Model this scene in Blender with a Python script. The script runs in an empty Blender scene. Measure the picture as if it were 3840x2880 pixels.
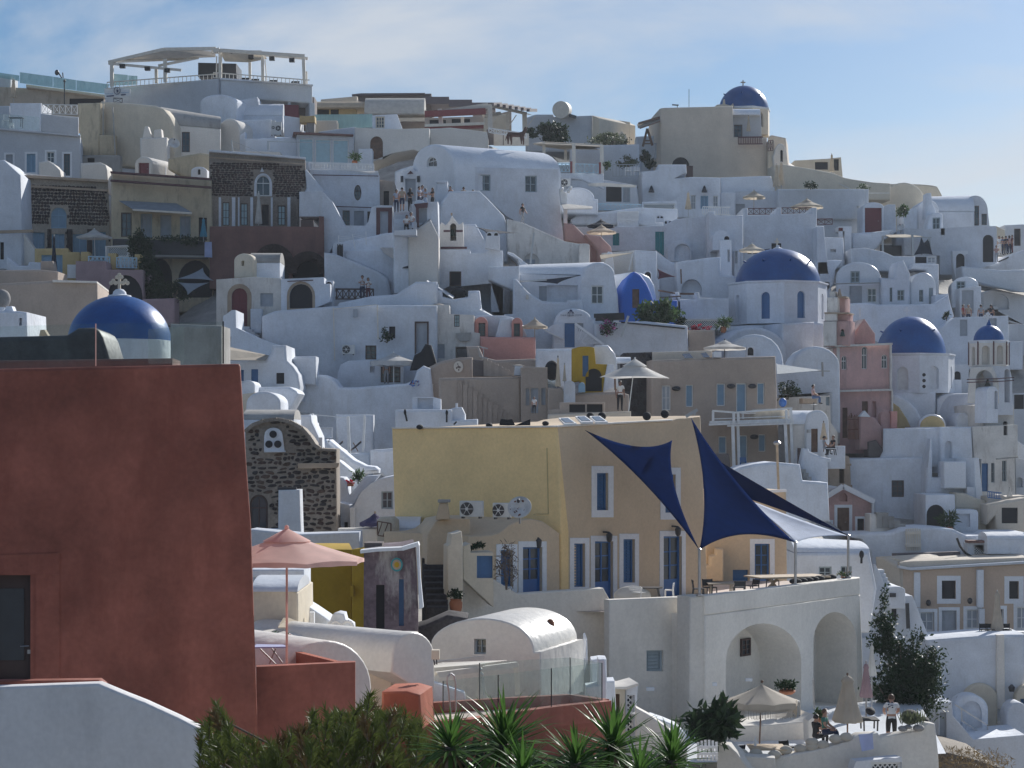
import bpy, bmesh, math, random
from mathutils import Vector, Matrix
from mathutils.geometry import tessellate_polygon
R=math.radians; rnd=random.Random(7)
sc=bpy.context.scene; COL=sc.collection
# ---------------------------------------------------------------- camera
F=7700.; HX=1920.; HY=1630.          # focal length and horizon of the 3840x2880 frame
cd=bpy.data.cameras.new('camera'); cam=bpy.data.objects.new('camera',cd); COL.objects.link(cam)
cam.location=(0,0,0); cam.rotation_euler=(R(90),0,0)
cd.sensor_width=36; cd.lens=36*F/3840; cd.shift_y=(HY-1440)/3840; cd.clip_start=.5; cd.clip_end=9000
sc.camera=cam
# ---------------------------------------------------------------- light
SUN_EL=R(28); SUN_AZ=R(31)           # azimuth to the right of the view direction (+Y)
sdir=Vector((math.sin(SUN_AZ)*math.cos(SUN_EL),math.cos(SUN_AZ)*math.cos(SUN_EL),math.sin(SUN_EL)))
w=bpy.data.worlds.new('World'); sc.world=w; w.use_nodes=True
nt=w.node_tree; nt.nodes.clear()
N=nt.nodes.new; Lk=nt.links.new
out=N('ShaderNodeOutputWorld'); bg=N('ShaderNodeBackground'); bg.inputs[1].default_value=.068
sky=N('ShaderNodeTexSky'); sky.sky_type='NISHITA'; sky.sun_disc=False
sky.sun_elevation=SUN_EL; sky.sun_rotation=SUN_AZ; sky.altitude=100; sky.air_density=1.0; sky.dust_density=.7; sky.ozone_density=5
tc=N('ShaderNodeTexCoord'); mp=N('ShaderNodeMapping'); mp.inputs['Scale'].default_value=(1.0,1.0,2.6); mp.inputs['Rotation'].default_value=(0,R(22),R(10)); mp.inputs['Location'].default_value=(.16,0,.03)
no=N('ShaderNodeTexNoise'); no.inputs['Scale'].default_value=4.2; no.inputs['Detail'].default_value=7; no.inputs['Roughness'].default_value=.56; no.inputs['Distortion'].default_value=.35
cr=N('ShaderNodeValToRGB'); cr.color_ramp.elements[0].position=.49; cr.color_ramp.elements[1].position=.70
cr.color_ramp.elements[0].color=(.10,.10,.10,1); cr.color_ramp.elements[1].color=(.85,.85,.85,1)
mx=N('ShaderNodeMix'); mx.data_type='RGBA'; mx.inputs['B'].default_value=(8.0,8.5,9.2,1)
hs=N('ShaderNodeHueSaturation'); hs.inputs['Saturation'].default_value=1.25; hs.inputs['Value'].default_value=1.0
Lk(tc.outputs['Generated'],mp.inputs[0]); Lk(mp.outputs[0],no.inputs['Vector']); Lk(no.outputs['Fac'],cr.inputs[0])
Lk(sky.outputs[0],hs.inputs['Color']); Lk(hs.outputs[0],mx.inputs['A']); Lk(cr.outputs[0],mx.inputs['Factor']); Lk(mx.outputs['Result'],bg.inputs[0]); Lk(bg.outputs[0],out.inputs[0])
ld=bpy.data.lights.new('sun','SUN'); ld.energy=5.0; ld.angle=R(.5); ld.color=(1,.97,.92)
lo=bpy.data.objects.new('sun',ld); COL.objects.link(lo); lo.rotation_euler=sdir.to_track_quat('Z','Y').to_euler(); lo.location=(60,120,120)
sc.view_settings.view_transform='Standard'; sc.view_settings.look='None'; sc.view_settings.exposure=0.2; sc.view_settings.gamma=1; sc.view_settings.use_curve_mapping=False
sc.render.engine='CYCLES'
try:
    sc.cycles.use_denoising=True; sc.cycles.max_bounces=6; sc.cycles.diffuse_bounces=3; sc.cycles.transparent_max_bounces=12
    sc.cycles.caustics_reflective=False; sc.cycles.caustics_refractive=False
except Exception: pass
# ---------------------------------------------------------------- materials
M={}
def _base(name):
    m=bpy.data.materials.new(name); m.use_nodes=True; M[name]=m
    return m,m.node_tree,m.node_tree.nodes['Principled BSDF']
def plaster(name,col,var=.10,rough=.8,bump=.25,stain=0.,scol=None,sc1=.55,spec=.3,fine=.05):
    m,t,b=_base(name); n=t.nodes.new; l=t.links.new
    g=n('ShaderNodeNewGeometry')
    a=n('ShaderNodeTexNoise'); a.inputs['Scale'].default_value=sc1; a.inputs['Detail'].default_value=6; a.inputs['Roughness'].default_value=.62
    l(g.outputs['Position'],a.inputs['Vector'])
    r=n('ShaderNodeMapRange'); r.inputs[1].default_value=.28; r.inputs[2].default_value=.72; r.inputs[3].default_value=1-var*1.5; r.inputs[4].default_value=1+var*.7
    l(a.outputs['Fac'],r.inputs[0])
    f=n('ShaderNodeTexNoise'); f.inputs['Scale'].default_value=9; f.inputs['Detail'].default_value=4; l(g.outputs['Position'],f.inputs['Vector'])
    rf=n('ShaderNodeMapRange'); rf.inputs[1].default_value=.3; rf.inputs[2].default_value=.7; rf.inputs[3].default_value=1-fine; rf.inputs[4].default_value=1+fine
    l(f.outputs['Fac'],rf.inputs[0])
    m0=n('ShaderNodeMath'); m0.operation='MULTIPLY'; l(r.outputs[0],m0.inputs[0]); l(rf.outputs[0],m0.inputs[1])
    oi=n('ShaderNodeObjectInfo'); ro=n('ShaderNodeMapRange'); ro.inputs[3].default_value=.88; ro.inputs[4].default_value=1.06; l(oi.outputs['Random'],ro.inputs[0])
    mm=n('ShaderNodeMath'); mm.operation='MULTIPLY'; l(m0.outputs[0],mm.inputs[0]); l(ro.outputs[0],mm.inputs[1])
    vm=n('ShaderNodeVectorMath'); vm.operation='SCALE'; vm.inputs[0].default_value=col; l(mm.outputs[0],vm.inputs['Scale'])
    src=vm.outputs[0]
    if stain>0:
        mp=n('ShaderNodeMapping'); mp.inputs['Scale'].default_value=(1.6,1.6,.42); l(g.outputs['Position'],mp.inputs[0])
        s=n('ShaderNodeTexNoise'); s.inputs['Scale'].default_value=1.1; s.inputs['Detail'].default_value=8; s.inputs['Roughness'].default_value=.7; l(mp.outputs[0],s.inputs['Vector'])
        rs=n('ShaderNodeMapRange'); rs.inputs[1].default_value=.52; rs.inputs[2].default_value=.72; rs.inputs[3].default_value=0; rs.inputs[4].default_value=stain; l(s.outputs['Fac'],rs.inputs[0])
        mx=n('ShaderNodeMix'); mx.data_type='RGBA'; l(rs.outputs[0],mx.inputs['Factor']); l(src,mx.inputs['A'])
        sc_=scol or tuple(c*.45 for c in col); mx.inputs['B'].default_value=(*sc_,1); src=mx.outputs['Result']
    l(src,b.inputs['Base Color']); b.inputs['Roughness'].default_value=rough
    b.inputs['Specular IOR Level'].default_value=spec
    if bump>0:
        bn=n('ShaderNodeTexNoise'); bn.inputs['Scale'].default_value=2.6; bn.inputs['Detail'].default_value=7; l(g.outputs['Position'],bn.inputs['Vector'])
        bp=n('ShaderNodeBump'); bp.inputs['Strength'].default_value=bump; bp.inputs['Distance'].default_value=.10
        l(bn.outputs['Fac'],bp.inputs['Height']); l(bp.outputs[0],b.inputs['Normal'])
    return m
def simple(name,col,rough=.6,metal=0,spec=.5,var=.08,emit=None,alpha=1,trans=0,sub=0):
    m,t,b=_base(name); n=t.nodes.new; l=t.links.new
    g=n('ShaderNodeNewGeometry'); a=n('ShaderNodeTexNoise'); a.inputs['Scale'].default_value=3.5; a.inputs['Detail'].default_value=5
    l(g.outputs['Position'],a.inputs['Vector'])
    r=n('ShaderNodeMapRange'); r.inputs[1].default_value=.3; r.inputs[2].default_value=.7; r.inputs[3].default_value=1-var; r.inputs[4].default_value=1+var; l(a.outputs['Fac'],r.inputs[0])
    vm=n('ShaderNodeVectorMath'); vm.operation='SCALE'; vm.inputs[0].default_value=col; l(r.outputs[0],vm.inputs['Scale']); l(vm.outputs[0],b.inputs['Base Color'])
    b.inputs['Roughness'].default_value=rough; b.inputs['Metallic'].default_value=metal; b.inputs['Specular IOR Level'].default_value=spec
    return m
def cloth(name,col,tr=.35,rough=.8,spec=.15):
    m,t,b=_base(name); n=t.nodes.new; l=t.links.new
    o=t.nodes['Material Output']
    g=n('ShaderNodeNewGeometry'); a=n('ShaderNodeTexNoise'); a.inputs['Scale'].default_value=2.2; a.inputs['Detail'].default_value=5; l(g.outputs['Position'],a.inputs['Vector'])
    r=n('ShaderNodeMapRange'); r.inputs[1].default_value=.3; r.inputs[2].default_value=.7; r.inputs[3].default_value=.88; r.inputs[4].default_value=1.08; l(a.outputs['Fac'],r.inputs[0])
    vm=n('ShaderNodeVectorMath'); vm.operation='SCALE'; vm.inputs[0].default_value=col; l(r.outputs[0],vm.inputs['Scale']); l(vm.outputs[0],b.inputs['Base Color'])
    b.inputs['Roughness'].default_value=rough; b.inputs['Specular IOR Level'].default_value=spec
    ts=n('ShaderNodeBsdfTranslucent'); l(vm.outputs[0],ts.inputs['Color'])
    mx=n('ShaderNodeMixShader'); mx.inputs[0].default_value=tr; l(b.outputs[0],mx.inputs[1]); l(ts.outputs[0],mx.inputs[2]); l(mx.outputs[0],o.inputs['Surface'])
    return m
def glassm(name,col,tr=.75,rough=.03,dirt=.12):
    m,t,b=_base(name); n=t.nodes.new; l=t.links.new; o=t.nodes['Material Output']
    b.inputs['Base Color'].default_value=(*col,1); b.inputs['Roughness'].default_value=rough; b.inputs['Specular IOR Level'].default_value=.6
    tp=n('ShaderNodeBsdfTransparent'); tp.inputs[0].default_value=(.95,.98,.97,1)
    g=n('ShaderNodeNewGeometry'); mp=n('ShaderNodeMapping'); mp.inputs['Scale'].default_value=(2,2,.5); l(g.outputs['Position'],mp.inputs[0])
    a=n('ShaderNodeTexNoise'); a.inputs['Scale'].default_value=2.5; a.inputs['Detail'].default_value=7; l(mp.outputs[0],a.inputs['Vector'])
    r=n('ShaderNodeMapRange'); r.inputs[1].default_value=.35; r.inputs[2].default_value=.75; r.inputs[3].default_value=tr+dirt*.4; r.inputs[4].default_value=tr-dirt; l(a.outputs['Fac'],r.inputs[0])
    mx=n('ShaderNodeMixShader'); l(r.outputs[0],mx.inputs[0]); l(b.outputs[0],mx.inputs[1]); l(tp.outputs[0],mx.inputs[2]); l(mx.outputs[0],o.inputs['Surface'])
    return m
W=(.74,.775,.83)
plaster('white',W,var=.12,stain=.30,scol=(.48,.47,.44),bump=.45); plaster('white_cream',(.78,.735,.66),var=.09,stain=.2,scol=(.52,.48,.41),bump=.4); plaster('vault_cream',(.80,.765,.70),var=.08,rough=.4,spec=.5,bump=.35); plaster('white_neutral',(.70,.69,.69),var=.07,stain=.2); plaster('white_fresh',(.80,.82,.85),var=.05); plaster('white_warm',(.78,.74,.68),var=.07,stain=.14,scol=(.5,.45,.38))
plaster('white_stained',(.74,.71,.66),var=.16,stain=.75,scol=(.30,.25,.20)); plaster('white_gloss',(.77,.80,.84),var=.08,rough=.36,spec=.5,bump=.35)
plaster('grey_white',(.58,.61,.65),var=.07,stain=.15); plaster('cement',(.40,.39,.37),var=.2,stain=.5,scol=(.16,.15,.13)); plaster('cement_dark',(.055,.055,.06),var=.25,rough=.55,bump=.3,fine=.2)
plaster('cream',(.72,.64,.51),var=.09,stain=.2); plaster('cream_old',(.64,.54,.38),var=.14,stain=.75,scol=(.20,.16,.12)); plaster('beige',(.66,.58,.48),var=.08,stain=.12)
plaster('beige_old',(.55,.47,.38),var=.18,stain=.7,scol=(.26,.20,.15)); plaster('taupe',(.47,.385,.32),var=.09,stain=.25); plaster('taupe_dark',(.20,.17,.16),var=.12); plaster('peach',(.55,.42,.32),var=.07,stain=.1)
plaster('yellow',(.92,.67,.33),var=.07,stain=.08,scol=(.5,.36,.17)); plaster('yellow_beige',(.69,.54,.375),var=.07,stain=.08,scol=(.55,.42,.27)); plaster('taupe_deep',(.40,.325,.27),var=.09,stain=.25); plaster('mustard',(.50,.32,.03),var=.12,stain=.3); plaster('ochre',(.60,.45,.22),var=.1,stain=.3)
plaster('red',(.35,.115,.080),var=.32,rough=.7,bump=.4,stain=.6,scol=(.23,.066,.045),sc1=.6,fine=.08); plaster('red_light',(.42,.13,.075),var=.15,rough=.6); plaster('brown_red',(.21,.115,.10),var=.2,stain=.5,scol=(.10,.06,.055))
plaster('pink',(.60,.36,.32),var=.1,stain=.25); plaster('pink_old',(.62,.39,.36),var=.15,stain=.6,scol=(.36,.27,.25)); plaster('salmon',(.68,.33,.28),var=.08); plaster('mauve',(.45,.32,.33),var=.12,stain=.3)
plaster('purple_old',(.20,.15,.17),var=.35,stain=.9,scol=(.52,.49,.46),sc1=1.2,fine=.2)
plaster('blue_paint',(.035,.16,.62),var=.06,rough=.6); plaster('dome_blue',(.006,.082,.29),var=.2,rough=.36,spec=.35,bump=.14,fine=.1)
plaster('mortar',(.30,.26,.22),var=.15,fine=.2); plaster('mortar_light',(.42,.37,.31),var=.15,fine=.2)
for i,c in enumerate([(.045,.036,.036),(.075,.05,.045),(.06,.055,.058),(.11,.075,.06)]): plaster('stone%d'%i,c,var=.3,fine=.3,bump=.6)
plaster('sandstone',(.46,.36,.27),var=.2,stain=.5); plaster('earth',(.16,.13,.10),var=.3,fine=.3); plaster('hill',(.50,.48,.45),var=.25,stain=.4,scol=(.22,.19,.16))
plaster('deck',(.56,.47,.42),var=.1); plaster('terracotta',(.42,.17,.09),var=.12); plaster('rock',(.30,.29,.28),var=.3,bump=.8)
simple('void',(.018,.018,.022),.7); simple('glass_dark',(.045,.06,.075),.12,spec=.8); simple('glass_pale',(.36,.50,.55),.12,spec=.7); simple('glass_blue',(.18,.30,.42),.2)
simple('frame_white',(.72,.73,.72),.5); simple('frame_grey',(.33,.40,.44),.5); simple('frame_brown',(.075,.045,.04),.55); simple('wood',(.17,.095,.06),.6,var=.25); simple('wood_light',(.48,.38,.27),.6,var=.2)
simple('shutter_blue',(.045,.15,.34),.45); simple('door_blue',(.03,.13,.36),.4); simple('paint_lblue',(.22,.38,.52),.5); simple('teal',(.035,.27,.30),.5); simple('door_grey',(.36,.39,.43),.55); simple('door_red',(.15,.02,.03),.5); simple('rail_brown',(.10,.035,.04),.5); simple('rail_blue',(.45,.62,.72),.5)
simple('metal',(.42,.42,.43),.35,metal=.8); simple('metal_dark',(.05,.05,.055),.4,metal=.3); simple('black',(.012,.012,.015),.6); simple('black_cloth',(.015,.016,.02),.85); simple('white_paint',(.80,.80,.79),.45); simple('off_white',(.66,.62,.55),.6); simple('dish',(.55,.55,.54),.5,var=.2); simple('rust',(.16,.06,.03),.8,var=.4); simple('brown_band',(.10,.04,.045),.6)
simple('slate',(.13,.11,.12),.6); simple('red_beam',(.24,.06,.06),.6); simple('bronze',(.06,.09,.07),.4,metal=.6); simple('statue_brown',(.085,.035,.022),.5,var=.3); simple('solar',(.03,.04,.06),.2,spec=.7); simple('ac_white',(.62,.62,.60),.5); simple('navy_ink',(.015,.03,.10),.6); simple('blue_ink',(.05,.18,.55),.5)
cloth('sail_blue',(.004,.015,.068),.03,1.,0.); cloth('canvas_glare',(.48,.54,.66),.3); cloth('canvas_white',(.70,.69,.66),.4); cloth('canvas_cream',(.68,.60,.48),.4); cloth('canvas_pink',(.84,.60,.54),.42); cloth('canvas_beige',(.50,.45,.38),.3); cloth('canvas_blue',(.08,.30,.42),.3); cloth('canvas_dark',(.03,.04,.06),.1); cloth('canvas_grey',(.33,.37,.41),.2); cloth('canvas_mauve',(.42,.30,.32),.25); cloth('canvas_purple',(.10,.09,.17),.15); cloth('canvas_maroon',(.14,.05,.07),.15); cloth('towel_blue',(.50,.56,.80),.2); cloth('cushion',(.58,.53,.45),.05)
glassm('glass_pure',(.3,.36,.36),.96,.03,.04); glassm('glass_clear',(.5,.58,.57),.91,.03,.07); glassm('glass_green',(.30,.48,.50),.42)
simple('water',(.10,.33,.36),.08,spec=.8); simple('stripes',(.6,.6,.62),.8)
simple('skin',(.42,.24,.17),.6); simple('skin_dark',(.26,.14,.10),.6); simple('hair_dark',(.02,.015,.013),.6); simple('hair_brown',(.10,.05,.025),.6)
for nm,c in dict(c_white=(.72,.72,.72),c_black=(.018,.018,.022),c_grey=(.30,.31,.33),c_blue=(.09,.14,.26),c_lblue=(.42,.48,.58),c_red=(.35,.06,.06),c_pink=(.55,.38,.38),c_tan=(.45,.36,.27),c_navy=(.03,.04,.08),c_maroon=(.14,.05,.06),c_green=(.05,.18,.14)).items(): simple(nm,c,.85)
def leafm(name,col,tr=.35,rough=.45):
    m=cloth(name,col,tr,rough); return m
leafm('leaf',(.055,.10,.035)); leafm('leaf_dark',(.030,.055,.024),.2); leafm('leaf_pine',(.12,.15,.04),.4,.45); leafm('leaf_pine_brown',(.16,.11,.05),.25,.6); leafm('leaf_yucca',(.065,.14,.03),.45,.35); leafm('leaf_grey',(.12,.14,.08)); leafm('flower_pink',(.42,.10,.32)); leafm('flower_red',(.45,.03,.06)); leafm('dry_grass',(.22,.16,.08),.2); leafm('leaf_dead',(.10,.07,.035),.2)
simple('bark',(.17,.13,.10),.9,var=.3)
# ---------------------------------------------------------------- tiles: pixel frames the layout was measured in
TX=TY=0.; TS=1.; DO=0.
def t(ox,oy,wd,ow=2212):
    global TX,TY,TS
    TX,TY,TS=ox,oy,wd/ow
def uv(x,y): return ((TX+x*TS-HX)/F,(HY-TY-y*TS)/F)
def P(x,y,Y):
    u,v=uv(x,y); Y=Y+DO; return Vector((u*Y,Y,v*Y))
def mpp(Y): return TS*Y/F            # metres per tile pixel at depth Y
# ---------------------------------------------------------------- mesh builder
class MB:
    def __init__(s): s.v=[]; s.f=[]; s.mi=[]; s.cur=0
    def add(s,vs,fs):
        o=len(s.v); s.v+= [tuple(p) for p in vs]; s.f+=[tuple(i+o for i in f) for f in fs]; s.mi+=[s.cur]*len(fs); return s
    def obox(s,c,ex,ey,ez):
        c=Vector(c); vs=[c+a*ex+b*ey+d*ez for a in(-1,1) for b in(-1,1) for d in(-1,1)]
        return s.add(vs,[(0,1,3,2),(4,6,7,5),(0,4,5,1),(2,3,7,6),(0,2,6,4),(1,5,7,3)])
    def box(s,c,sx,sy,sz): return s.obox(c,Vector((sx/2,0,0)),Vector((0,sy/2,0)),Vector((0,0,sz/2)))
    def tube(s,p,q,r0,r1=None,n=8):
        p,q=Vector(p),Vector(q); r1=r0 if r1 is None else r1; d=(q-p)
        if d.length<1e-6: return s
        d.normalize(); a=d.orthogonal().normalized(); b=d.cross(a); vs=[]
        for c,r in((p,r0),(q,r1)):
            for i in range(n):
                g=2*math.pi*i/n; vs.append(c+a*(r*math.cos(g))+b*(r*math.sin(g)))
        fs=[(i,(i+1)%n,n+(i+1)%n,n+i) for i in range(n)]+[tuple(range(n-1,-1,-1)),tuple(range(n,2*n))]
        return s.add(vs,fs)
    def bar(s,p,q,wd,dp=None):
        p,q=Vector(p),Vector(q); d=q-p; L=d.length
        if L<1e-6: return s
        d/=L; up=Vector((0,1,0)) if abs(d.y)<.9 else Vector((1,0,0))
        a=d.cross(up).normalized(); b=d.cross(a)
        return s.obox((p+q)/2,d*(L/2),a*(wd/2),b*((dp or wd)/2))
    def lathe(s,c,prof,n=24,a0=0,scx=1,scy=1,closed=True):
        c=Vector(c); vs=[]; fs=[]
        for r,z in prof:
            for i in range(n):
                g=a0+2*math.pi*i/n; vs.append(c+Vector((r*math.cos(g)*scx,r*math.sin(g)*scy,z)))
        for k in range(len(prof)-1):
            for i in range(n):
                j=(i+1)%n; fs.append((k*n+i,k*n+j,(k+1)*n+j,(k+1)*n+i))
        if closed: fs.append(tuple(range(n-1,-1,-1))); fs.append(tuple((len(prof)-1)*n+i for i in range(n)))
        return s.add(vs,fs)
    def ball(s,c,rx,ry,rz,n=12,m=8):
        return s.lathe(c,[(max(1e-3,math.sin(math.pi*k/m)),0) for k in range(m+1)],n) if 0 else s._ball(c,rx,ry,rz,n,m)
    def _ball(s,c,rx,ry,rz,n=14,m=10):
        c=Vector(c); vs=[c+Vector((0,0,-rz))]; fs=[]
        for k in range(1,m):
            a=math.pi*k/m-math.pi/2
            for i in range(n):
                g=2*math.pi*i/n; vs.append(c+Vector((rx*math.cos(a)*math.cos(g),ry*math.cos(a)*math.sin(g),rz*math.sin(a))))
        vs.append(c+Vector((0,0,rz))); L=len(vs)-1
        for i in range(n): fs.append((0,1+(i+1)%n,1+i)); fs.append((L,1+(m-2)*n+i,1+(m-2)*n+(i+1)%n))
        for k in range(m-2):
            for i in range(n): a=1+k*n+i; b=1+k*n+(i+1)%n; fs.append((a,b,b+n,a+n))
        return s.add(vs,fs)
    def prism(s,loop,vec):
        loop=[Vector(p) for p in loop]; vec=Vector(vec); n=len(loop)
        tr=tessellate_polygon([loop]); vs=loop+[p+vec for p in loop]
        fs=[tuple(x) for x in tr]+[tuple(reversed([i+n for i in x])) for x in tr]+[(i,(i+1)%n,n+(i+1)%n,n+i) for i in range(n)]
        return s.add(vs,fs)
    def mesh(s,name,mats,ang=35):
        me=bpy.data.meshes.new(name); me.from_pydata(s.v,[],s.f)
        for m_ in (mats if isinstance(mats,(list,tuple)) else [mats]): me.materials.append(M[m_] if isinstance(m_,str) else m_)
        if any(s.mi): me.polygons.foreach_set('material_index',s.mi)
        bm=bmesh.new(); bm.from_mesh(me); bmesh.ops.recalc_face_normals(bm,faces=bm.faces); bm.to_mesh(me); bm.free()
        if ang: me.shade_smooth(); me.set_sharp_from_angle(angle=R(ang))
        me.update(); return me
    def obj(s,name,mats,parent=None,ang=35):
        o=bpy.data.objects.new(name,s.mesh(name,mats,ang)); COL.objects.link(o)
        if parent: o.parent=parent
        return o
ROOTS=[]; CUR=None
def thing(name,label,cat,group=None):
    o=bpy.data.objects.new(name,None); COL.objects.link(o); o['label']=label; o['category']=cat
    if group: o['group']=group
    o.empty_display_size=.2; ROOTS.append(o); return o
def H(name,label,cat='house',group=None):
    global CUR
    CUR=thing(name,label,cat,group); return CUR
def kids(o): return [c for c in o.children]
def finalize():
    ch={}
    for o in bpy.data.objects:
        if o.parent: ch.setdefault(o.parent.name,[]).append(o)
    pts=[]
    def shift(o,b,top):
        if o.type=='MESH' and o.data.users==1 and o.location.length<1e-6: o.data.transform(Matrix.Translation(-b))
        elif top: o.location=o.location-b
        for c in ch.get(o.name,[]): shift(c,b,False)
    for r in ROOTS:
        lo=Vector((1e9,)*3); hi=-lo; st=list(ch.get(r.name,[])); allc=[]
        while st: c=st.pop(); allc.append(c); st+=ch.get(c.name,[])
        for c in allc:
            if c.type!='MESH' or not len(c.data.vertices): continue
            if c.data.users==1 and c.location.length<1e-6:
                for p in c.bound_box:
                    for k in range(3): lo[k]=min(lo[k],p[k]); hi[k]=max(hi[k],p[k])
        if lo[0]>1e8: continue
        b=Vector(((lo[0]+hi[0])/2,(lo[1]+hi[1])/2,lo[2])); r.location=b
        for c in ch.get(r.name,[]): shift(c,b,True)
        pts.append((r,lo,hi))
    return pts
# ---------------------------------------------------------------- vertical planes, walls with real openings
class Pl:
    def __init__(s,P0,yaw): s.p=Vector((P0[0],P0[1],0)); s.e=Vector((math.cos(yaw),math.sin(yaw),0)); s.n=Vector((-math.sin(yaw),math.cos(yaw),0))
    def to2(s,x,y):
        u,v=uv(x,y); d=Vector((u,1,0)); k=s.p.dot(s.n)/d.dot(s.n); q=d*k
        return ((q-s.p).dot(s.e),v*k)
    def to3(s,a,z,d=0.): q=s.p+s.e*a+s.n*d; return Vector((q.x,q.y,z))
def area(l): return sum(l[i][0]*l[(i+1)%len(l)][1]-l[(i+1)%len(l)][0]*l[i][1] for i in range(len(l)))/2
def ccw(l): return l if area(l)>0 else l[::-1]
def clean(l):
    o=[]
    for p in l:
        if not o or (abs(p[0]-o[-1][0])+abs(p[1]-o[-1][1]))>1e-3: o.append(p)
    if len(o)>1 and abs(o[0][0]-o[-1][0])+abs(o[0][1]-o[-1][1])<1e-3: o.pop()
    return o
def inset(l,r):
    n=len(l); o=[]
    for i in range(n):
        a,b,c=Vector(l[i-1]),Vector(l[i]),Vector(l[(i+1)%n])
        d1=(b-a).normalized(); d2=(c-b).normalized(); n1=Vector((-d1.y,d1.x)); n2=Vector((-d2.y,d2.x)); m=n1+n2
        k=m.dot(n1); 
        if k<.25: m=n1; k=1
        q=b+m*(r/k); o.append((q.x,q.y))
    return o
def arc(x0,y0,x1,y1,yt,n=14):
    cx=(x0+x1)/2; o=[]
    for i in range(n+1):
        g=math.pi*i/n; yb=y0+(y1-y0)*i/n; o+=[cx-(x1-x0)/2*math.cos(g),yb+(yt-yb)*math.sin(g)]
    return o
def pts(sp):
    if len(sp)==4: x0,y0,x1,y1=sp; return [(x0,y1),(x0,y0),(x1,y0),(x1,y1)]
    return [(sp[i],sp[i+1]) for i in range(0,len(sp),2)]
ST={ # frame, pane, nx, ny, kind
 'g':('frame_white','glass_dark',2,2,'w'),'h':('frame_grey','glass_dark',2,2,'w'),'k':('frame_brown','glass_dark',2,3,'w'),'K':('frame_brown','glass_pale',2,3,'w'),'x':(None,'void',1,1,'v'),
 'b':('shutter_blue','shutter_blue',2,1,'s'),'B':('door_blue','glass_dark',2,3,'B'),'t':('teal','teal',2,1,'s'),'D':('door_grey','door_grey',1,1,'d'),'r':('door_red','door_red',1,1,'d'),
 'w':('wood','wood',1,1,'d'),'l':('frame_white','frame_white',1,1,'l'),'v':('frame_grey','frame_grey',1,1,'s1'),'n':(None,None,1,1,'n'),'N':(None,None,1,1,'N'),'T':(None,None,1,1,'T'),
 'c':('paint_lblue','glass_blue',2,1,'w'),'p':('frame_white','glass_pale',1,1,'w'),'d':('frame_brown','void',1,1,'w'),'y':('shutter_blue','shutter_blue',1,1,'p'),'z':('cream','glass_dark',3,3,'w'),'e':('frame_grey','door_grey',2,1,'s'),
 'm':('frame_white','glass_blue',1,1,'w'),'q':('frame_white','door_grey',2,2,'w'),'o':(None,'void',1,1,'o')}
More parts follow.
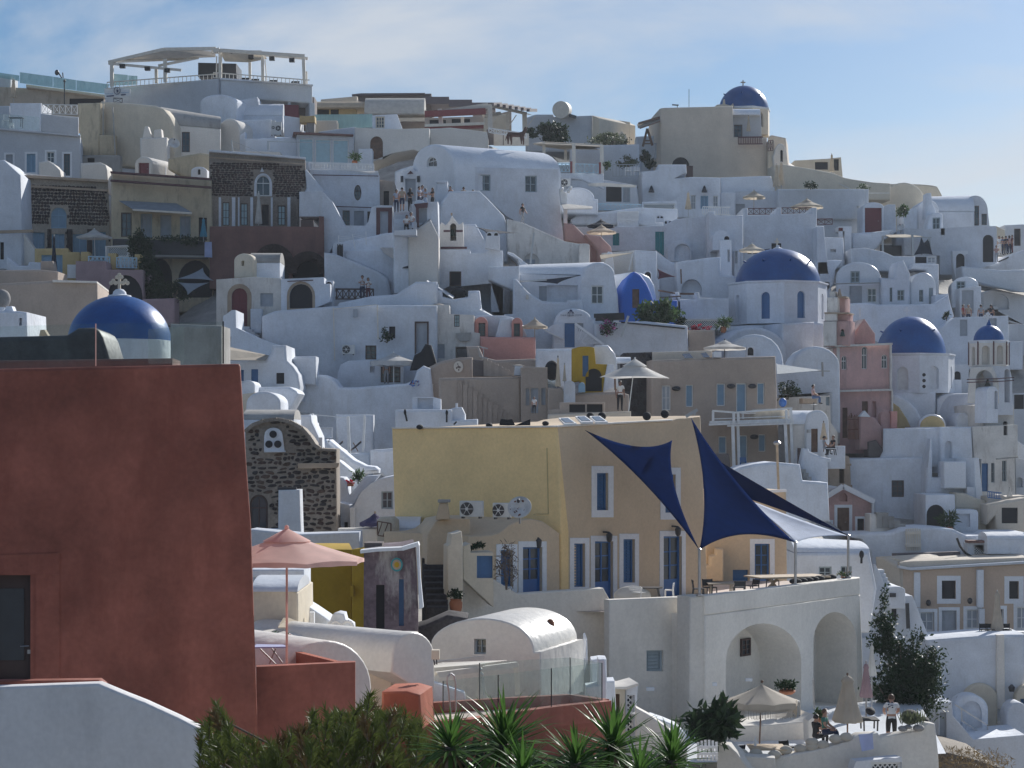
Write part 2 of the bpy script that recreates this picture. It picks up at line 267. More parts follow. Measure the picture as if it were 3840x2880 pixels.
def openpart(pl,lp,code,arched,rd,parent):
    fr,pn,nx,ny,kd=ST[code]
    xs=[p[0] for p in lp]; zs=[p[1] for p in lp]; x0,x1,z0,z1=min(xs),max(xs),min(zs),max(zs); wd=x1-x0; hh=z1-z0
    def bx(m,a0,a1,b0,b1,d0,d1): m.obox(pl.to3((a0+a1)/2,(b0+b1)/2,(d0+d1)/2),pl.e*((a1-a0)/2),pl.n*((d1-d0)/2),Vector((0,0,(b1-b0)/2)))
    nm={'w':'window','v':'window','s':'shutter','s1':'shutter','B':'door','d':'door','l':'lattice','p':'shutter','o':'window'}[kd]
    if kd in('v','o'):
        m=MB(); m.prism([pl.to3(a,z,rd-.01) for a,z in lp],pl.n*.06)
        return m.obj(nm,pn,parent)
    fw=min(.09,wd*.12)
    if arched:
        m=MB(); inn=inset(ccw(lp),fw); o2=ccw(lp); n=len(o2)
        A=[pl.to3(*p,rd-.07) for p in o2]; B_=[pl.to3(*p,rd-.07) for p in inn]; C=[pl.to3(*p,rd) for p in inn]
        m.add(A+B_+C,[(i,(i+1)%n,n+(i+1)%n,n+i) for i in range(n)]+[(n+i,n+(i+1)%n,2*n+(i+1)%n,2*n+i) for i in range(n)])
        if kd in('w','B','d'):
            for k in range(1,max(2,nx)): a=x0+wd*k/max(2,nx); bx(m,a-.02,a+.02,z0,z1-.1*hh,rd-.05,rd)
            zc=z0+hh*.62; bx(m,x0,x1,zc-.03,zc+.03,rd-.055,rd)
        f=m.obj(nm,fr or 'frame_white',parent)
        m=MB(); m.prism([pl.to3(*p,rd-.012) for p in inn],pl.n*.04); m.obj('pane' if kd in('w','B') else 'panel',pn,f); return f
    m=MB(); d0,d1=rd-.07,rd
    bx(m,x0,x0+fw,z0,z1,d0,d1); bx(m,x1-fw,x1,z0,z1,d0,d1); bx(m,x0+fw,x1-fw,z1-fw,z1,d0,d1); bx(m,x0+fw,x1-fw,z0,z0+fw,d0,d1)
    ix0,ix1,iz0,iz1=x0+fw,x1-fw,z0+fw,z1-fw
    if kd in('w','B'):
        lo=iz0
        if kd=='B': lo=iz0+.3*(iz1-iz0); bx(m,ix0,ix1,iz0,lo,d0+.02,d1)
        for k in range(1,nx): a=ix0+(ix1-ix0)*k/nx; bx(m,a-fw*.35,a+fw*.35,lo,iz1,d0+.01,d1)
        for k in range(1,ny): z=lo+(iz1-lo)*k/ny; bx(m,ix0,ix1,z-fw*.25,z+fw*.25,d0+.02,d1)
        f=m.obj(nm,fr,parent); m=MB(); bx(m,ix0,ix1,lo,iz1,d1-.02,d1+.02); m.obj('pane',pn,f); return f
    if kd in('s','s1'):
        n2=nx; f=m.obj(nm,fr,parent)
        for k in range(n2):
            a0=ix0+(ix1-ix0)*k/n2; a1=ix0+(ix1-ix0)*(k+1)/n2-.012; m=MB()
            ns=max(4,min(16,int((iz1-iz0)/.11))); bx(m,a0,a1,iz0,iz1,d1-.015,d1+.02)
            for q in range(ns):
                z=iz0+(iz1-iz0)*(q+.5)/ns; m.obox(pl.to3((a0+a1)/2,z,d1-.03),pl.e*((a1-a0)/2-.04),pl.n*.018+Vector((0,0,-.012)),Vector((0,0,.3*(iz1-iz0)/ns)))
            m.obj('leaf_panel',pn,f)
        return f
    if kd=='l':
        n=max(3,int(wd/.16)); 
        for k in range(-int(hh/.16)-1,n+1):
            for sg in(1,-1):
                a=x0+k*.16; pA=None
                q0=(a,z0) if sg>0 else (a,z1); q1=(a+hh,z1) if sg>0 else (a+hh,z0)
                s0=max(0,(x0-q0[0])/hh); s1=min(1,(x1-q0[0])/hh)
                if s1-s0>.02:
                    f0=(q0[0]+hh*s0,q0[1]+(q1[1]-q0[1])*s0); f1=(q0[0]+hh*s1,q0[1]+(q1[1]-q0[1])*s1)
                    m.bar(pl.to3(f0[0],f0[1],rd-.03+.008*sg),pl.to3(f1[0],f1[1],rd-.03+.008*sg),.035,.012)
        f=m.obj(nm,fr,parent); m=MB(); bx(m,ix0,ix1,iz0,iz1,rd+.05,rd+.08); m.obj('backing','glass_dark',f); return f
    f=m.obj(nm,fr,parent); m=MB(); bx(m,ix0,ix1,iz0,iz1,d1-.03,d1+.02)
    for q in((.06,.46),(.54,.94)): bx(m,ix0+.14*wd,ix1-.14*wd,iz0+hh*q[0],iz0+hh*q[1]*.97,d1-.042,d1-.028)
    m.obj('panel',pn,f)
    if wd>.6 and kd=='d': m=MB(); m.tube(pl.to3(ix1-.1*wd,z0+hh*.47,d1-.05),pl.to3(ix1-.1*wd-.1,z0+hh*.47,d1-.07),.015); m.obj('handle','metal',f)
    return f
def wall2(pl,o2,dep,mat,holes=(),name='wall',parent=None,r=.1,rd=.2):
    """holes: (loop2d, code, arched, trim, reveal depth)"""
    o2=ccw(clean(o2)); mb=MB(); r=min(r,dep*.4); n=len(o2)
    for h in holes:
        for p in h[0]:
            for i in range(n):
                a,b=Vector(o2[i-1]),Vector(o2[i]); ab=b-a; k=max(0,min(1,(Vector(p)-a).dot(ab)/max(1e-9,ab.dot(ab)))); r=min(r,.5*(Vector(p)-a-ab*k).length)
    _x=[p[0] for p in o2]; _z=[p[1] for p in o2]; r=min(r,.07*min(max(_x)-min(_x),max(_z)-min(_z)))
    if r<.004: r=0
    if r>0:
        rings=[(inset(o2,r),0.),(inset(o2,r*.3),r*.3),(o2,r)]
    else: rings=[(o2,0.)]
    lo=[list(rings[0][0])]
    hl=[]
    for h in holes:
        q=ccw(clean(h[0])); hl.append(q); lo.append(q[::-1])
    flat=[p for l_ in lo for p in l_]
    tri=tessellate_polygon([[Vector((p[0],p[1],0)) for p in l_] for l_ in lo])
    fs=[]
    for a,b,c in tri:
        A=(flat[b][0]-flat[a][0])*(flat[c][1]-flat[a][1])-(flat[c][0]-flat[a][0])*(flat[b][1]-flat[a][1])
        if abs(A)<1e-9: continue
        fs.append((a,b,c) if A>0 else (a,c,b))
    vs=[pl.to3(p[0],p[1],0) for p in flat]; V=list(vs); Fc=list(fs)
    prev=list(range(n))
    for lp,d in rings[1:]+[(o2,dep)]:
        k=len(V); V+=[pl.to3(p[0],p[1],d) for p in lp]
        Fc+=[(prev[(i+1)%n],prev[i],k+i,k+(i+1)%n) for i in range(n)]; prev=[k+i for i in range(n)]
    nside=len(Fc)
    bt=tessellate_polygon([[Vector((p[0],p[1],0)) for p in o2]])
    for a,b,c in bt:
        A=(o2[b][0]-o2[a][0])*(o2[c][1]-o2[a][1])-(o2[c][0]-o2[a][0])*(o2[b][1]-o2[a][1])
        q=(a,b,c) if A<0 else (a,c,b); Fc.append(tuple(prev[i] for i in q))
    off=n
    for h,q in zip(holes,hl):
        m_=len(q); idx=[off+m_-1-i for i in range(m_)]; off+=m_     # q order
        dd=h[4]; k=len(V); V+=[pl.to3(p[0],p[1],dd) for p in q]
        Fc+=[(idx[i],idx[(i+1)%m_],k+(i+1)%m_,k+i) for i in range(m_)]
        if h[1] in('n','N'):
            tt=tessellate_polygon([[Vector((p[0],p[1],0)) for p in q]])
            for a,b,c in tt:
                A=(q[b][0]-q[a][0])*(q[c][1]-q[a][1])-(q[c][0]-q[a][0])*(q[b][1]-q[a][1]); Fc.append(tuple(k+i for i in((a,b,c) if A>0 else (a,c,b))))
    mb.v=[tuple(p) for p in V]; mb.f=Fc; mb.mi=[0]*len(Fc)
    me=bpy.data.meshes.new(name); me.from_pydata(mb.v,[],Fc); me.materials.append(M[mat]); me.shade_smooth(); me.set_sharp_from_angle(angle=R(50))
    for i in list(range(len(fs)))+list(range(nside,len(Fc))): me.polygons[i].use_smooth=False
    me.update()
    ob=bpy.data.objects.new(name,me); COL.objects.link(ob); ob.parent=parent
    for h,q in zip(holes,hl):
        if h[1] not in('n','N','T'): openpart(pl,q,h[1],h[2],h[4],parent)
        if h[3]:
            tw=h[5] if len(h)>5 else .16; oo=inset(q,-tw) if False else inset(q[:],-tw); nq=len(q); m=MB()
            zb=min(p[1] for p in q)
            for i in range(nq):
                j=(i+1)%nq
                if h[2] is False and max(q[i][1],q[j][1])-zb<1e-4 and h[1] in 'BDwrd': continue
                A,B_,C,D=q[i],q[j],oo[j],oo[i]; m.prism([pl.to3(*A,-.03),pl.to3(*B_,-.03),pl.to3(*C,-.03),pl.to3(*D,-.03)],pl.n*.034)
            m.obj('surround','white_fresh' if h[3]==1 else h[3],parent)
    return ob
def B(sp,Y,d=6,m='white',yaw=0,o=(),n='wall',r=None,rd=.2,root=None,ax=None,ext=.7):
    if r is None: r=.17 if Y>95 else .05
    pp=pts(sp); xs=[p[0] for p in pp]
    if ax is None: ax=(min(xs)+max(xs))/2
    pl=Pl(P(ax,0,Y),R(yaw)); o2=[pl.to2(*p) for p in pp]; hs=[]
    if n=='wall' and d>.9:
        zm=min(p[1] for p in o2); o2=[(p[0],p[1]-ext) if p[1]<zm+.12 else p for p in o2]
    for q in o:
        if isinstance(q[-1],dict): opt=q[-1]; q=q[:-1]
        else: opt={}
        code=q[-1]; arched=code[0]=='A'; c=code.replace('A','').replace('+',''); trim=opt.get('trim',1) if '+' in code else 0
        if len(q)==5:
            x0,y0,x1,y1=q[:4]
            if arched:
                h=min((x1-x0)/2*1.05,(y1-y0)*.75)*opt.get('h',1.); a=arc(x0,y0+h,x1,y0+h,y0,10); pq=[(x0,y1)]+[(a[i],a[i+1]) for i in range(0,len(a),2)]+[(x1,y1)]
            else: pq=pts((x0,y0,x1,y1))
        else: pq=[(q[i],q[i+1]) for i in range(0,len(q)-1,2)]
        hs.append(([pl.to2(*p) for p in pq],c,arched,trim,opt.get('rd',1.6 if c=='N' else .35 if c=='n' else d if c=='T' else rd),opt.get('tw',.16)))
    return wall2(pl,o2,d,m,hs,n,root or CUR,r)
def V(x0,x1,ys,yt,yb,Y,d=6,m='white',yaw=0,o=(),n='wall',**k):
    return B([x0,yb]+arc(x0,ys,x1,ys,yt)+[x1,yb],Y,d,m,yaw,o,n,**k)
def L(x0,x1,yt,ye,yb,Y,rad=2.5,m='white_gloss',wm='white',yaw=0,yt2=None,ye2=None,o=(),root=None,back=True):
    """barrel vault lying across the view: eave line at depth Y, ridge rad metres behind"""
    root=root or CUR; pl=Pl(P((x0+x1)/2,0,Y),R(yaw)); yt2=yt if yt2 is None else yt2; ye2=ye if ye2 is None else ye2
    plr=Pl(pl.p+pl.n*rad,R(yaw)); mb=MB(); n=18; vs=[]
    for (x,a,b) in((x0,ye,yt),(x1,ye2,yt2)):
        s,ze=pl.to2(x,a); s2,zr=plr.to2(x,b)
        for i in range(n+1):
            g=math.pi*i/n; k=(1-math.cos(g))/2*2; d=rad*(1-math.cos(g)); vs.append(pl.to3(s,ze+(zr-ze)*math.sin(g),d))
    fs=[(i,i+1,n+2+i,n+1+i) for i in range(n)]+[tuple(range(n+1)),tuple(range(2*n+1,n,-1))]+[(0,n+1,2*n+1,n)]
    mb.add(vs,fs); mb.obj('roof',m,root,50)
    if yb is not None: B([x0,ye-1,x1,ye2-1,x1,yb,x0,yb],Y,rad*2,wm,yaw,o,ax=(x0+x1)/2,root=root)
def glass(sp,Y,yaw=0,m='glass_clear',root=None,n='glass_panel',th=.012,ax=None):
    pp=pts(sp); xs=[p[0] for p in pp]; pl=Pl(P((min(xs)+max(xs))/2 if ax is None else ax,0,Y),R(yaw)); q=[pl.to3(*pl.to2(*p)) for p in pp]
    return MB().prism(q,pl.n*th).obj(n,m,root or CUR,0)
def bars(segs,mat,n='beam',root=None,w=.08,dp=None,tube=False,each=True):
    """segs: (x0,y0,Y0,x1,y1,Y1[,w])"""
    for s in segs:
        m=MB(); p,q=P(s[0],s[1],s[2]),P(s[3],s[4],s[5]); ww=s[6] if len(s)>6 else w
        (m.tube(p,q,ww/2) if tube else m.bar(p,q,ww,dp)); m.obj(n,mat,root or CUR)
# ---------------------------------------------------------------- builders for things
def umbrella(cx,yt,x0,x1,ye,yb,Y,mat,label,sides=8,val=.18,pole='wood_light',group='open parasols',a0=.2,fringe=False,tilt=0,ribs=True,vent=True):
    k=mpp(Y); rr=(x1-x0)/2*k; c=P((x0+x1)/2,ye,Y); top=P(cx,yt,Y); top.x=c.x; base=P(cx,yb,Y)
    r=thing('parasol',label,'parasol',group); hz=top.z-c.z; m=MB(); n=sides; sub=6; rings=7; vs=[]; N_=n*sub
    for j in range(rings+1):
        f=j/rings
        for i in range(N_):
            g=a0+2*math.pi*i/N_; w_=((i%sub)/sub-.5)*2; sagr=1-(1-w_*w_)*.03*f ; ch=math.cos(math.pi/n)/math.cos(math.pi/n*w_)
            rad=rr*f*ch*sagr; z=top.z-hz*(f**.92)+.02*rr*f*(1-w_*w_)*f-.02*hz*math.sin(math.pi*f)
            vs.append((c.x+rad*math.cos(g)*1.0,c.y+rad*math.sin(g),z))
    for i in range(N_):
        q=vs[rings*N_+i]; wv=((i%sub)/sub-.5)*2; vs.append((q[0],q[1],q[2]-val*(1-.25*(1-wv*wv)*0-.3*abs(wv))))
    fs=[(j*N_+i,j*N_+(i+1)%N_,(j+1)*N_+(i+1)%N_,(j+1)*N_+i) for j in range(rings+(1 if val>0 else 0)) for i in range(N_)]
    m.add(vs,fs); can=m.obj('canopy',mat,r,60)
    if vent:
        m=MB(); vs=[]
        for f,dz in((.02,.10),(.30,.015)):
            for i in range(N_):
                g=a0+2*math.pi*i/N_; vs.append((c.x+rr*f*math.cos(g),c.y+rr*f*math.sin(g),top.z-hz*(f**.92)+dz*rr*.6))
        m.add(vs,[(i,(i+1)%N_,N_+(i+1)%N_,N_+i) for i in range(N_)]+[tuple(range(N_-1,-1,-1))]); m.obj('vent_cap',mat,can,60)
    m=MB(); m.ball((c.x,c.y,top.z+.08*rr*.6+.03),.05,.05,.06); m.obj('finial',pole,r)
    m=MB(); m.tube((base.x,c.y,base.z),(c.x,c.y,top.z-.05),.028,.024); m.obj('pole',pole,r)
    if ribs:
        for i in range(n):
            g=a0+2*math.pi*(i+.5)/n*1.0; m=MB(); e=Vector((c.x+rr*.96*math.cos(g-math.pi/n),c.y+rr*.96*math.sin(g-math.pi/n),c.z+.0)); m.bar((c.x,c.y,top.z-.10),e-Vector((0,0,.02)),.018); m.obj('rib',pole,r)
    if fringe:
        m=MB()
        for i in range(N_*3):
            g=a0+2*math.pi*i/(N_*3); ww=((i/3%sub)/sub-.5)*2; ch=math.cos(math.pi/n)/math.cos(math.pi/n*ww); q=Vector((c.x+rr*ch*.985*math.cos(g),c.y+rr*ch*.985*math.sin(g),c.z-val*.6)); m.bar(q,q-Vector((0,0,val*.9+.08*rnd.random())),.022,.01)
        o=m.obj('fringe',mat,r)
    return r
def closed_umbrella(cx,yt,yc,hw,yb,Y,mat,label,pole='metal',group='closed parasols',cap=True):
    k=mpp(Y); top=P(cx,yt,Y); lo=P(cx,yc,Y); base=P(cx,yb,Y); r=thing('closed_parasol',label,'parasol',group); hgt=top.z-lo.z; rr=hw*k; n=32; m=MB(); vs=[]
    prof=[(.06,1),(.30,.955),(.42,.88),(.34,.82),(.5,.6),(.68,.36),(.88,.16),(1.0,.04),(.94,0)]
    for f,z in prof:
        for i in range(n):
            g=2*math.pi*i/n; q=1-.22*(.5+.5*math.cos(8*g))*min(1,(1-z)*2+.15); vs.append((top.x+rr*f*q*math.cos(g),top.y+rr*f*q*math.sin(g),lo.z+hgt*z))
    m.add(vs,[(j*n+i,j*n+(i+1)%n,(j+1)*n+(i+1)%n,(j+1)*n+i) for j in range(len(prof)-1) for i in range(n)]+[tuple(range(n-1,-1,-1))]); m.obj('canopy',mat,r,70)
    m=MB(); m.tube(base,(top.x,top.y,top.z+.04),.028); m.obj('pole',pole,r)
    m=MB(); m.ball((top.x,top.y,top.z+.05),.04,.04,.05); m.obj('finial',pole,r)
    return r
def rail(x0,y0,x1,y1,h,n,Y,mat,label,style='x',Y1=None,root=None,posts=True,group='railings',w=.05):
    Y1=Y if Y1 is None else Y1; a,b=P(x0,y0,Y),P(x1,y1,Y1); hz=h*mpp((Y+Y1)/2); dn=Vector((0,0,-hz)); r=root or thing('railing',label,'railing',group)
    MB().bar(a,b,w*1.3,w*1.3).obj('top_rail',mat,r); MB().bar(a+dn,b+dn,w,w).obj('bottom_rail',mat,r); d=b-a
    for i in range(n+1):
        p=a+d*(i/n)
        if style!='v' and (posts or i in(0,n)): MB().bar(p+Vector((0,0,w*.4)),p+dn*1.02,w,w*.9).obj('post',mat,r)
        if i==n: break
        q=a+d*((i+1)/n)
        if style=='x':
            m=MB(); of=Vector((0,.012,0)); m.bar(p,q+dn,w*.7,w*.5); m.bar(p+dn+of,q+of,w*.7,w*.5); m.obj('cross',mat,r)
        elif style=='v': MB().bar(p,p+dn,w*.8,w*.6).obj('baluster',mat,r)
        elif style=='b':
            c=(p+q)/2; hh=hz; m=MB(); m.lathe(c+dn,[(.05,0),(.05,hh*.1),(.03,hh*.16),(.065,hh*.4),(.03,hh*.75),(.05,hh*.9),(.05,hh)],8); m.obj('baluster',mat,r)
    return r
def ac(x0,y0,x1,y1,Y,label,yaw=0,face=1,root=None):
    pl=Pl(P((x0+x1)/2,0,Y),R(yaw)); a=pl.to2(x0,y1); b=pl.to2(x1,y0); r=thing('air_conditioner',label,'air conditioner','air conditioning units'); cz=(a[1]+b[1])/2; cs=(a[0]+b[0])/2; sw=b[0]-a[0]; hh=b[1]-a[1]
    wall2(pl,[(a[0],a[1]),(b[0],a[1]),(b[0],b[1]),(a[0],b[1])],.32,'ac_white',(), 'casing',r,.02)
    fx=cs-sw*.17*face*(sw>hh); rr=min(hh,sw)*.42; m=MB(); ring=[pl.to3(fx+rr*math.cos(g*math.pi/12),cz+rr*math.sin(g*math.pi/12),-.025) for g in range(24)]; m.prism(ring,pl.n*.03); m.obj('fan_grille','metal_dark',r)
    m=MB(); 
    for k in range(6):
        g=k*math.pi/3; m.bar(pl.to3(fx,cz,-.032),pl.to3(fx+rr*.95*math.cos(g),cz+rr*.95*math.sin(g),-.032),.02,.008)
    m.prism([pl.to3(fx+rr*.25*math.cos(g*math.pi/6),cz+rr*.25*math.sin(g*math.pi/6),-.045) for g in range(12)],pl.n*.02); m.obj('fan_hub','ac_white',r)
    for s in(.12,.88): m=MB(); q=a[0]+sw*s; m.obox(pl.to3(q,a[1]-.03,.16),pl.e*.03,pl.n*.17,Vector((0,0,.035))); m.obj('foot','metal_dark',r)
    return r
def dish(cx,cy,rad,Y,label,yaw=20,mat='dish',rust=False):
    k=mpp(Y)*rad; c=P(cx,cy,Y); r=thing('satellite_dish',label,'satellite dish','satellite dishes'); m=MB(); q=Matrix.Rotation(R(yaw),3,'Z')@Matrix.Rotation(R(62),3,'X'); vs=[]; n=20
    for j,(f,z) in enumerate(((.02,0),(.4,.05),(.75,.14),(1,.24))):
        for i in range(n): g=2*math.pi*i/n; vs.append(c+q@Vector((k*f*math.cos(g),k*f*math.sin(g),k*z)))
    m.add(vs,[(j*n+i,j*n+(i+1)%n,(j+1)*n+(i+1)%n,(j+1)*n+i) for j in range(3) for i in range(n)]); o=m.obj('reflector',mat,r); sm=o.modifiers.new('s','SOLIDIFY'); sm.thickness=.02
    e=c+q@Vector((0,k*.2,k*1.0)); MB().bar(c+q@Vector((0,k*.9,k*.2)),e,.03).obj('feed_arm','metal',r); MB().ball(e,.06,.06,.08,8,6).obj('receiver','metal_dark',r)
    MB().tube(c+q@Vector((0,0,-.02)),c+Vector((0,.25,-k*1.25)),.035).obj('mast','metal',r)
    if rust:
        for i in range(14):
            g=rnd.random()*6.28; f=rnd.random()**.5*.85; z=.24*f*f; s=k*(.05+.1*rnd.random()); p=c+q@Vector((k*f*math.cos(g),k*f*math.sin(g)*.9,k*z+.018)); a=q@Vector((1,0,0)); b=q@Vector((0,1,0)); MB().prism([p+a*(s*math.cos(h*1.05)*(.6+.5*rnd.random()))+b*(s*1.3*math.sin(h*1.05)*(.5+.5*rnd.random())) for h in range(6)],q@Vector((0,0,.006))).obj('rust_patch','rust',r)
    return r
def leaves(m,c,rx,ry,rz,n,s,clump=0,shape=2.2,hang=0,hollow=.45):
    c=Vector(c); cl=[]
    if clump:
        for i in range(clump):
            v=Vector((rnd.gauss(0,1),rnd.gauss(0,1),rnd.gauss(0,1))).normalized()*(hollow+(1-hollow)*rnd.random()**.6); cl.append((Vector((v.x*rx,v.y*ry,v.z*rz)),.22+.2*rnd.random()))
    V_=[];F_=[]
    for i in range(n):
        if clump:
            q,cs=cl[i%clump]; v=Vector((rnd.gauss(0,1)*rx,rnd.gauss(0,1)*ry,rnd.gauss(0,1)*rz))*cs*.55+q
        else:
            v=Vector((rnd.gauss(0,1),rnd.gauss(0,1),rnd.gauss(0,1))).normalized()*(rnd.random()**.4); v=Vector((v.x*rx,v.y*ry,v.z*rz))
        d=Vector((rnd.gauss(0,1),rnd.gauss(0,1),rnd.gauss(0,1)+.25-hang)).normalized(); a=d.orthogonal().normalized(); a.rotate(Matrix.Rotation(rnd.random()*6.28,3,d)); L_=s*(.6+.8*rnd.random()); w_=L_/shape
        p=c+v; b=a.cross(d); o=len(V_); V_+=[p,p+d*L_*.5+a*w_*.5+b*w_*.12,p+d*L_,p+d*L_*.5-a*w_*.5+b*w_*.12]; F_.append((o,o+1,o+2,o+3))
    m.add(V_,F_); return m
def bush(cx,cy,rx,ry,Y,label,mat='leaf',n=900,s=.16,name='shrub',group='shrubs',clump=14,stem=True,dep=None,pot=None,flower=None,shape=2.2):
    k=mpp(Y); c=P(cx,cy,Y); r=thing(name,label,'shrub' if name=='shrub' else 'plant',group); a,b=rx*k,ry*k
    leaves(MB(),c,a,dep or a*.9,b,n,s,clump,shape).obj('foliage',mat,r,0)
    if flower: leaves(MB(),c+Vector((0,-a*.25,b*.1)),a*.95,a*.7,b*.95,n//4,s*.8,clump,1.3,hollow=.75).obj('blossom',flower,r,0)
    if stem:
        m=MB()
        for i in range(5): m.tube(c+Vector(((rnd.random()-.5)*.2*a,(rnd.random()-.5)*.2*a,-b*1.1)),c+Vector(((rnd.random()-.5)*1.2*a,(rnd.random()-.5)*a,b*(.1+.4*rnd.random()))),.035*max(.6,a),.012,6)
        m.obj('stem','bark',r)
    if pot:
        pr,ph,pm=pot; pr*=k; ph*=k; q=c-Vector((0,0,b*.8+ph)); MB().lathe(q,[(pr*.6,0),(pr*.95,ph*.45),(pr,ph*.75),(pr*.8,ph*.92),(pr*.9,ph)],16).obj('pot',pm,r)
    return r
def chimney(sp,Y,d=.7,m='white',cap=None,root=None,n='chimney'):
    return B(sp,Y,d,m,0,n=n,root=root,r=.05)
def band(x0,y0,x1,y1,th,Y,mat='brown_band',n='band',root=None,dp=.12,yaw=0):
    a,b=P(x0,y0,Y),P(x1,y1,Y); k=th*mpp(Y); MB().bar(a,b,k if abs(b.x-a.x)>=0 else k,dp).obj(n,mat,root or CUR)
def block(sp,Y,d,mat,n,root=None,yaw=0,r=.03): return B(sp,Y,d,mat,yaw,(),n,r,root=root)
def table(cx,yt,hw,yb,Y,label,top='wood_light',leg='wood',rnd_=False,dp=.8,group='tables'):
    k=mpp(Y); c=P(cx,yt,Y); b=P(cx,yb,Y); r=thing('table',label,'table',group); w_=hw*k
    if rnd_: MB().lathe(c-Vector((0,0,.03)),[(w_,0),(w_,.035)],24).obj('table_top',top,r)
    else: MB().box(c-Vector((0,0,.02)),w_*2,dp,.045).obj('table_top',top,r)
    for sx in(-1,1):
        for sy in(-1,1): MB().bar(c+Vector((sx*w_*.82*(.7 if rnd_ else 1),sy*dp*.4,-.04)),Vector((c.x+sx*w_*.78,c.y+sy*dp*.4,b.z)),.05).obj('leg',leg,r)
    return r
def chair(cx,yt,hw,yb,Y,label,mat='wood',rot=0,seat=None,solid=False,group='chairs'):
    k=mpp(Y); w_=hw*k; top=P(cx,yt,Y); bz=P(cx,yb,Y).z; hh=top.z-bz; r=thing('chair',label,'chair',group); q=Matrix.Rotation(R(rot),3,'Z'); o=Vector((top.x,top.y,bz))
    T=lambda x,y,z:o+q@Vector((x,y,z))
    for sx in(-1,1):
        MB().bar(T(sx*w_,-w_,0),T(sx*w_,-w_,hh*.5),.04).obj('leg',mat,r); MB().bar(T(sx*w_,w_*1.1,0),T(sx*w_,w_*.9,hh*.5),.04).obj('leg',mat,r); MB().bar(T(sx*w_,w_*.9,hh*.5),T(sx*w_,w_*1.15,hh),.04).obj('back_post',mat,r)
    m=MB(); m.obox(T(0,0,hh*.5),q@Vector((w_*1.05,0,0)),q@Vector((0,w_*1.05,0)),Vector((0,0,.02))); m.obj('seat',seat or mat,r)
    if solid: m=MB(); m.obox(T(0,w_*1.03,hh*.78),q@Vector((w_*.98,0,0)),q@Vector((0,.015,0)),Vector((0,0,hh*.2))); m.obj('backrest',seat or mat,r)
    else:
        for z in(.65,.80,.95): MB().bar(T(-w_,w_*(.9+.25*(z-.5)*2),hh*z),T(w_,w_*(.9+.25*(z-.5)*2),hh*z),.05,.02).obj('back_slat',mat,r)
    return r
def cross(cx,yb,yt,hw,Y,root,mat='white_fresh',tre=False):
    a=P(cx,yb,Y); b=P(cx,yt,Y); h=b.z-a.z; w_=hw*mpp(Y); th=max(h*.11,.07); m=MB(); c=Vector((a.x,a.y,a.z+h*.62))
    m.box((a.x,a.y,a.z+h*.5),th*1.6,th,h); m.box((c.x,c.y,c.z),w_*2,th*.96,th*1.6)
    if tre:
        for ce in((a.x,a.y,b.z),(c.x-w_,c.y,c.z),(c.x+w_,c.y,c.z)):
            for ox,oz in((0,th*1.1),(-th*1.3,-.2*th),(th*1.3,-.2*th)): m.ball((ce[0]+ox,ce[1],ce[2]+oz),th*1.25,th*.6,th*1.25,10,8)
    m.obj('cross',mat,root)
def dome(cx,yb,rx,yt,Y,root,mat='dome_blue',n='dome',seg=48,spikes=0,tip=0):
    k=mpp(Y); c=P(cx,yb,Y); hz=P(cx,yt,Y).z-c.z; rr=rx*k; m=MB(); pr=[]
    for i in range(17):
        g=math.pi/2*i/16; f=math.cos(g); z=math.sin(g); pr.append((max(.02,rr*f),hz*z))
    m.lathe(c,pr,seg); m.obj(n,mat,root,60)
    for i in range(spikes):
        g=2*math.pi*(i+.3)/spikes; p=c+Vector((rr*.80*math.cos(g),rr*.80*math.sin(g),hz*.6)); d=Vector((math.cos(g),math.sin(g),.5)).normalized(); MB().tube(p-d*.08,p+d*.22,.09,.06).obj('drain_stub',mat,root)
    return c,rr,hz
def octdrum(cx,y0,y1,rx,Y,root,mat='white',wins=None,rot=0,n=8,cap='white',dep=.8,rd=.25,slope=0):
    """polygonal drum, a corner towards the camera; wins: {face index: (halfwidth m, y top, y bottom, code)}"""
    k=mpp(Y); c=P(cx,y1,Y); zt=P(cx,y0,Y).z; rr=rx*k; wins=wins or {}
    for i in range(n):
        a0=-math.pi/2+rot+2*math.pi*i/n-2*math.pi/n*0; a1=a0+2*math.pi/n; p=Vector((c.x+rr*math.cos(a0),c.y+rr*math.sin(a0),0)); q=Vector((c.x+rr*math.cos(a1),c.y+rr*math.sin(a1),0)); d=q-p; yaw=math.atan2(d.y,d.x); pl=Pl(p,yaw); ln=d.length; hs=[]
        mid=(p+q)/2
        if (mid-Vector((c.x,c.y,0))).y>rr*.5: pass
        j=i if i<n/2 else i-n
        if j in wins:
            for wn in (wins[j] if isinstance(wins[j],list) else [wins[j]]):
                hw,ya,yb,code=wn; za=P(cx,ya,Y).z; zb=P(cx,yb,Y).z; m_=ln/2
                if hw<0: hw=-hw
                A=[(m_-hw,zb)]+[(m_-hw*math.cos(math.pi*u/10),za-hw+hw*math.sin(math.pi*u/10)) for u in range(11)]+[(m_+hw,zb)]
                hs.append((A,code,True,0,rd))
        wall2(pl,[(0,c.z),(ln,c.z),(ln,zt),(0,zt)],dep,mat,hs,'drum_wall',root,.0)
    MB().lathe((c.x,c.y,zt-.12),[(rr*.999,0),(rr*1.03,.1),(rr*1.03,.2),(rr*.9,.22)],n,-math.pi/2+rot).obj('cornice',cap,root)
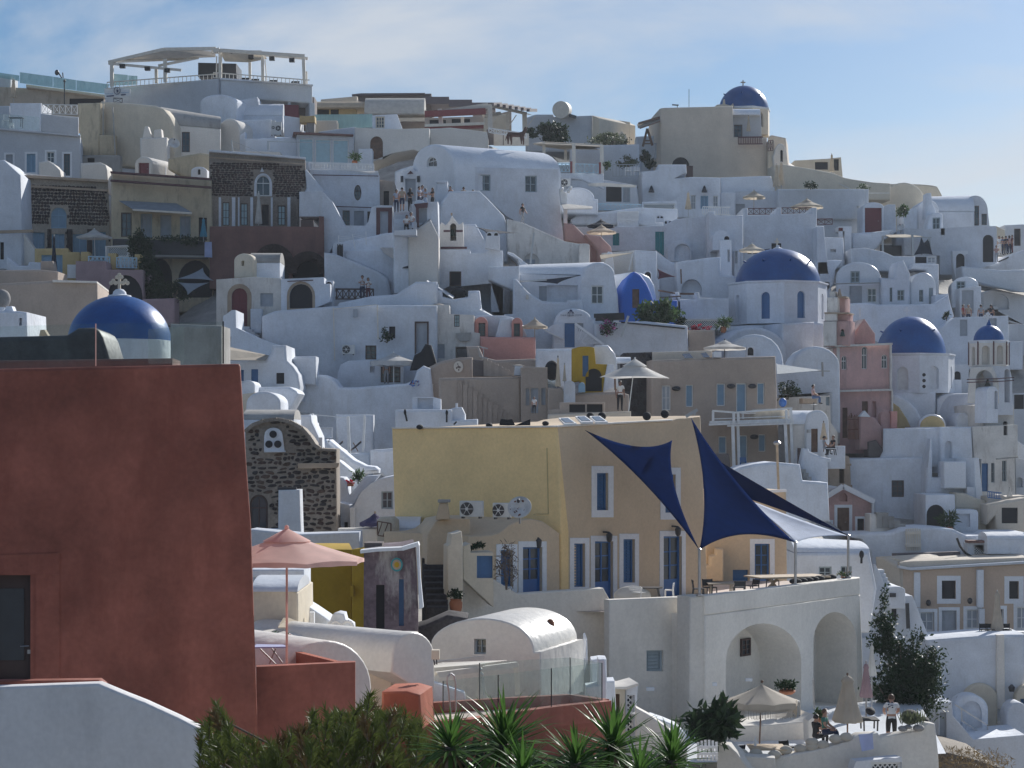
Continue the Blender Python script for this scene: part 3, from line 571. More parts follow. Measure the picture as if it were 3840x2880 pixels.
# ---- people
POSES={}
def body_mesh(pose):
    if pose in POSES: return POSES[pose]
    J=dict(pel=(0,0,.52),bel=(0,0,.60),che=(0,.005,.72),nck=(0,.0,.825),hd=(0,-.01,.885),top=(0,-.005,.955))
    for s,sg in(('l',-1),('r',1)):
        J[s+'sh']=(sg*.105,0,.795); J[s+'el']=(sg*.135,.015,.64); J[s+'wr']=(sg*.135,-.045,.50); J[s+'ha']=(sg*.133,-.06,.455)
        J[s+'hi']=(sg*.055,0,.50); J[s+'kn']=(sg*.06,-.012,.28); J[s+'an']=(sg*.062,.012,.045); J[s+'to']=(sg*.07,-.085,.02)
    if pose=='walk':
        J.update(lkn=(-.055,-.09,.29),lan=(-.055,-.06,.06),lto=(-.055,-.15,.035),rkn=(.055,.05,.28),ran=(.055,.16,.07),rto=(.055,.09,.02),lel=(-.14,.06,.65),lwr=(-.14,.06,.52),lha=(-.14,.05,.47),rel=(.14,-.05,.65),rwr=(.13,-.13,.55),rha=(.13,-.16,.52))
    if pose in('hold','phone'):
        J.update(rel=(.135,-.03,.66),rwr=(.05,-.15,.70),rha=(.03,-.17,.73),lel=(-.135,-.03,.66),lwr=(-.06,-.15,.68),lha=(-.03,-.17,.71))
    if pose=='umbr':
        J.update(rel=(.13,-.06,.66),rwr=(.07,-.10,.78),rha=(.06,-.11,.82))
    if pose=='work':
        J.update(rel=(.14,-.02,.66),rwr=(.10,-.15,.60),rha=(.08,-.2,.58),lel=(-.14,-.02,.66),lwr=(-.10,-.15,.60),lha=(-.08,-.2,.58),hd=(0,-.03,.88),top=(0,-.045,.945))
    if pose=='bend':
        J.update(bel=(0,-.04,.6),che=(0,-.11,.68),nck=(0,-.19,.75),hd=(0,-.235,.79),top=(0,-.27,.84),lsh=(-.1,-.15,.74),rsh=(.1,-.15,.74),lel=(-.12,-.19,.6),rel=(.12,-.19,.6),lwr=(-.1,-.22,.48),rwr=(.1,-.22,.48),lha=(-.09,-.23,.44),rha=(.09,-.23,.44),rkn=(.06,-.05,.29),lkn=(-.06,.03,.28))
    if pose=='sit':
        dz=.26
        for kk in('pel','bel','che','nck','hd','top','lsh','rsh'): a=J[kk]; J[kk]=(a[0],a[1],a[2]-dz)
        J.update(lhi=(-.055,0,.25),rhi=(.055,0,.25),lkn=(-.07,-.24,.27),rkn=(.07,-.24,.27),lan=(-.07,-.22,.045),ran=(.07,-.25,.045),lto=(-.075,-.31,.02),rto=(.075,-.34,.02),lel=(-.14,-.04,.40),rel=(.14,-.04,.40),lwr=(-.09,-.16,.33),rwr=(.09,-.16,.33),lha=(-.07,-.2,.31),rha=(.07,-.2,.31))
    RAD=dict(pel=.078,bel=.068,che=.082,nck=.032,hd=.055,top=.035,sh=.043,el=.03,wr=.021,ha=.024,hi=.062,kn=.042,an=.027,to=.024)
    names=list(J); E=[('pel','bel'),('bel','che'),('che','nck'),('nck','hd'),('hd','top')]
    for s in'lr': E+=[('che',s+'sh'),(s+'sh',s+'el'),(s+'el',s+'wr'),(s+'wr',s+'ha'),('pel',s+'hi'),(s+'hi',s+'kn'),(s+'kn',s+'an'),(s+'an',s+'to')]
    me=bpy.data.meshes.new('body_rig'); me.from_pydata([J[k] for k in names],[(names.index(a),names.index(b)) for a,b in E],[])
    ob=bpy.data.objects.new('rig',me); COL.objects.link(ob); md=ob.modifiers.new('skin','SKIN'); md.use_smooth_shade=True
    for i,k in enumerate(names):
        rr=RAD[k if k in RAD else k[1:]]; sv=me.skin_vertices[0].data[i]; sv.radius=(rr*(1.25 if k in('che','pel','bel') else 1),rr*(.8 if k in('che','bel') else 1)); sv.use_root=(k=='pel')
    sd=ob.modifiers.new('sub','SUBSURF'); sd.levels=1
    dg=bpy.context.evaluated_depsgraph_get(); ev=ob.evaluated_get(dg); m2=bpy.data.meshes.new_from_object(ev); bpy.data.objects.remove(ob)
    vs=[v.co.copy() for v in m2.vertices]; fs=[tuple(p.vertices) for p in m2.polygons]; mb=MB(); mb.add(vs,fs)
    jv={k:Vector(J[k]) for k in names}; mi=[]
    for f in fs:
        c=sum((vs[i] for i in f),Vector())/len(f); best=None;bd=9
        for a,b in E:
            A,Bv=jv[a],jv[b]; ab=Bv-A; tt=max(0,min(1,(c-A).dot(ab)/max(1e-9,ab.dot(ab)))); dd=(c-(A+ab*tt)).length
            if dd<bd: bd=dd; best=(a,b,tt)
        a,b,tt=best
        k=1
        if b in('hd','top'): k=0
        elif a=='che' and b=='nck': k=0 if tt>.8 else 1
        elif b[1:] in('wr','ha'): k=0
        elif b[1:]=='el': k=0 if tt>.62 else 1
        elif (a,b)==('pel','bel'): k=2 if tt<.45 else 1
        elif b[1:]in('hi','kn'): k=2
        elif b[1:]=='an': k=4
        elif b[1:]=='to': k=3
        mi.append(k)
    mb.mi=mi
    mb.cur=0
    for s,sg in(('l',-1),('r',1)):       # fingers and thumb
        h=jv[s+'ha']; d=(h-jv[s+'wr']).normalized(); sd_=d.cross(Vector((0,1,.2))).normalized()
        for i in range(4):
            a=h+d*.012+sd_*((i-1.5)*.0105); ln=(.030,.036,.038,.028)[i]; b=a+d*ln*.55; c=b+(d+Vector((0,-.6,0))).normalized()*ln*.5; mb.tube(a,b,.0055,.005,5); mb.tube(b,c,.005,.0038,5)
        a=h-d*.012+sd_*(-sg)*.016; mb.tube(a,a+(d-sd_*sg*.9).normalized()*.032,.0062,.0045,5)
    hd=jv['hd']; up=(jv['top']-jv['hd']).normalized()
    mb._ball(hd+Vector((0,-.058,-.002)),.008,.012,.014,6,4)
    for sg in(-1,1): mb._ball(hd+Vector((sg*.056,.004,.0)),.008,.014,.018,6,4)
    mb.cur=5
    for sg in(-1,1): mb._ball(hd+Vector((sg*.02,-.05,.012)),.007,.006,.005,6,4)
    mb.add([hd+Vector((-.018,-.055,-.027)),hd+Vector((.018,-.055,-.027)),hd+Vector((.016,-.056,-.031)),hd+Vector((-.016,-.056,-.031))],[(0,1,2,3)])
    POSES[pose]=(mb,jv); return POSES[pose]
def person(cx,yf,Y,label,h=1.72,pose='stand',rot=0,shirt='c_white',legs='c_navy',skin='skin',hair='hair_dark',shoes='c_black',shin=None,long=False,hat=None,bag=None,group='people',zoff=0):
    mb,jv=body_mesh(pose); r=thing('person',label,'person',group); b=P(cx,yf,Y)+Vector((0,0,zoff)); q=Matrix.Rotation(R(rot),3,'Z')
    m=MB(); m.v=[tuple(b+q@(Vector(v)*h)) for v in mb.v]; m.f=list(mb.f); m.mi=list(mb.mi); m.obj('body',[skin,shirt,legs,shoes,shin or legs,'hair_dark'],r,80)
    hd=jv['hd']; up=(jv['top']-jv['hd']).normalized(); T=lambda v:b+q@(Vector(v)*h)
    m=MB(); vs=[];n=14; fs=[]
    for k in range(6):
        a=k/5*1.75
        for i in range(n):
            g=2*math.pi*i/n; fr=math.sin(g); aa=min(a,1.05 if fr<-.3 else 1.95 if not long else 2.1); d=Vector((math.sin(aa)*math.cos(g)*.063,math.sin(aa)*math.sin(g)*.068+.006,math.cos(aa)*.082)); vs.append(T(hd+d+up*.012))
    fs=[(k*n+i,k*n+(i+1)%n,(k+1)*n+(i+1)%n,(k+1)*n+i) for k in range(5) for i in range(n)]; m.add(vs,fs)
    if long:
        vs=[];fs=[]
        for k in range(5):
            for i in range(9): g=math.pi*i/8; w_=.062-.006*k; vs.append(T(hd+Vector((math.cos(g)*w_,.012+math.sin(g)*(.06),.03-.05*k))))
        m.add(vs,[(k*9+i,k*9+i+1,k*9+10+i,k*9+9+i) for k in range(4) for i in range(8)])
    m.obj('hair',hair,r,80)
    if hat:
        m=MB(); c=T(hd+up*.04); m.lathe(c-Vector((0,0,.02*h)),[(.09*h if hat!='cap' else .066*h,0),(.085*h if hat!='cap' else .066*h,.006*h),(.062*h,.01*h),(.056*h,.05*h),(.03*h,.062*h)],16); m.obj('hat','c_white' if hat=='cap' else hat,r)
    if bag: m=MB(); m.obox(T((.13,.03,.52)),q@Vector((.03*h,0,0)),q@Vector((0,.07*h,0)),Vector((0,0,.08*h))); m.obj('bag',bag,r)
    return r
def sail(A,Bq,C,mat,root,k=.55,n=14,sag=.0,name='fabric',thick=.012):
    A,Bq,C=Vector(A),Vector(Bq),Vector(C); idx={}; vs=[]; fs=[]; nr=(Bq-A).cross(C-A).normalized()
    for i in range(n+1):
        for j in range(n+1-i):
            a,b=1-(i+j)/n,i/n; c=j/n; p=A*a+Bq*b+C*c+k*(a*b*(C-(A+Bq)/2)+b*c*(A-(Bq+C)/2)+c*a*(Bq-(A+C)/2))+Vector((0,0,-sag*27*a*b*c)); idx[i,j]=len(vs); vs.append(p)
    for i in range(n):
        for j in range(n-i):
            fs.append((idx[i,j],idx[i+1,j],idx[i,j+1]))
            if i+j<n-1: fs.append((idx[i+1,j],idx[i+1,j+1],idx[i,j+1]))
    m=MB(); m.add(vs,fs); o=m.obj(name,mat,root,80); sd=o.modifiers.new('s','SOLIDIFY'); sd.thickness=thick; return o
def text(s,x0,y0,x1,Y,mat,root,n='lettering',yaw=0,flip=False,proud=-.13):
    cu=bpy.data.curves.new('t','FONT'); cu.body=s; cu.align_x='LEFT'; ob=bpy.data.objects.new('t',cu); COL.objects.link(ob); dg=bpy.context.evaluated_depsgraph_get(); me=bpy.data.meshes.new_from_object(ob.evaluated_get(dg)); bpy.data.objects.remove(ob)
    xs=[v.co.x for v in me.vertices]; a,b=min(xs),max(xs); pl=Pl(P((x0+x1)/2,0,Y),R(yaw)); q0=pl.to2(x0,y0); q1=pl.to2(x1,y0); k=(q1[0]-q0[0])/(b-a)
    for v in me.vertices: c=v.co.copy(); v.co=pl.to3(q0[0]+(c.x-a)*k,q0[1]+c.y*k,proud+c.z)
    me.name=n; me.materials.append(M[mat]); o=bpy.data.objects.new(n,me); COL.objects.link(o); o.parent=root; return o
def stones(pl,poly,rows,cols,mats,root,holes=(),jit=.28,gap=.16,proud=.05,name='stone',limit=300,rowjit=.15,wvar=.9,hvar=.3):
    """irregular stones laid over a 2-d outline, each one an object; alike blanks share mesh data"""
    blanks=[]
    for b in range(8):
        m=MB(); k=7; a0=rnd.random(); pr=[]
        for i in range(k):
            g=2*math.pi*(i+.35*(rnd.random()-.5))/k; cx,cz=math.cos(g),math.sin(g); s=1/max(abs(cx),abs(cz))**.75; f=.5*s*(.95+.18*rnd.random()); pr.append((cx*f,cz*f))
        vs=[(x,0,z) for x,z in pr]+[(x*.97,-.7,z*.97) for x,z in pr]+[(x*.80,-1,z*.80) for x,z in pr]
        m.add(vs,[(i,(i+1)%k,k+(i+1)%k,k+i) for i in range(k)]+[(k+i,k+(i+1)%k,2*k+(i+1)%k,2*k+i) for i in range(k)]+[tuple(range(2*k,3*k))])
        blanks.append([m.mesh('stone_blank',mt,60) for mt in mats])
    xs=[p[0] for p in poly]; zs=[p[1] for p in poly]; x0,x1,z0,z1=min(xs),max(xs),min(zs),max(zs); sw,sh=(x1-x0)/cols,(z1-z0)/rows
    def ins(p,l):
        c=False
        for i in range(len(l)):
            a,b=l[i-1],l[i]
            if (a[1]>p[1])!=(b[1]>p[1]) and p[0]<(b[0]-a[0])*(p[1]-a[1])/(b[1]-a[1])+a[0]: c=not c
        return c
    rot=Matrix(((pl.e.x,pl.n.x,0),(pl.e.y,pl.n.y,0),(0,0,1))).to_4x4(); cnt=0
    for rr in range(rows):
        off=rnd.random()*.5
        c=-1.
        while c<cols:
            wd=.55+wvar*rnd.random(); a=x0+(c+off+wd/2)*sw; z=z0+(rr+.5+rowjit*(rnd.random()-.5))*sh; hh=sh*(1-gap)*(1.1-hvar+hvar*rnd.random()); ww=sw*wd*(1-gap); c+=wd
            if not all(ins((a+dx*ww*.5,z+dz*hh*.5),poly) for dx in(-.9,.9) for dz in(-.9,.9)): continue
            if any(ins((a+dx*ww*.5,z+dz*hh*.5),h) for h in holes for dx in(-1,0,1) for dz in(-1,0,1)): continue
            if cnt>=limit: return
            o=bpy.data.objects.new(name,blanks[rnd.randrange(8)][rnd.randrange(len(mats))]); COL.objects.link(o); o.parent=root
            o.matrix_local=Matrix.Translation(pl.to3(a,z,.02))@rot@Matrix.Rotation((rnd.random()-.5)*jit,4,'Y')@Matrix.Diagonal((ww,proud*(.7+.6*rnd.random()),hh,1)); cnt+=1
# ================================================================ upper left and skyline
t(0,160,800)   # A
H('terrace_house','old beige house with green glass balustrade on the far left skyline')
B([-30,455,275,470,1085,562,1085,800,-30,800],205,8,'beige_old',8,[(720,578,1070,640,'x')])
B([270,430,1090,537,1090,562,270,462],204.5,8.5,'beige',8,n='roof_slab',r=.03)
B([-20,330,110,345,110,470,-20,470],204.8,3,'grey_white')
for q in([205,305,548,352,548,462,205,418],[552,353,788,388,788,494,552,464],[792,389,1140,432,1085,530,792,496],[-10,310,200,340,200,400,-10,360]): glass(q,204.2,8,'glass_green',ax=600)
closed_umbrella(140,380,570,40,640,203,'canvas_cream','closed peach parasol against the old beige wall on the far left')
r=thing('street_lamp','slim dark lamp post in front of the glass balustrade','lamp'); bars([(668,640,203,668,400,203,.09)],'metal_dark','pole',r); bars([(640,365,203,600,300,203,.12),(655,365,203,650,310,203,.10)],'metal_dark','lamp_arm',r); MB().ball(P(668,398,203),.12,.12,.16).obj('lamp_head','metal_dark',r); MB().ball(P(590,310,203),.22,.2,.28).obj('floodlight','metal_dark',r)

H('corner_house','grey white house with four tall doors and a roof terrace on the left edge')
B([-30,888,400,925,835,968,845,1420,-30,1420],172,8,'grey_white',10,[(62,1160,132,1300,'D+'),(276,1152,368,1345,'c+'),(485,1132,566,1245,'g+'),(662,1152,726,1380,'k+')])
B([-30,880,835,958,835,975,-30,900],171.6,.5,'grey_white',10,n='cornice',r=.03)
B([422,735,815,770,815,965,422,925],171.9,.4,'grey_white',10,n='parapet')
B((100,625,425,900),176,4,'white',0); B([-30,655,100,655,100,900,-30,900],178,4,'grey_white')
rail(435,640,800,648,95,6,171.8,'white_paint','white cross lattice railing on the corner house roof terrace','x')
glass([-20,735,410,770,410,912,-20,885],171.9,10)
table(170,778,70,880,173.5,'dark bistro table on the corner house roof terrace','metal_dark','metal_dark')
chair(60,740,30,870,173,'white chair beside the dark bistro table on the roof terrace','white_paint'); chair(120,830,18,885,173,'small white stool by the dark bistro table','white_paint')

H('gable_house','tall cream house with blank gable wall and grey barrel roof, upper left')
B([805,628,1030,622,1045,606,1350,630,1600,652,1690,685,1760,770,1800,860,1815,1250,840,1250],180,1.5,'cream',-14)
B([800,628,850,628,1032,621,1032,1180,840,1170],179.2,1,'cream_old',-14)
B((1030,955,1190,1180),178.6,1,'cream_old')
L(1660,2290,672,838,1180,180.5,2.6,'cement','white_warm',8,yt2=775,ye2=890,o=[(1885,925,1968,1135,'k')])
B([1450,1245,1450,985,1730,980,1730,1245],176,1.6,'white_warm',n='chimney_stack'); B([1472,990,1500,868,1535,868,1578,990],176.2,1.0,'white_warm',n='chimney'); B([1592,985,1598,905,1670,895,1680,985],176.2,1.0,'white_warm',n='chimney')
bars([(1070,600,179,1070,960,179,.09),(1170,670,178.4,1195,1160,178.4,.10)],'cement','drain_pipe')
H('roof_shed','small arched white shed with a dark red door below the cream gable')
V(1395,1582,1262,1180,1370,170,3.5,'white_warm',-22,[(1435,1246,1545,1362,'r')])
B([1580,1190,1720,1290,1720,1380,1580,1380],171.5,2,'white')
H('yard_wall','ochre weathered yard wall with a tiny white arched chapel box')
B([1925,1165,2080,1140,2175,1155,2180,1430,1740,1310,1740,1200],168.5,2,'cream_old'); V(1980,2145,1330,1285,1420,166.5,1.5,'white',0,[(2050,1310,2078,1368,'Ax')])
B([840,1165,1245,1165,1250,1420,840,1420],177,1,'cement',0,[(905,1195,980,1240,'x')])
dish(1800,1050,62,172,'pale satellite dish beside the twin chimneys',20)
# arches in front of corner house
H('arched_buttress','white curved garden walls behind the stone house roof')
B([400,1240,500,1222,560,1260,620,1320,650,1380,400,1380],167,2,'white_warm'); B([835,1250,1040,1240,1095,1265,1110,1320,1130,1480,835,1420],166,2.5,'white_warm')

# ---- restaurant with canvas roofs
H('restaurant','white rooftop restaurant with canvas pergola, top left of the skyline','restaurant')
B([1082,478,1340,445,2262,370,2262,760,1082,700],196,6,'grey_white',-16)
t(800,160,800)  # B
B([75,372,1028,440,1030,630,455,588,455,720,75,720],195.6,6,'grey_white',14)
B((440,560,1045,800),199.5,3,'taupe_dark'); B((1000,625,1052,960),196.2,3,'grey_white',14); B((772,600,802,700),196.4,.5,'white')
B([75,365,1035,432,1035,446,75,380],195.3,.6,'white',14,n='cornice',r=.02)
bars([(0,90,194,66,70,194,.35),(66,80,194,945,140,196,.32),(-20,95,196,500,100,197,.30),(500,125,197,980,165,197,.25)],'off_white','beam'); 
bars([(72,100,195,72,365,195,.3),(510,135,195.5,515,395,195.5,.28),(935,165,196,945,430,196,.3),(378,190,199,380,380,199,.25),(965,300,197,968,440,197,.2),(35,140,195,30,360,195,.1),(535,180,196,555,395,196,.08)],'off_white','post')
MB().prism([P(70,105,195),P(500,100,199),P(555,170,197),P(370,205,195),P(120,195,194.5)],(0,0,.05)).obj('awning','canvas_cream',CUR)
B([-160,205,238,215,240,370,-160,350],199,4,'metal_dark',n='bar_cabin')
for x,y in((172,128),(392,148),(608,165),(815,182)): MB().box(P(x,y,195.8),.5,.5,.36).obj('floodlight','black',CUR)
t(0,160,800)
bars([(1125,205,195,1700,70,195,.3),(1700,70,195,2240,62,195,.3),(1125,215,195,1880,285,195,.22),(1220,195,197,1940,165,197,.25),(1640,240,195.5,2060,155,196,.22),(1700,180,196,1930,172,197,.18)],'off_white','beam')
bars([(1160,215,195,1160,455,195,.32),(1620,270,196,1622,420,196,.28),(1712,170,195,1715,410,195,.32)],'off_white','post')
MB().prism([P(1225,190,195),P(1700,72,197),P(2235,95,199),P(2235,150,196),P(1640,168,195)],(0,0,.05)).obj('awning','canvas_beige',CUR)
for x,y in((1270,245),(1530,270),(1735,290)): MB().box(P(x,y,195),.5,.5,.34).obj('floodlight','black',CUR)
rail(1110,412,2240,325,60,26,195.2,'off_white','pale balcony railing along the restaurant terrace, left part','v',w=.07)
for i,q in enumerate(([1178,322,1325,335,1325,440,1178,445],[1330,340,1425,345,1425,435,1330,440])): glass(q,196,0,'glass_green')
t(800,160,800)
rail(0,310,998,388,52,24,195,'off_white','pale balcony railing along the restaurant terrace, right part','v',w=.07)
for i,(x,l) in enumerate(((330,'first'),(430,'second'),(620,'third'),(850,'fourth'))): chair(x,355+i*12,38,410+i*8,197,'dark folding chair on the restaurant terrace, %s from the left'%l,'black_cloth',solid=True)
t(0,160,800)
H('restaurant_sign','white sign board with a round bird emblem on the restaurant corner','sign')
B([1080,475,1350,478,1350,555,1085,572],195.1,.08,'white_paint',-16,n='board',r=.01); 
pl=Pl(P(1215,0,195.0),R(-16)); a=pl.to2(1217,498); rr=.34
m=MB(); ring=[]; n=28
for k in range(n):
    g=2*math.pi*k/n; m_=2*math.pi*(k+1)/n; m.prism([pl.to3(a[0]+q*math.cos(h),a[1]+q*math.sin(h)*1.1,-.06) for q,h in((rr,g),(rr,m_),(rr*.86,m_),(rr*.86,g))],pl.n*.03)
m.obj('emblem_ring','navy_ink',CUR)
m=MB(); m.prism([pl.to3(a[0]+x*rr,a[1]+z*rr*1.1,-.07) for x,z in((-.05,.62),(.1,.68),(.12,.45),(-.02,.2),(.1,.12),(.35,.15),(.42,-.1),(.3,-.35),(.05,-.4),(.02,-.72),(-.05,-.72),(-.08,-.35),(-.2,-.1),(-.18,.1),(-.02,.4))],pl.n*.03); m.obj('emblem_bird','navy_ink',CUR)
text('Pelekanos',1095,540,1182,194.9,'paint_lblue',CUR,yaw=-16); text('Pelekanos',1252,528,1342,194.9,'paint_lblue',CUR,yaw=-16)
bars([(1105,556,194.9,1182,549,194.9,.10),(1255,541,194.9,1338,536,194.9,.10)],'navy_ink','small_print')
rail(1180,575,1268,578,45,1,194.6,'metal_dark','small dark iron window grille under the restaurant sign','x')

# ---- second row under restaurant
t(800,160,800)
H('vault_roof_house','white house with a lying barrel vault under the restaurant')
L(275,722,640,755,830,190,2.2,'white_gloss','white',4); V(-140,240,620,535,830,188.5,4,'white',-14); B([240,600,455,560,470,660,240,800],190.5,3,'white')
B([245,800,600,795,605,990,320,1000,245,985],186.5,4,'white'); B([730,755,900,780,905,960,735,960],188,3,'white')
V(55,275,900,785,1130,184.5,5,'white_warm',-20); B([270,960,330,925,330,1130,270,1130],184.2,2,'white')
for i,(x0,x1) in enumerate(((600,640),(640,705))): ac(x0,805+i*15,x1,955,185.5,'tall outdoor cooling unit on the flat roof, %s of the pair'%('left' if i==0 else 'right'))
H('water_tank','ochre plastered water tank box on the restaurant roof edge','tank'); B([895,755,960,762,1050,755,1052,825,895,825],187,1.5,'ochre',n='tank',r=.02); B([965,825,1048,825,1048,930,985,930],187.3,1,'cement',n='stand')
MB().box(P(795,722,196.6),1.7,.8,1.3).obj('red_bin','door_red',thing('storage_bin','red plastic bin in the open kitchen under the restaurant','bin'))
H('low_roof_house','low white house behind the dark brick facade')
B([325,995,600,985,870,975,890,1140,940,1210,325,1140],183,5,'white'); B([200,1120,690,1130,700,1180,200,1180],178,2,'white_warm')
r=thing('washing_line','thin post with sagging wires behind the dark brick house','line'); bars([(188,1010,177,205,1140,177,.08),(200,1020,177,540,1160,177,.03),(205,1090,177,370,1150,177,.03),(570,1020,180,568,1115,180,.2),(560,1025,180,1300,1042,180,.06)],'metal','wire',r)
H('glass_pavilion','flat roofed pavilion with three pale glass walls','pavilion')
B([865,945,1458,970,1458,1270,865,1250],182,5,'grey_white',8,[(885,992,1038,1240,'p'),(1056,1000,1220,1246,'p'),(1238,1006,1404,1250,'p')])
B([830,925,1000,930,1452,950,1452,968,830,945],181.6,5.6,'brown_red',8,n='roof',r=.02)
H('arch_door_house','white house with arched brown wooden door below the canopies')
B([1462,880,1905,895,2240,885,2240,1180,2080,1110,1880,1145,1700,1215,1462,1260],184,6,'white_warm',0,[(1626,970,1758,1208,'Aw')])
B([1085,922,1460,872,1466,962,1085,932],187,3,'white',-20); B((1505,1098,1645,1270),181.5,2,'white'); B((1055,805,1282,930),190,2,'beige')
glass([1050,745,1650,740,1650,880,1285,890,1050,810],192,0,'glass_green')
H('roof_access','white stair box with small paned door on the flat roof','stair box'); B([1648,752,1905,740,1990,890,1648,892],188,3,'white',0,[(1682,765,1776,886,'z')])
H('long_roof_house','long flat beige house on the skyline with dark roof edge')
B([1112,586,1490,552,1492,820,1112,800],212,6,'beige'); B([1440,542,1530,530,2195,525,2260,525,2260,760,1440,760],215,8,'taupe_dark'); B([1436,534,1530,524,2195,520,2195,534,1436,548],214.5,8.5,'slate',n='roof_edge',r=.02)
H('tan_canopy','tan fabric canopy tunnel on the skyline restaurant','canopy'); L(1045,1560,618,672,None,206,2.0,'canvas_cream'); B((1040,660,1480,770),207,1,'ochre',0,[(1060,690,1200,765,'x'),(1215,690,1300,765,'x')])
H('grey_canopy','pale grey fabric canopy tunnel beside the tan one','canopy'); L(1565,2185,580,735,None,205,2.6,'canvas_white')
B([1565,735,2212,700,2212,760,1565,770],206,1,'canvas_beige',n='side_cloth',r=.02)

t(1600,160,800)  # C
H('pergola_restaurant','skyline restaurant with red beamed pergola and stepped dark roofs','restaurant')
for a,b,c in((-40,560,232),(232,590,470),(470,620,712)): B((a,b,c,b+75),214,5,'slate',n='roof_slab',r=.02)
B([-20,780,650,760,880,700,880,930,-20,910],205,2,'taupe',0,[(30,800,200,850,'x'),(260,790,450,850,'x')]); B((590,740,830,900),203,1,'cream')
bars([(-20,755,196,640,655,196,.5),(-20,770,195.8,615,735,195.8,.12),(650,650,196,1030,735,200,.25),(590,760,197,760,735,199,.3)],'off_white','beam'); bars([(-20,742,195.5,612,712,195.5,.55)],'red_beam','fascia')
bars([(135,690,196,150,850,196,.4),(655,645,196,660,930,196,.45),(838,735,200,840,905,200,.4),(1015,740,200,1018,930,200,.45),(370,770,198,370,850,198,.3)],'off_white','post')
for i in range(7): bars([(680+62*i,640+10*i,196,765+61*i,635+11*i,201,.30)],'slate','rafter')
bars([(-20,860,194,600,838,194,.25)],'off_white','sill_beam'); bars([(-20,875,194.5,590,860,194.5,.5)],'red_beam','fascia')
bars([(740,745,199,680,830,199,.08),(930,750,199,850,870,199,.08),(1125,760,199,1030,890,199,.08)],'off_white','brace')
sail(P(1030,725,200),P(1130,760,200),P(1035,745,203),'canvas_white',CUR)
H('terrace_wall','white terrace wall with brown framed window below the pergola restaurant','wall')
B([-30,895,250,880,625,925,640,1005,640,1070,-30,1070],186,4,'white_warm',0,[(-10,978,40,1060,'k')])
for i,(a,b) in enumerate(((622,695),(790,800))): B((a,900,b,1060),187.5,.2,'taupe_dark',n='fence_board',r=.01)
B((695,940,1060,1065),188.5,.3,'off_white',n='panel',r=.01)
rail(645,885,1035,945,45,5,187,'white_paint','white railing behind the donkey statue','x',w=.08)
# donkey statue
H('donkey_statue','brown donkey statue standing on the barrel roof','statue')
pm=P(930,1060,171.5); k=mpp(171.5)
J=[(-95,105),(-60,112),(0,100),(55,108),(80,128),(95,165),(112,150),(-85,60),(-85,30),(-85,2),(-55,60),(-50,30),(-55,2),(50,62),(52,32),(55,2),(72,62),(75,32),(72,2),(88,190),(100,188),(-105,80),(-112,45)]
E=[(0,1),(1,2),(2,3),(3,4),(4,5),(5,6),(0,7),(7,8),(8,9),(1,10),(10,11),(11,12),(3,13),(13,14),(14,15),(3,16),(16,17),(17,18),(5,19),(5,20),(0,21),(21,22)]
rad=[.30,.36,.36,.36,.26,.20,.12,.19,.11,.10,.19,.11,.10,.17,.1,.1,.17,.1,.1,.05,.05,.06,.05]
me=bpy.data.meshes.new('d'); me.from_pydata([(pm.x+x*k,pm.y+(.18 if i in(10,11,12,16,17,18) else -.18 if i in(7,8,9,13,14,15) else .08 if i==19 else -.08 if i==20 else 0),pm.z+z*k) for i,(x,z) in enumerate(J)],E,[]); ob=bpy.data.objects.new('d',me); COL.objects.link(ob); ob.modifiers.new('s','SKIN'); sb=ob.modifiers.new('u','SUBSURF'); sb.levels=1
for i,r_ in enumerate(rad): me.skin_vertices[0].data[i].radius=(r_*.62,r_*.62); me.skin_vertices[0].data[i].use_root=(i==2)
m2=bpy.data.meshes.new_from_object(ob.evaluated_get(bpy.context.evaluated_depsgraph_get())); bpy.data.objects.remove(ob); m2.materials.clear(); m2.materials.append(M['statue_brown']); m2.name='body'; o=bpy.data.objects.new('body',m2); COL.objects.link(o); o.parent=CUR; m2.shade_smooth()
H('ridge_house','long blue grey house on the skyline with a water heater on its roof')
B([1030,778,1130,742,1312,742,1322,766,1720,752,1720,1060,1030,1060],205,8,'grey_white'); B([1716,754,1775,778,1790,790,1790,1030,1716,1040],204.5,6,'cream',-40)
H('stepped_house','cream house with stepped parapet at the end of the ridge')
B([1785,800,1922,803,1925,862,1985,862,1985,802,2112,820,2116,1030,1785,1030],208,6,'cream'); B([1985,960,2020,915,2075,970,2080,1030,1985,1030],204,2,'cream')
H('water_heater','round solar water heater tank on the ridge house roof','water heater'); MB().tube(P(1390,695,203.4),P(1420,702,205),.85,.85,20).obj('tank','off_white',CUR); MB().obox(P(1450,745,204.5),Vector((.95,0,-.3)),Vector((0,.7,0)),Vector((.05,0,.06))).obj('collector','solar',CUR); bars([(1400,720,204,1410,765,204,.14),(1440,715,204,1450,765,204,.1)],'metal','leg')
bush(1315,935,165,105,199,'big round dark shrub on the ridge in front of the blue grey house','leaf_dark',2600,.32,clump=26); bush(1095,935,70,40,198,'low dark shrub beside the big round shrub','leaf_dark',500,.25); bush(1900,1010,190,55,196,'brownish planting along the ridge parapet','leaf_grey',1200,.25,clump=18)
H('parapet_wall','long pale parapet wall below the ridge planting','wall'); B([1490,1090,1830,1062,2205,1050,2205,1420,1490,1420],192,3,'grey_white'); B([2080,1260,2230,1240,2230,1500,2080,1500],193,2,'grey_white')
H('roof_canopy','flat beige canopy on pale posts above the blue lattice terrace','canopy')
B([1095,1050,1225,1030,1820,1058,1820,1085,1440,1110,1220,1080],187,.1,'canvas_beige',n='cloth',r=.0); bars([(1110,1050,185,1820,1062,187,.16)],'off_white','beam')
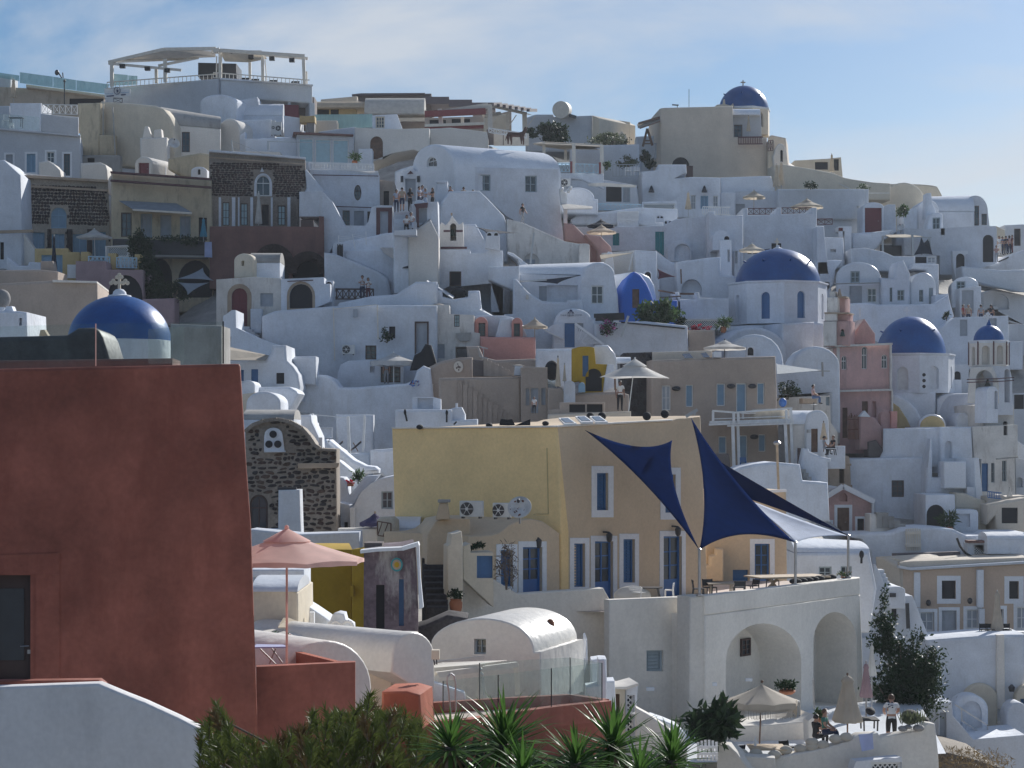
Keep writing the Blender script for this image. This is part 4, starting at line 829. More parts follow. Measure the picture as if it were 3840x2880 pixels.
MB().prism([P(1110,1048,184),P(1225,1032,190),P(1820,1060,190),P(1810,1082,184)],(0,0,.05)).obj('cloth','canvas_beige',CUR); MB().prism([P(1440,1105,185),P(1700,1085,190),P(1795,1112,186)],(0,0,.04)).obj('cloth','canvas_white',CUR)
bars([(1216,1035,185,1216,1160,185,.28),(1525,1045,184,1528,1370,184,.32),(1815,1062,184,1820,1380,184,.32),(1440,1110,188,1440,1230,188,.25)],'off_white','post')
sail(P(1300,1172,180),P(1475,1225,180),P(1350,1245,182),'canvas_white',thing('shade_sail','small bright white shade sail beside the barrel house','shade sail'),.5)
H('lattice_terrace','white terrace base under the pale blue lattice railings','wall'); B([1325,1345,1835,1356,1840,1440,1600,1420,1330,1400],181.8,4,'white'); B((1488,1230,1512,1345),181.7,.3,'red_beam',n='post',r=.01); B((1785,1240,1808,1356),181.7,.3,'red_beam',n='post',r=.01)
rail(1322,1248,1482,1252,85,4,181.6,'rail_blue','pale blue cross lattice railing beside the barrel house','x'); rail(1542,1256,1780,1262,88,5,181.6,'rail_blue','longer pale blue cross lattice railing under the flat canopy','x')
bush(2090,1230,100,60,189,'grey green shrub behind the chairs on the upper terrace','leaf_grey',700,.22); bush(1870,1270,40,50,184,'small shrub at the end of the blue lattice','leaf',350,.18)
chair(2090,1285,30,1380,185,'white garden chair on the upper terrace behind the barrel house','white_paint'); chair(2180,1290,30,1375,185.5,'white lounge chair at the right of the upper terrace','white_paint')
rail(1930,1265,2212,1262,120,8,184,'metal','thin metal railing of the upper terrace','v',w=.04)
H('barrel_house','large white house with long barrel vault roof and two grey windows')
B([-150,1720]+arc(-150,1290,292,1288,1052)+[292,1720],168.5,10,'white_gloss',-60,[(0,1182,106,1290,'Ag',{'h':1.3})],n='vault')
B([286,1286,1368,1310,1385,1720,1434,2056,830,1800,540,1545,286,1545],167,3,'white',15,[(537,1370,662,1538,'h'),(1020,1380,1142,1550,'h')])
B([105,1452,212,1452,255,1760,70,1760],161,1.6,'white',0,n='chimney'); B((100,1432,216,1452),160.9,1.8,'white',n='chimney_cap',r=.03); B((376,1430,436,1545),166.6,.05,'door_grey',n='shutter',r=.01)
band(525,1352,670,1357,10,166.2,'white','sill')
H('cave_canopy_house','white half domed house with awning and dark opening, right of the barrel house')
B([1385,1690,1385,1540]+arc(1400,1620,1740,1620,1500)[2:]+[1775,1625,1775,1700],175,5,'white'); B([1400,1400,1500,1395,1500,1500,1400,1500],179,1,'grey_white',n='wall'); ac(1400,1410,1490,1490,178.4,'old grey cooling unit under the blue lattice terrace')
B([1500,1420,1840,1420,2180,1480,2212,1660,1500,1660],182,3,'grey_white',0,[(1860,1490,2022,1650,'x'),(2035,1500,2110,1655,'e')]); B([1670,1462,1830,1452,2170,1478,2165,1500,1680,1486],180,.15,'canvas_white',n='awning',r=.0)
B([1380,1520,1450,1560,1450,1680,1385,1660],172,.3,'white_fresh',50,n='shade_screen')
t(2400,260,800) # D
H('church_house','big beige blank walled house below the highest blue dome')
B([208,405,245,396,965,380,975,700,1320,705,1330,1150,208,1150],198,8,'beige',4,[(330,910,515,1060,'Ax',{'h':1.0})])
B([965,470,1255,470,1265,720,965,720],200,3,'grey_white',0,[(975,573,1062,705,'k')]); L(960,1250,415,470,None,199,1.3,'white_gloss')
B([1325,700,1365,680,1510,710,1530,960,1400,1000,1395,1150,1325,1150],201,5,'beige',-10); B([1375,895]+arc(1390,880,1525,890,768)+[1545,985,1390,985],197,2,'white_warm',0,[(1455,835,1482,960,'Ax')])
B((1330,740,1395,1120),197.5,1,'cream')
rail(1020,705,1272,702,70,14,197.3,'rail_brown','dark brown balcony railing of the big beige house','v',w=.10); rail(1326,742,1380,735,105,2,197,'rail_brown','narrow brown lattice railing at the corner of the beige house','x')
closed_umbrella(1125,485,640,24,700,198.6,'canvas_cream','slim closed parasol on the balcony of the beige house')
bars([(508,205,203,508,390,203,.05),(333,368,203,400,372,203,.12),(385,372,203,388,395,203,.06)],'metal_dark','antenna')
H('hilltop_church','highest church with dark blue dome and cross on the skyline','church')
octdrum(1080,428,700,275,206,CUR,'cream',{0:(.4,475,625,'x')},rot=.2); dome(1075,430,258,172,206,CUR,seg=48,spikes=6); cross(1068,172,113,25,206,CUR,'sandstone')
B([775,385,800,365,860,362,868,310,880,310,885,360,940,375,965,350,975,385],203,.6,'cream',n='bell_gable',r=.02)
H('skyline_awning','brown awning sticking out left of the beige house','awning'); MB().prism([P(-30,575,197),P(205,497,199),P(205,548,197),P(-20,612,195)],(0,0,.08)).obj('cloth','canvas_beige',CUR); bars([(-10,560,196,205,500,198,.2),(0,612,195,205,540,197,.1),(210,540,198,210,690,198,.06)],'wood','arm')
H('terrace_corner','grey white terrace walls left of the beige house','wall'); B([-40,695,215,685,225,1000,-40,1000],202,3,'grey_white'); B([150,765,220,765,220,850,150,850],200,1,'white')
r=thing('ladder','wooden A shaped ladder on the skyline terrace','ladder'); bars([(75,615,199,30,800,199,.22),(75,615,199,128,790,199,.22),(50,740,199,105,740,199,.12),(45,770,199,110,770,199,.12)],'wood','rail',r)
bush(40,900,60,55,194,'dark spiky bush on the terrace left of the beige house','leaf_dark',500,.25); bush(95,975,55,50,193,'second dark bush below the spiky one','leaf_dark',450,.25)
H('blue_shutter_house','white house with three light windows and wall lamps below the beige house')
B([15,1060,180,1045,190,985,480,985,485,1080,330,1130,545,1115,832,1122,835,1460,20,1460,20,1330],186,5,'white',0,[(528,1305,578,1450,'q'),(628,1310,708,1445,'c'),(758,1312,808,1440,'q')]); B((480,1000,550,1120),187.5,.3,'frame_brown',n='gate',r=.01)
B([835,1120,1245,1105,1360,1105,1400,1240,1400,1270,835,1290],189,3,'white_gloss'); B((835,1275,990,1560),187,4,'white'); B([985,1265,1430,1258,1430,1500,985,1520],188,4,'white',0,[(993,1395,1088,1510,'D')])
for x in(118,668): MB().lathe(P(x,1275,185.6),[(.28,0),(.1,.5),(.05,.6)],10).obj('lamp','metal_dark',CUR)
H('sloping_wall','long cream wall sloping down the skyline right of the beige house','wall')
B([1395,990,1500,985,1780,1030,2010,1075,2120,1120,2190,1135,2420,1170,2600,1180,2600,1280,1395,1260],192,3,'cream',6); B([1430,1240,2330,1238,2330,1480,1430,1480],186.5,4,'grey_white')
H('far_roof_shelter','distant beige flat walls with dark opening on the right skyline'); B([1600,945,1950,925,2085,910,2110,1130,1600,1060],212,4,'cream',0,[(1815,960,1950,1040,'x'),(2010,930,2062,1050,'x')])
closed_umbrella(1988,880,1060,30,1095,205,'canvas_cream','tall closed parasol on the distant roof'); closed_umbrella(1418,985,1215,42,1240,188,'canvas_cream','left of two closed parasols beside the arched chapel wall'); closed_umbrella(1465,962,1200,38,1240,188.5,'canvas_cream','right of two closed parasols beside the arched chapel wall')
bush(1770,1205,55,38,185.5,'dark cactus like plant on the long pale terrace','leaf_dark',300,.2)
umbrella(1180,1262,1060,1305,1325,1500,184,'canvas_cream','cream open parasol over the upper lattice terrace, left'); umbrella(1730,1350,1555,1908,1425,1500,182,'canvas_cream','wide cream open parasol behind the brown lattice railing')
closed_umbrella(500,1275,1450,38,1525,181,'canvas_cream','cream closed parasol in front of the blue shutter house','metal')
rail(1118,1443,1422,1440,62,5,180,'rail_brown','brown cross lattice railing, left of two on the white wall','x'); rail(1470,1436,1778,1432,62,5,180,'rail_brown','brown cross lattice railing, right of two on the white wall','x'); rail(1838,1552,1995,1550,58,2,178,'rail_brown','short brown cross lattice railing at the lower right','x')
rail(650,1425,935,1430,75,14,180,'white_paint','white vertical bar railing beside the cream closed parasol','v',w=.07)
B([20,1375,375,1365,380,1535,20,1530],180.2,.3,'white',n='wall',o=[(35,1390,365,1525,'l')],root=thing('lattice_screen','large white lattice screen on the upper terrace','screen'))
# ================================================================ middle left
def stonewall(sp,Y,d,yaw,o,rows,cols,mats,mortar='mortar_light',excl=(),proud=.05,gap=.16,limit=300,pad=.1,region=None,wvar=.9,hvar=.3,rowjit=.15,jit=.28,**k):
    B(sp,Y,d,mortar,yaw,o,**k); pp=pts(sp); xs=[p[0] for p in pp]; pl=Pl(P((min(xs)+max(xs))/2,0,Y),R(yaw)); hs=[]
    for q in list(o)+list(excl):
        q=[v for v in q if isinstance(v,(int,float))]
        a=pl.to2(q[0],q[3]); b=pl.to2(q[2],q[1]); hs.append([(a[0]-pad,a[1]-pad),(b[0]+pad,a[1]-pad),(b[0]+pad,b[1]+pad),(a[0]-pad,b[1]+pad)])
    poly=[pl.to2(*p) for p in (pts(region) if region else pp)]
    stones(pl,poly,rows,cols,mats,CUR,hs,proud=proud,gap=gap,limit=limit,wvar=wvar,hvar=hvar,rowjit=rowjit,jit=jit); return pl
t(0,700,800)  # F
H('stone_house','dark volcanic stone house with light blue arched window on the left')
stonewall([205,-95,1120,-45,1150,610,1150,740,240,740],160,7,14,[(332,475,462,690,'c'),(538,490,668,700,'c'),(530,215,690,432,'Ac',{'trim':'sandstone','tw':.25}),(755,490,900,700,'c'),(958,470,1098,730,'c')],22,30,['stone0','stone1','stone2','stone0'],'mortar_light',region=[205,-60,1118,-15,1150,590,240,690],excl=[(240,412,1150,440)],limit=330,gap=.05,pad=.03)
B([200,-125,1120,-72,1122,-45,203,-95],159.6,.6,'sandstone',14,n='cornice',r=.02); band(215,-10,1120,40,22,159.4,'sandstone')
for x0,x1 in((490,535),(695,752),(905,955)): B((x0,440,x1,700),159.7,.2,'stone0',14,n='pilaster',r=.02)
rail(220,-140,1110,-45,48,16,160,'white_paint','white cross lattice railing along the stone house roof','x',Y1=162.5)
H('left_edge_house','plain pale wall of a house at the left picture edge')
B([-30,-275,40,-278,212,-120,235,690,235,760,-30,760],156,5,'white',0,[(0,575,40,755,'x')]); bars([(-10,470,155,350,460,155,.22)],'sandstone','pole'); B([235,480,360,650,365,720,235,720],156.5,1,'white_warm'); B([65,720,130,775,180,820,285,815,300,780,420,785,420,880,65,880],151,1,'white')
H('ochre_terrace','ochre terrace wall with blue door and pillars below the stone house','wall')
B([358,640,705,636,715,676,822,676,840,780,840,980,358,980],152,3,'ochre',8,[(430,708,648,965,'c')]); B((838,675,918,860),151,1,'ochre'); B((1118,690,1206,860),151,.8,'ochre',n='pillar'); B((1395,700,1502,870),151,.8,'ochre',n='pillar')
B((697,808,785,948),150.6,.1,'frame_white',n='meter_box',r=.01)
rail(918,724,1138,730,105,5,150.8,'rail_blue','pale blue lattice railing between ochre pillars, left','x',w=.07); rail(1210,736,1418,740,102,5,150.8,'rail_blue','pale blue lattice railing between ochre pillars, right','x',w=.07)
B([1090,615,1335,605,1392,608,1392,735,1090,735],153,1.2,'white_warm',0,[(1110,625,1325,725,'l')],n='wall',root=thing('lattice_box','white lattice box on the ochre terrace','screen'))
H('mauve_house','mauve plastered house with dark wide arch below the ochre terrace')
B([785,772,1095,772,1110,860,1480,862,1490,1180,785,1180],149,4,'mauve',0,[(1115,915,1478,1175,'Ax',{'h':1.2})]); B([1480,1165,1810,1155,1815,1340,1480,1340],147,2,'mauve')
umbrella(985,450,795,1160,520,740,153.5,'canvas_white','white open parasol in front of the stone house','8' and 8,pole='white_paint')
closed_umbrella(560,510,870,34,970,148,'canvas_dark','black closed parasol in front of the ochre wall')
H('cream_balcony_house','weathered cream house with shuttered windows and long balcony')
B([1150,-150,2192,-78,2205,560,2205,740,1150,740],158.5,7,'cream_old',6,[(1255,268,1365,520,'k'),(1458,282,1576,530,'e'),(1662,296,1776,540,'D'),(1866,306,1976,545,'e'),(2060,320,2145,560,'x')])
for y in(-148,-62): band(1150,y,2190,y+72,18,157.6,'brown_band','cornice',dp=.5)
MB().prism([P(1235,150,158),P(1830,180,158.6),P(1990,272,156.5),P(1375,235,156)],(0,0,.05)).obj('awning','canvas_grey',CUR); bars([(1375,240,155.9,1990,276,156.4,.14)],'off_white','awning_bar')
B([1165,540,2125,560,2125,715,1620,715,1165,700],155.2,.25,'metal_dark',n='balcony_parapet'); B([1165,700,2125,715,2125,735,1165,725],155,2.5,'cement',n='balcony_slab',r=.03)
B([1480,720,2205,720,2205,1200,1480,1200],156.5,4,'cream_old',0,[(1485,735,1785,1150,'Ax',{'h':1.3}),(1842,760,2200,1150,'Ax',{'h':1.2})])
closed_umbrella(2110,330,520,40,575,154.8,'canvas_blue','turquoise closed parasol on the long balcony')
r=thing('towel','pale blue towel hung over the balcony end','towel'); MB().prism([P(2122,575,154.7),P(2195,572,154.7),P(2200,735,154.7),P(2120,730,154.7)],(0,.03,0)).obj('cloth','towel_blue',r)
bush(1450,640,110,170,152,'dark climbing plant at the left end of the long balcony','leaf_dark',1900,.22,clump=22); bush(1560,960,120,260,150.5,'dark creeper hanging below the balcony','leaf_dark',2600,.24,clump=30,stem=False); bush(1850,560,260,45,154.8,'row of dark potted plants along the balcony','leaf_dark',1100,.18,clump=24,stem=False); bush(1780,1090,170,100,148,'dark shrub under the grey shade sails','leaf_dark',1200,.22,clump=18)
r=thing('shade_sail','grey shade sail stretched before the arches, upper one','shade sail','grey shade sails'); sail(P(1820,960,148),P(2105,840,151),P(2215,975,150),'canvas_grey',r,.35)
r=thing('shade_sail','grey shade sail stretched before the arches, lower one','shade sail','grey shade sails'); sail(P(1840,990,147),P(2170,995,149),P(1945,1125,146.5),'canvas_grey',r,.35)
H('taupe_house','plain taupe house behind the near blue dome')
B([-30,1005,545,972,1000,985,1012,1020,1018,1620,-30,1620],132,8,'taupe',6); B([545,966,1004,980,1004,1000,545,990],131.8,8.4,'white_warm',6,n='roof_edge',r=.05)  # pale roof edge strip paints the sunlit top rim
H('grey_yard_wall','grey plaster wall strip above the taupe house','wall'); B([-30,865,420,860,600,880,600,1010,-30,1010],140,3,'taupe',0); B([420,770,545,770,600,960,420,960],143,1,'taupe')
H('white_chimney_house','small white house with chimney hood at the left edge')
B([-30,1290,180,1288,275,1300,290,1600,-30,1600],120,5,'white',0,[(198,1362,228,1440,'n')]); B([38,1290,65,1240,120,1238,140,1290],120.4,.8,'white',n='chimney'); MB()._ball(P(20,1165,121.5),.52,.45,.58,14,10).obj('stone_ball','rock',thing('round_boulder','rough round whitewashed boulder at the left edge','rock')) 
MB().tube(P(20,1230,121.5),P(20,1292,121.5),.25).obj('chimney_pipe','white',CUR)
H('near_dome_church','nearest church with deep blue dome and trefoil cross behind the red house','church')
c,rr,hz=dome(1240,1604,528,1128,104,CUR,seg=64); MB().lathe(c+Vector((0,0,hz-.12)),[(.62,0),(.58,.12),(.35,.17),(.32,.3),(.2,.42),(.05,.46)],24).obj('lantern','white',CUR)
cross(1237,1095,935,62,104,CUR,'cream',True); MB().lathe(c-Vector((0,0,5)),[(rr*1.02,0),(rr*1.02,5.02),(rr*.95,5.06)],48).obj('drum','white',CUR)

t(800,700,800)  # G
H('brick_house','dark brick house with white trimmed arched window, upper left')
stonewall([-45,-372,955,-295,968,30,895,152,895,420,-45,420],160,6,7,[(95,160,166,402,'K'),(283,172,356,400,'K'),(500,185,576,400,'d'),(668,195,748,400,'K'),(440,-120,592,98,'Ag',{'trim':1,'tw':.0})],18,26,['stone1','stone0','stone1'],'mortar',region=[-40,-300,952,-235,965,20,895,130,-40,95],excl=[(425,-160,605,110)],limit=300,gap=.07,pad=.03)
B([-45,-385,958,-305,958,-285,-45,-362],159.6,6.5,'white',7,n='roof_edge',r=.04); band(-45,-305,955,-232,14,159.6,'sandstone')
for a,b in((55,80),(192,228),(255,272),(383,412),(596,616),(768,800)): B((a,110,b,420),159.6,.35,'white',7,n='pilaster',r=.02)
pl=Pl(P(455,0,160),R(7)); m=MB(); A=[pl.to2(440+76-92*math.cos(math.pi*i/14),-20-118*math.sin(math.pi*i/14)) for i in range(15)]; A=[pl.to2(424,100)]+A+[pl.to2(608,100)]; Bq=[pl.to2(440+76-72*math.cos(math.pi*i/14),-20-95*math.sin(math.pi*i/14)) for i in range(15)]; Bq=[pl.to2(444,100)]+Bq+[pl.to2(588,100)]
for i in range(len(A)-1): m.prism([pl.to3(*A[i],-.08),pl.to3(*A[i+1],-.08),pl.to3(*Bq[i+1],-.08),pl.to3(*Bq[i],-.08)],pl.n*.1)
m.obj('arch_surround','white',CUR); MB().prism([P(485,-155,159.7),P(505,-200,159.7),P(525,-155,159.7)],(0,.1,0)).obj('arch_finial','white',CUR)
closed_umbrella(470,60,385,40,400,157.5,'canvas_white','white closed parasol in front of the dark brick house','white_paint'); closed_umbrella(962,90,310,30,330,157,'canvas_cream','second closed parasol beside the dark brick house','white_paint')
H('brown_terrace','brown red plaster retaining wall with two stone arches','wall')
B([-40,412,375,408,1094,415,1094,305,1146,308,1152,960,-40,960],155.5,4,'brown_red',4,[(470,655,780,1000,'Ax',{'h':1.1,'rd':.8}),(822,732,1142,1000,'Ax',{'h':1.05,'rd':.8})])
for x0,x1,yt,ys in((470,780,655,815),(822,1142,732,895)):
    for i in range(19):
        g=math.pi*(i+.5)/19; cx=(x0+x1)/2; q=P(cx-(x1-x0)/2*1.04*math.cos(g),ys-(ys-yt)*1.05*math.sin(g),155.3); d=Vector((-math.cos(g),0,math.sin(g)*1.05)).normalized(); MB().obox(q,d*.38,Vector((0,.12,0)),d.cross(Vector((0,1,0)))*.13).obj('arch_stone','stone1',CUR)
H('small_vault_box','small cream barrel vault box on the white chapel roof','roof box')
V(210,416,770,692,945,146,.6,'cream',-20,[(290,768,320,820,'n')]); L(372,690,690,785,945,146.2,1.5,'cement','white')
H('red_door_chapel','weathered white chapel with dark red arched door','chapel')
B([30,962,420,935,702,950,716,1320,30,1480],143.5,5,'white_stained',0,[(190,1052,352,1445,'Ar+',{'trim':'sandstone','tw':.3}),(487,1105,620,1242,'D')])
B([702,958,1145,938,1150,1005,1210,1006,1215,1190,702,1300],143.2,4,'white',0,[(790,1008,1028,1262,'Ax+',{'trim':'sandstone','tw':.18})]); band(768,982,1035,970,9,143,'brown_band'); B((1150,975,1240,1170),144.5,2,'white',0,[(1160,985,1232,1165,'Ax')])
B((188,1282,232,1520),142.5,.8,'white',n='gate_pillar'); B((384,1266,498,1520),142.5,1,'white',n='gate_pillar')
for i in range(4): B((235+i*35,1450+i*28,375+i*30,1500+i*28),142.3-i*.35,.9,'glass_blue' if 0 else 'grey_white',n='step',r=.02)
V(100,190,1345,1325,1380,141.5,.6,'white',0,[(110,1335,140,1372,'Ax')],n='chimney')
H('oval_window_house','white blue house with oval window and balustrade')
B([1000,-175,1705,-165,1722,-110,1728,215,1642,218,1642,430,1240,430,1000,260],163,6,'white',4,[tuple([v for i in range(16) for v in(1497+38*math.cos(-i*math.pi/8),62+82*math.sin(-i*math.pi/8))])+('Ak',),(1340,246,1414,402,'k'),(1458,250,1562,408,'D'),(1598,256,1640,372,'x')])
for y,x0,x1 in((-122,1030,1712),(205,1262,1640)): band(x0,y,x1,y+12,8,162.6,'brown_band')
rail(995,-248,1660,-228,62,22,163,'white_paint','white turned balustrade on the roof of the oval window house','b',w=.11); B((985,-255,1004,-170),162.7,.4,'white',n='post')
bush(1465,-300,45,40,165,'potted agave on the balustrade terrace','leaf',160,.4,pot=(30,45,'terracotta'),shape=6)
H('stair_parapet','white stepped stair wall sweeping down below the oval window house','wall')
B([892,52,1125,48,1232,152,1362,402,1572,405,1604,368,1640,212,1720,192,1855,195,1868,470,1740,490,1500,548,1290,592,1242,612,1150,690,1148,420,1094,412,1094,310,890,310],156.5,3,'white',0,[(1730,258,1812,486,'D+',{'trim':'brown_band','tw':.3})])
B((905,345,1038,410),154,.3,'frame_brown',n='hatch',r=.01); B([965,-180,1140,30,1140,50,900,40,960,20],160,3,'white')
B([1240,600,1290,580,1740,490,1870,470,1985,460,2020,500,2040,900,2080,930,1900,930,1350,760,1240,700],153.5,3,'white',0,n='wall')
H('taupe_wall','taupe wall with a dark doorway beside the stairs','wall'); B([1718,-75,1870,-55,1900,250,1725,250],164,3,'taupe',0,[(1765,45,1822,200,'x')])
H('ramp_house','white curved ramp walls with a bright cloth awning')
B([1146,680,1250,692,1500,790,1700,878,1800,942,1842,1130,1600,1180,1215,1185,1150,960],149.5,3,'white',0); B([1350,660,1730,640,1800,690,2042,775,2080,835,2085,1030,1845,1120,1832,1000,1780,932,1500,802,1350,745],151.5,3,'white',0)
V(1236,1350,640,578,740,150.8,.6,'white',0,[(1280,600,1345,732,'Ax')]); 
for i in range(4): bars([(1290+i*17,595,150.4,1290+i*17,735,150.4,.06)],'metal_dark','gate_bar')
MB().prism([P(1730,635,151),P(1895,640,154),P(2040,770,153.5),P(1925,785,150.5),P(1770,690,150.3)],(0,0,.04)).obj('awning','canvas_white',CUR)
r=thing('rope_fence','white rope fence on thin posts along the upper path','fence'); bars([(1297,505,152,1300,640,152,.06),(1440,490,152,1472,650,152,.06),(1582,465,153,1585,600,153,.06)]+[(1297,510+k*22,152,1440,530+k*14,152,.03) for k in range(4)]+[(1440,490+k*20,152,1582,520+k*18,153,.03) for k in range(2)],'white_paint','rope',r)
rail(1215,1062,1660,1064,102,7,147,'frame_brown','dark brown cross railing behind the couple','x',w=.09)
person(1545,1172,146.6,'man in black and white striped shirt standing by the brown railing',1.80,'hold',0,'stripes','c_navy'); person(1605,1172,146.4,'woman in white top holding a phone beside the striped shirt man',1.62,'phone',10,'c_white','c_maroon',long=True)
r=person(2032,1040,148.5,'woman in black dress under a dark umbrella on the ramp',1.72,'umbr',20,'c_black','c_black',long=True,bag='c_white',shin='c_black'); MB().lathe(P(2030,830,148.3),[(.95,-.18),(.8,.02),(.45,.2),(.04,.27)],16).obj('umbrella','canvas_dark',r); bars([(2030,815,148.3,2018,900,148.2,.03)],'metal','umbrella_stick',r)
closed_umbrella(2000,640,745,22,770,153.2,'canvas_cream','small closed parasol on the terrace left of the bell gable','metal')
H('long_white_house','long white house front with cooling unit, barred window and plants')
t(800,1150,800)  # K
B([500,100,640,42,1240,-5,1860,-14,2320,-12,2320,860,1290,860,1060,720,700,560,500,330],138.5,5,'white',0,[(1822,205,1886,330,'x'),(1576,402,1690,548,'k'),(2106,172,2215,480,'D+',{'trim':'frame_brown','tw':.12})])
bars([(1245,10,138.2,1258,560,138.2,.08),(1245,25,138.2,1690,-20,138.2,.05),(1700,-20,138.1,1708,340,138.1,.10)],'off_white','pipe'); B((1450,25,1494,108),138.2,.12,'door_grey',n='meter_box',r=.01)
ac(1335,395,1466,492,137.6,'white cooling unit on the long white house'); bush(1800,290,55,80,137.6,'straggly climbing plant beside the small dark window','leaf_dark',160,.2,clump=9)
B([1635,-110,1900,-130,2100,-260,2320,-260,2320,0,1860,0,1240,10,1300,-40],142,3,'white',0,n='wall')
H('cave_house','rounded white cave house with open door and white parasol'); B([1280,850,1285,700,1320,600,1400,560,1620,550,1700,600,1970,610,1970,840],136,3,'white',0,[(1625,620,1675,682,'n'),(1735,618,1940,785,'k')])
umbrella(1870,490,1622,2118,570,785,134.5,'canvas_white','big white scalloped parasol in front of the cave house','8' and 8,val=.35,pole='white_paint')
person(1795,800,135.6,'grey clothed figure in the doorway behind the white parasol',1.6,'stand',0,'c_grey','c_grey')
bush(2150,520,90,130,134,'black covered mound beside the cave house','canvas_dark',300,.5,clump=8) if 0 else None
B([2035,660,2085,500,2150,468,2200,385,2260,400,2330,640],133,.8,'black_cloth',n='cover',r=.25,root=thing('covered_stack','black tarpaulin mound beside the cave house','tarpaulin'))
H('white_terrace_wall','broad white curved terrace front in the centre left','wall')
B([700,1120,720,580,770,565,830,590,920,690,1180,710,1240,740,1310,838,1500,835,2000,795,2080,760,2110,660,2180,610,2250,640,2310,1180,2310,1400,1840,1400,1100,1400,1010,1120],131,4,'white',0)
r=thing('graffiti','blue and red painted scribble on the white terrace front','graffiti')
for i in range(26): a=(2045+rnd.random()*90,765+rnd.random()*60); MB().bar(P(a[0],a[1],130.85),P(a[0]+rnd.uniform(-22,22),a[1]+rnd.uniform(-14,14),130.85),.07,.02).obj('paint_stroke','blue_ink' if i%4 else 'c_red',r)
H('step_house','white stepped house with blue shutters left of the terrace')
B([140,560,540,555,600,470,610,405,755,400,765,560,830,620,880,700,900,830,880,860,140,870],127,5,'white',0,[(285,655,316,770,'y'),(392,648,464,800,'y'),(652,686,735,800,'x')]); B([100,100,190,35,232,35,235,215,460,320,640,385,700,400,600,440,100,440],134,4,'white',0,[(115,310,188,408,'n')]); B([820,540,850,515,1062,515,1068,700,920,690,830,590],130.2,2,'white')
MB().prism([P(60,440,124),P(130,415,126),P(580,510,128),P(540,560,126),P(140,555,124)],(0,0,.03)).obj('shade_cloth','canvas_beige',CUR)
V(290,430,820,765,870,120,3,'white'); B([280,835,790,830,860,870,880,900,700,1090,300,1090],122,4,'white'); B([300,905,430,890,360,1030,300,1040],119,2,'cream'); B([330,1120]+arc(340,1010,698,1000,878)+[700,1120],117,4,'white',0)
V(1000,1040,1130,1105,1200,126,.5,'white'); 
B([820,1125,1012,1120,1018,1190,1080,1290,1100,1370,1100,1500,820,1300],119,3,'white')
H('small_terrace','little white sun terrace with two dark deck chairs and thin posts','wall'); B([1100,1380,1160,1375,1240,1420,1400,1520,1625,1515,1630,1700,1400,1700,1100,1480],117,2,'white'); B([1270,1120,1660,1120,1660,1520,1270,1450],124,1,'white')
bars([(1395,1140,116.5,1410,1530,116.5,.16),(1570,1130,118,1550,1510,118,.13),(1000,1115,120,1400,1155,116.5,.03),(1390,1140,116.5,1575,1130,118,.03)],'white_paint','post')
for i,x in enumerate((1290,1480)):
    r=thing('deck_chair','dark folding deck chair on the little sun terrace, %s one'%('left' if i==0 else 'right'),'deck chair','deck chairs'); bars([(x-60,1500,118,x+50,1400,118.5,.05),(x-60,1495,117.5,x+50,1395,118,.05),(x-30,1410,118,x+20,1500,118,.05)],'wood','frame',r); MB().prism([P(x-40,1475,117.4),P(x+45,1405,117.9),P(x+55,1410,118.4),P(x-30,1485,118)],(0,0,.02)).obj('fabric','canvas_dark',r)
B((1095,1250,1232,1360),117.5,.1,'white',n='wall',o=[(1102,1256,1226,1352,'l')],root=thing('lattice_screen','small white lattice panel by the sun terrace','screen'))
# ================================================================ centre
t(1460,640,400)  # people on the stairs
H('crown_porch_chapel','white chapel porch with crown shaped pediment above the stairs','chapel')
B([110,600,110,20,240,-40,480,-110,720,-110,900,0,900,600],176,5,'white',0); B([240,640,245,20,300,25,440,-100,545,10,620,25,640,640],171,.6,'white_fresh',0,[(330,165,548,640,'D')]); MB().prism([P(370,70,170.8),P(440,0,170.8),P(500,60,170.8)],(0,.1,0)).obj('pediment_niche','brown_band',CUR)
for x in(262,600): MB().box(P(x,175,170.6),.22,.3,.5).obj('lantern','metal_dark',CUR)
H('upper_landing','pale stair landing and steps where people stand','steps')
for i in range(6): B([90,860+i*75,560,840+i*75,560,960+i*75,90,960+i*75],150-i*1.1,1.6,'grey_white',n='step',r=.03)
B((80,640,800,900),156,1,'grey_white',n='landing_wall')
H('brown_door_wall','white wall with brown framed grey door above the bell gable','wall')
B([455,692,515,690,535,662,700,652,1008,640,1022,1380,850,1010,590,1180,460,1210],148,2.5,'white',0,[(610,782,780,1080,'D')]); MB().prism([P(510,692,147.7),P(800,660,147.7),P(785,765,147.7),P(610,775,147.7),P(615,1160,147.7),P(560,1185,147.7),P(552,780,147.7)],(0,.2,0)).obj('door_surround','brown_band',CUR)
V(528,718,640,604,690,148.4,1.2,'white_fresh'); B([95,1280,115,1190,140,1165,280,1165,310,1200,330,1290,390,1300,420,2350,90,2350,80,1300],147.5,2.5,'white',0); B([385,1300,600,1180,850,1010,1025,1370,1030,2350,400,2350],147,2,'white_warm',0)
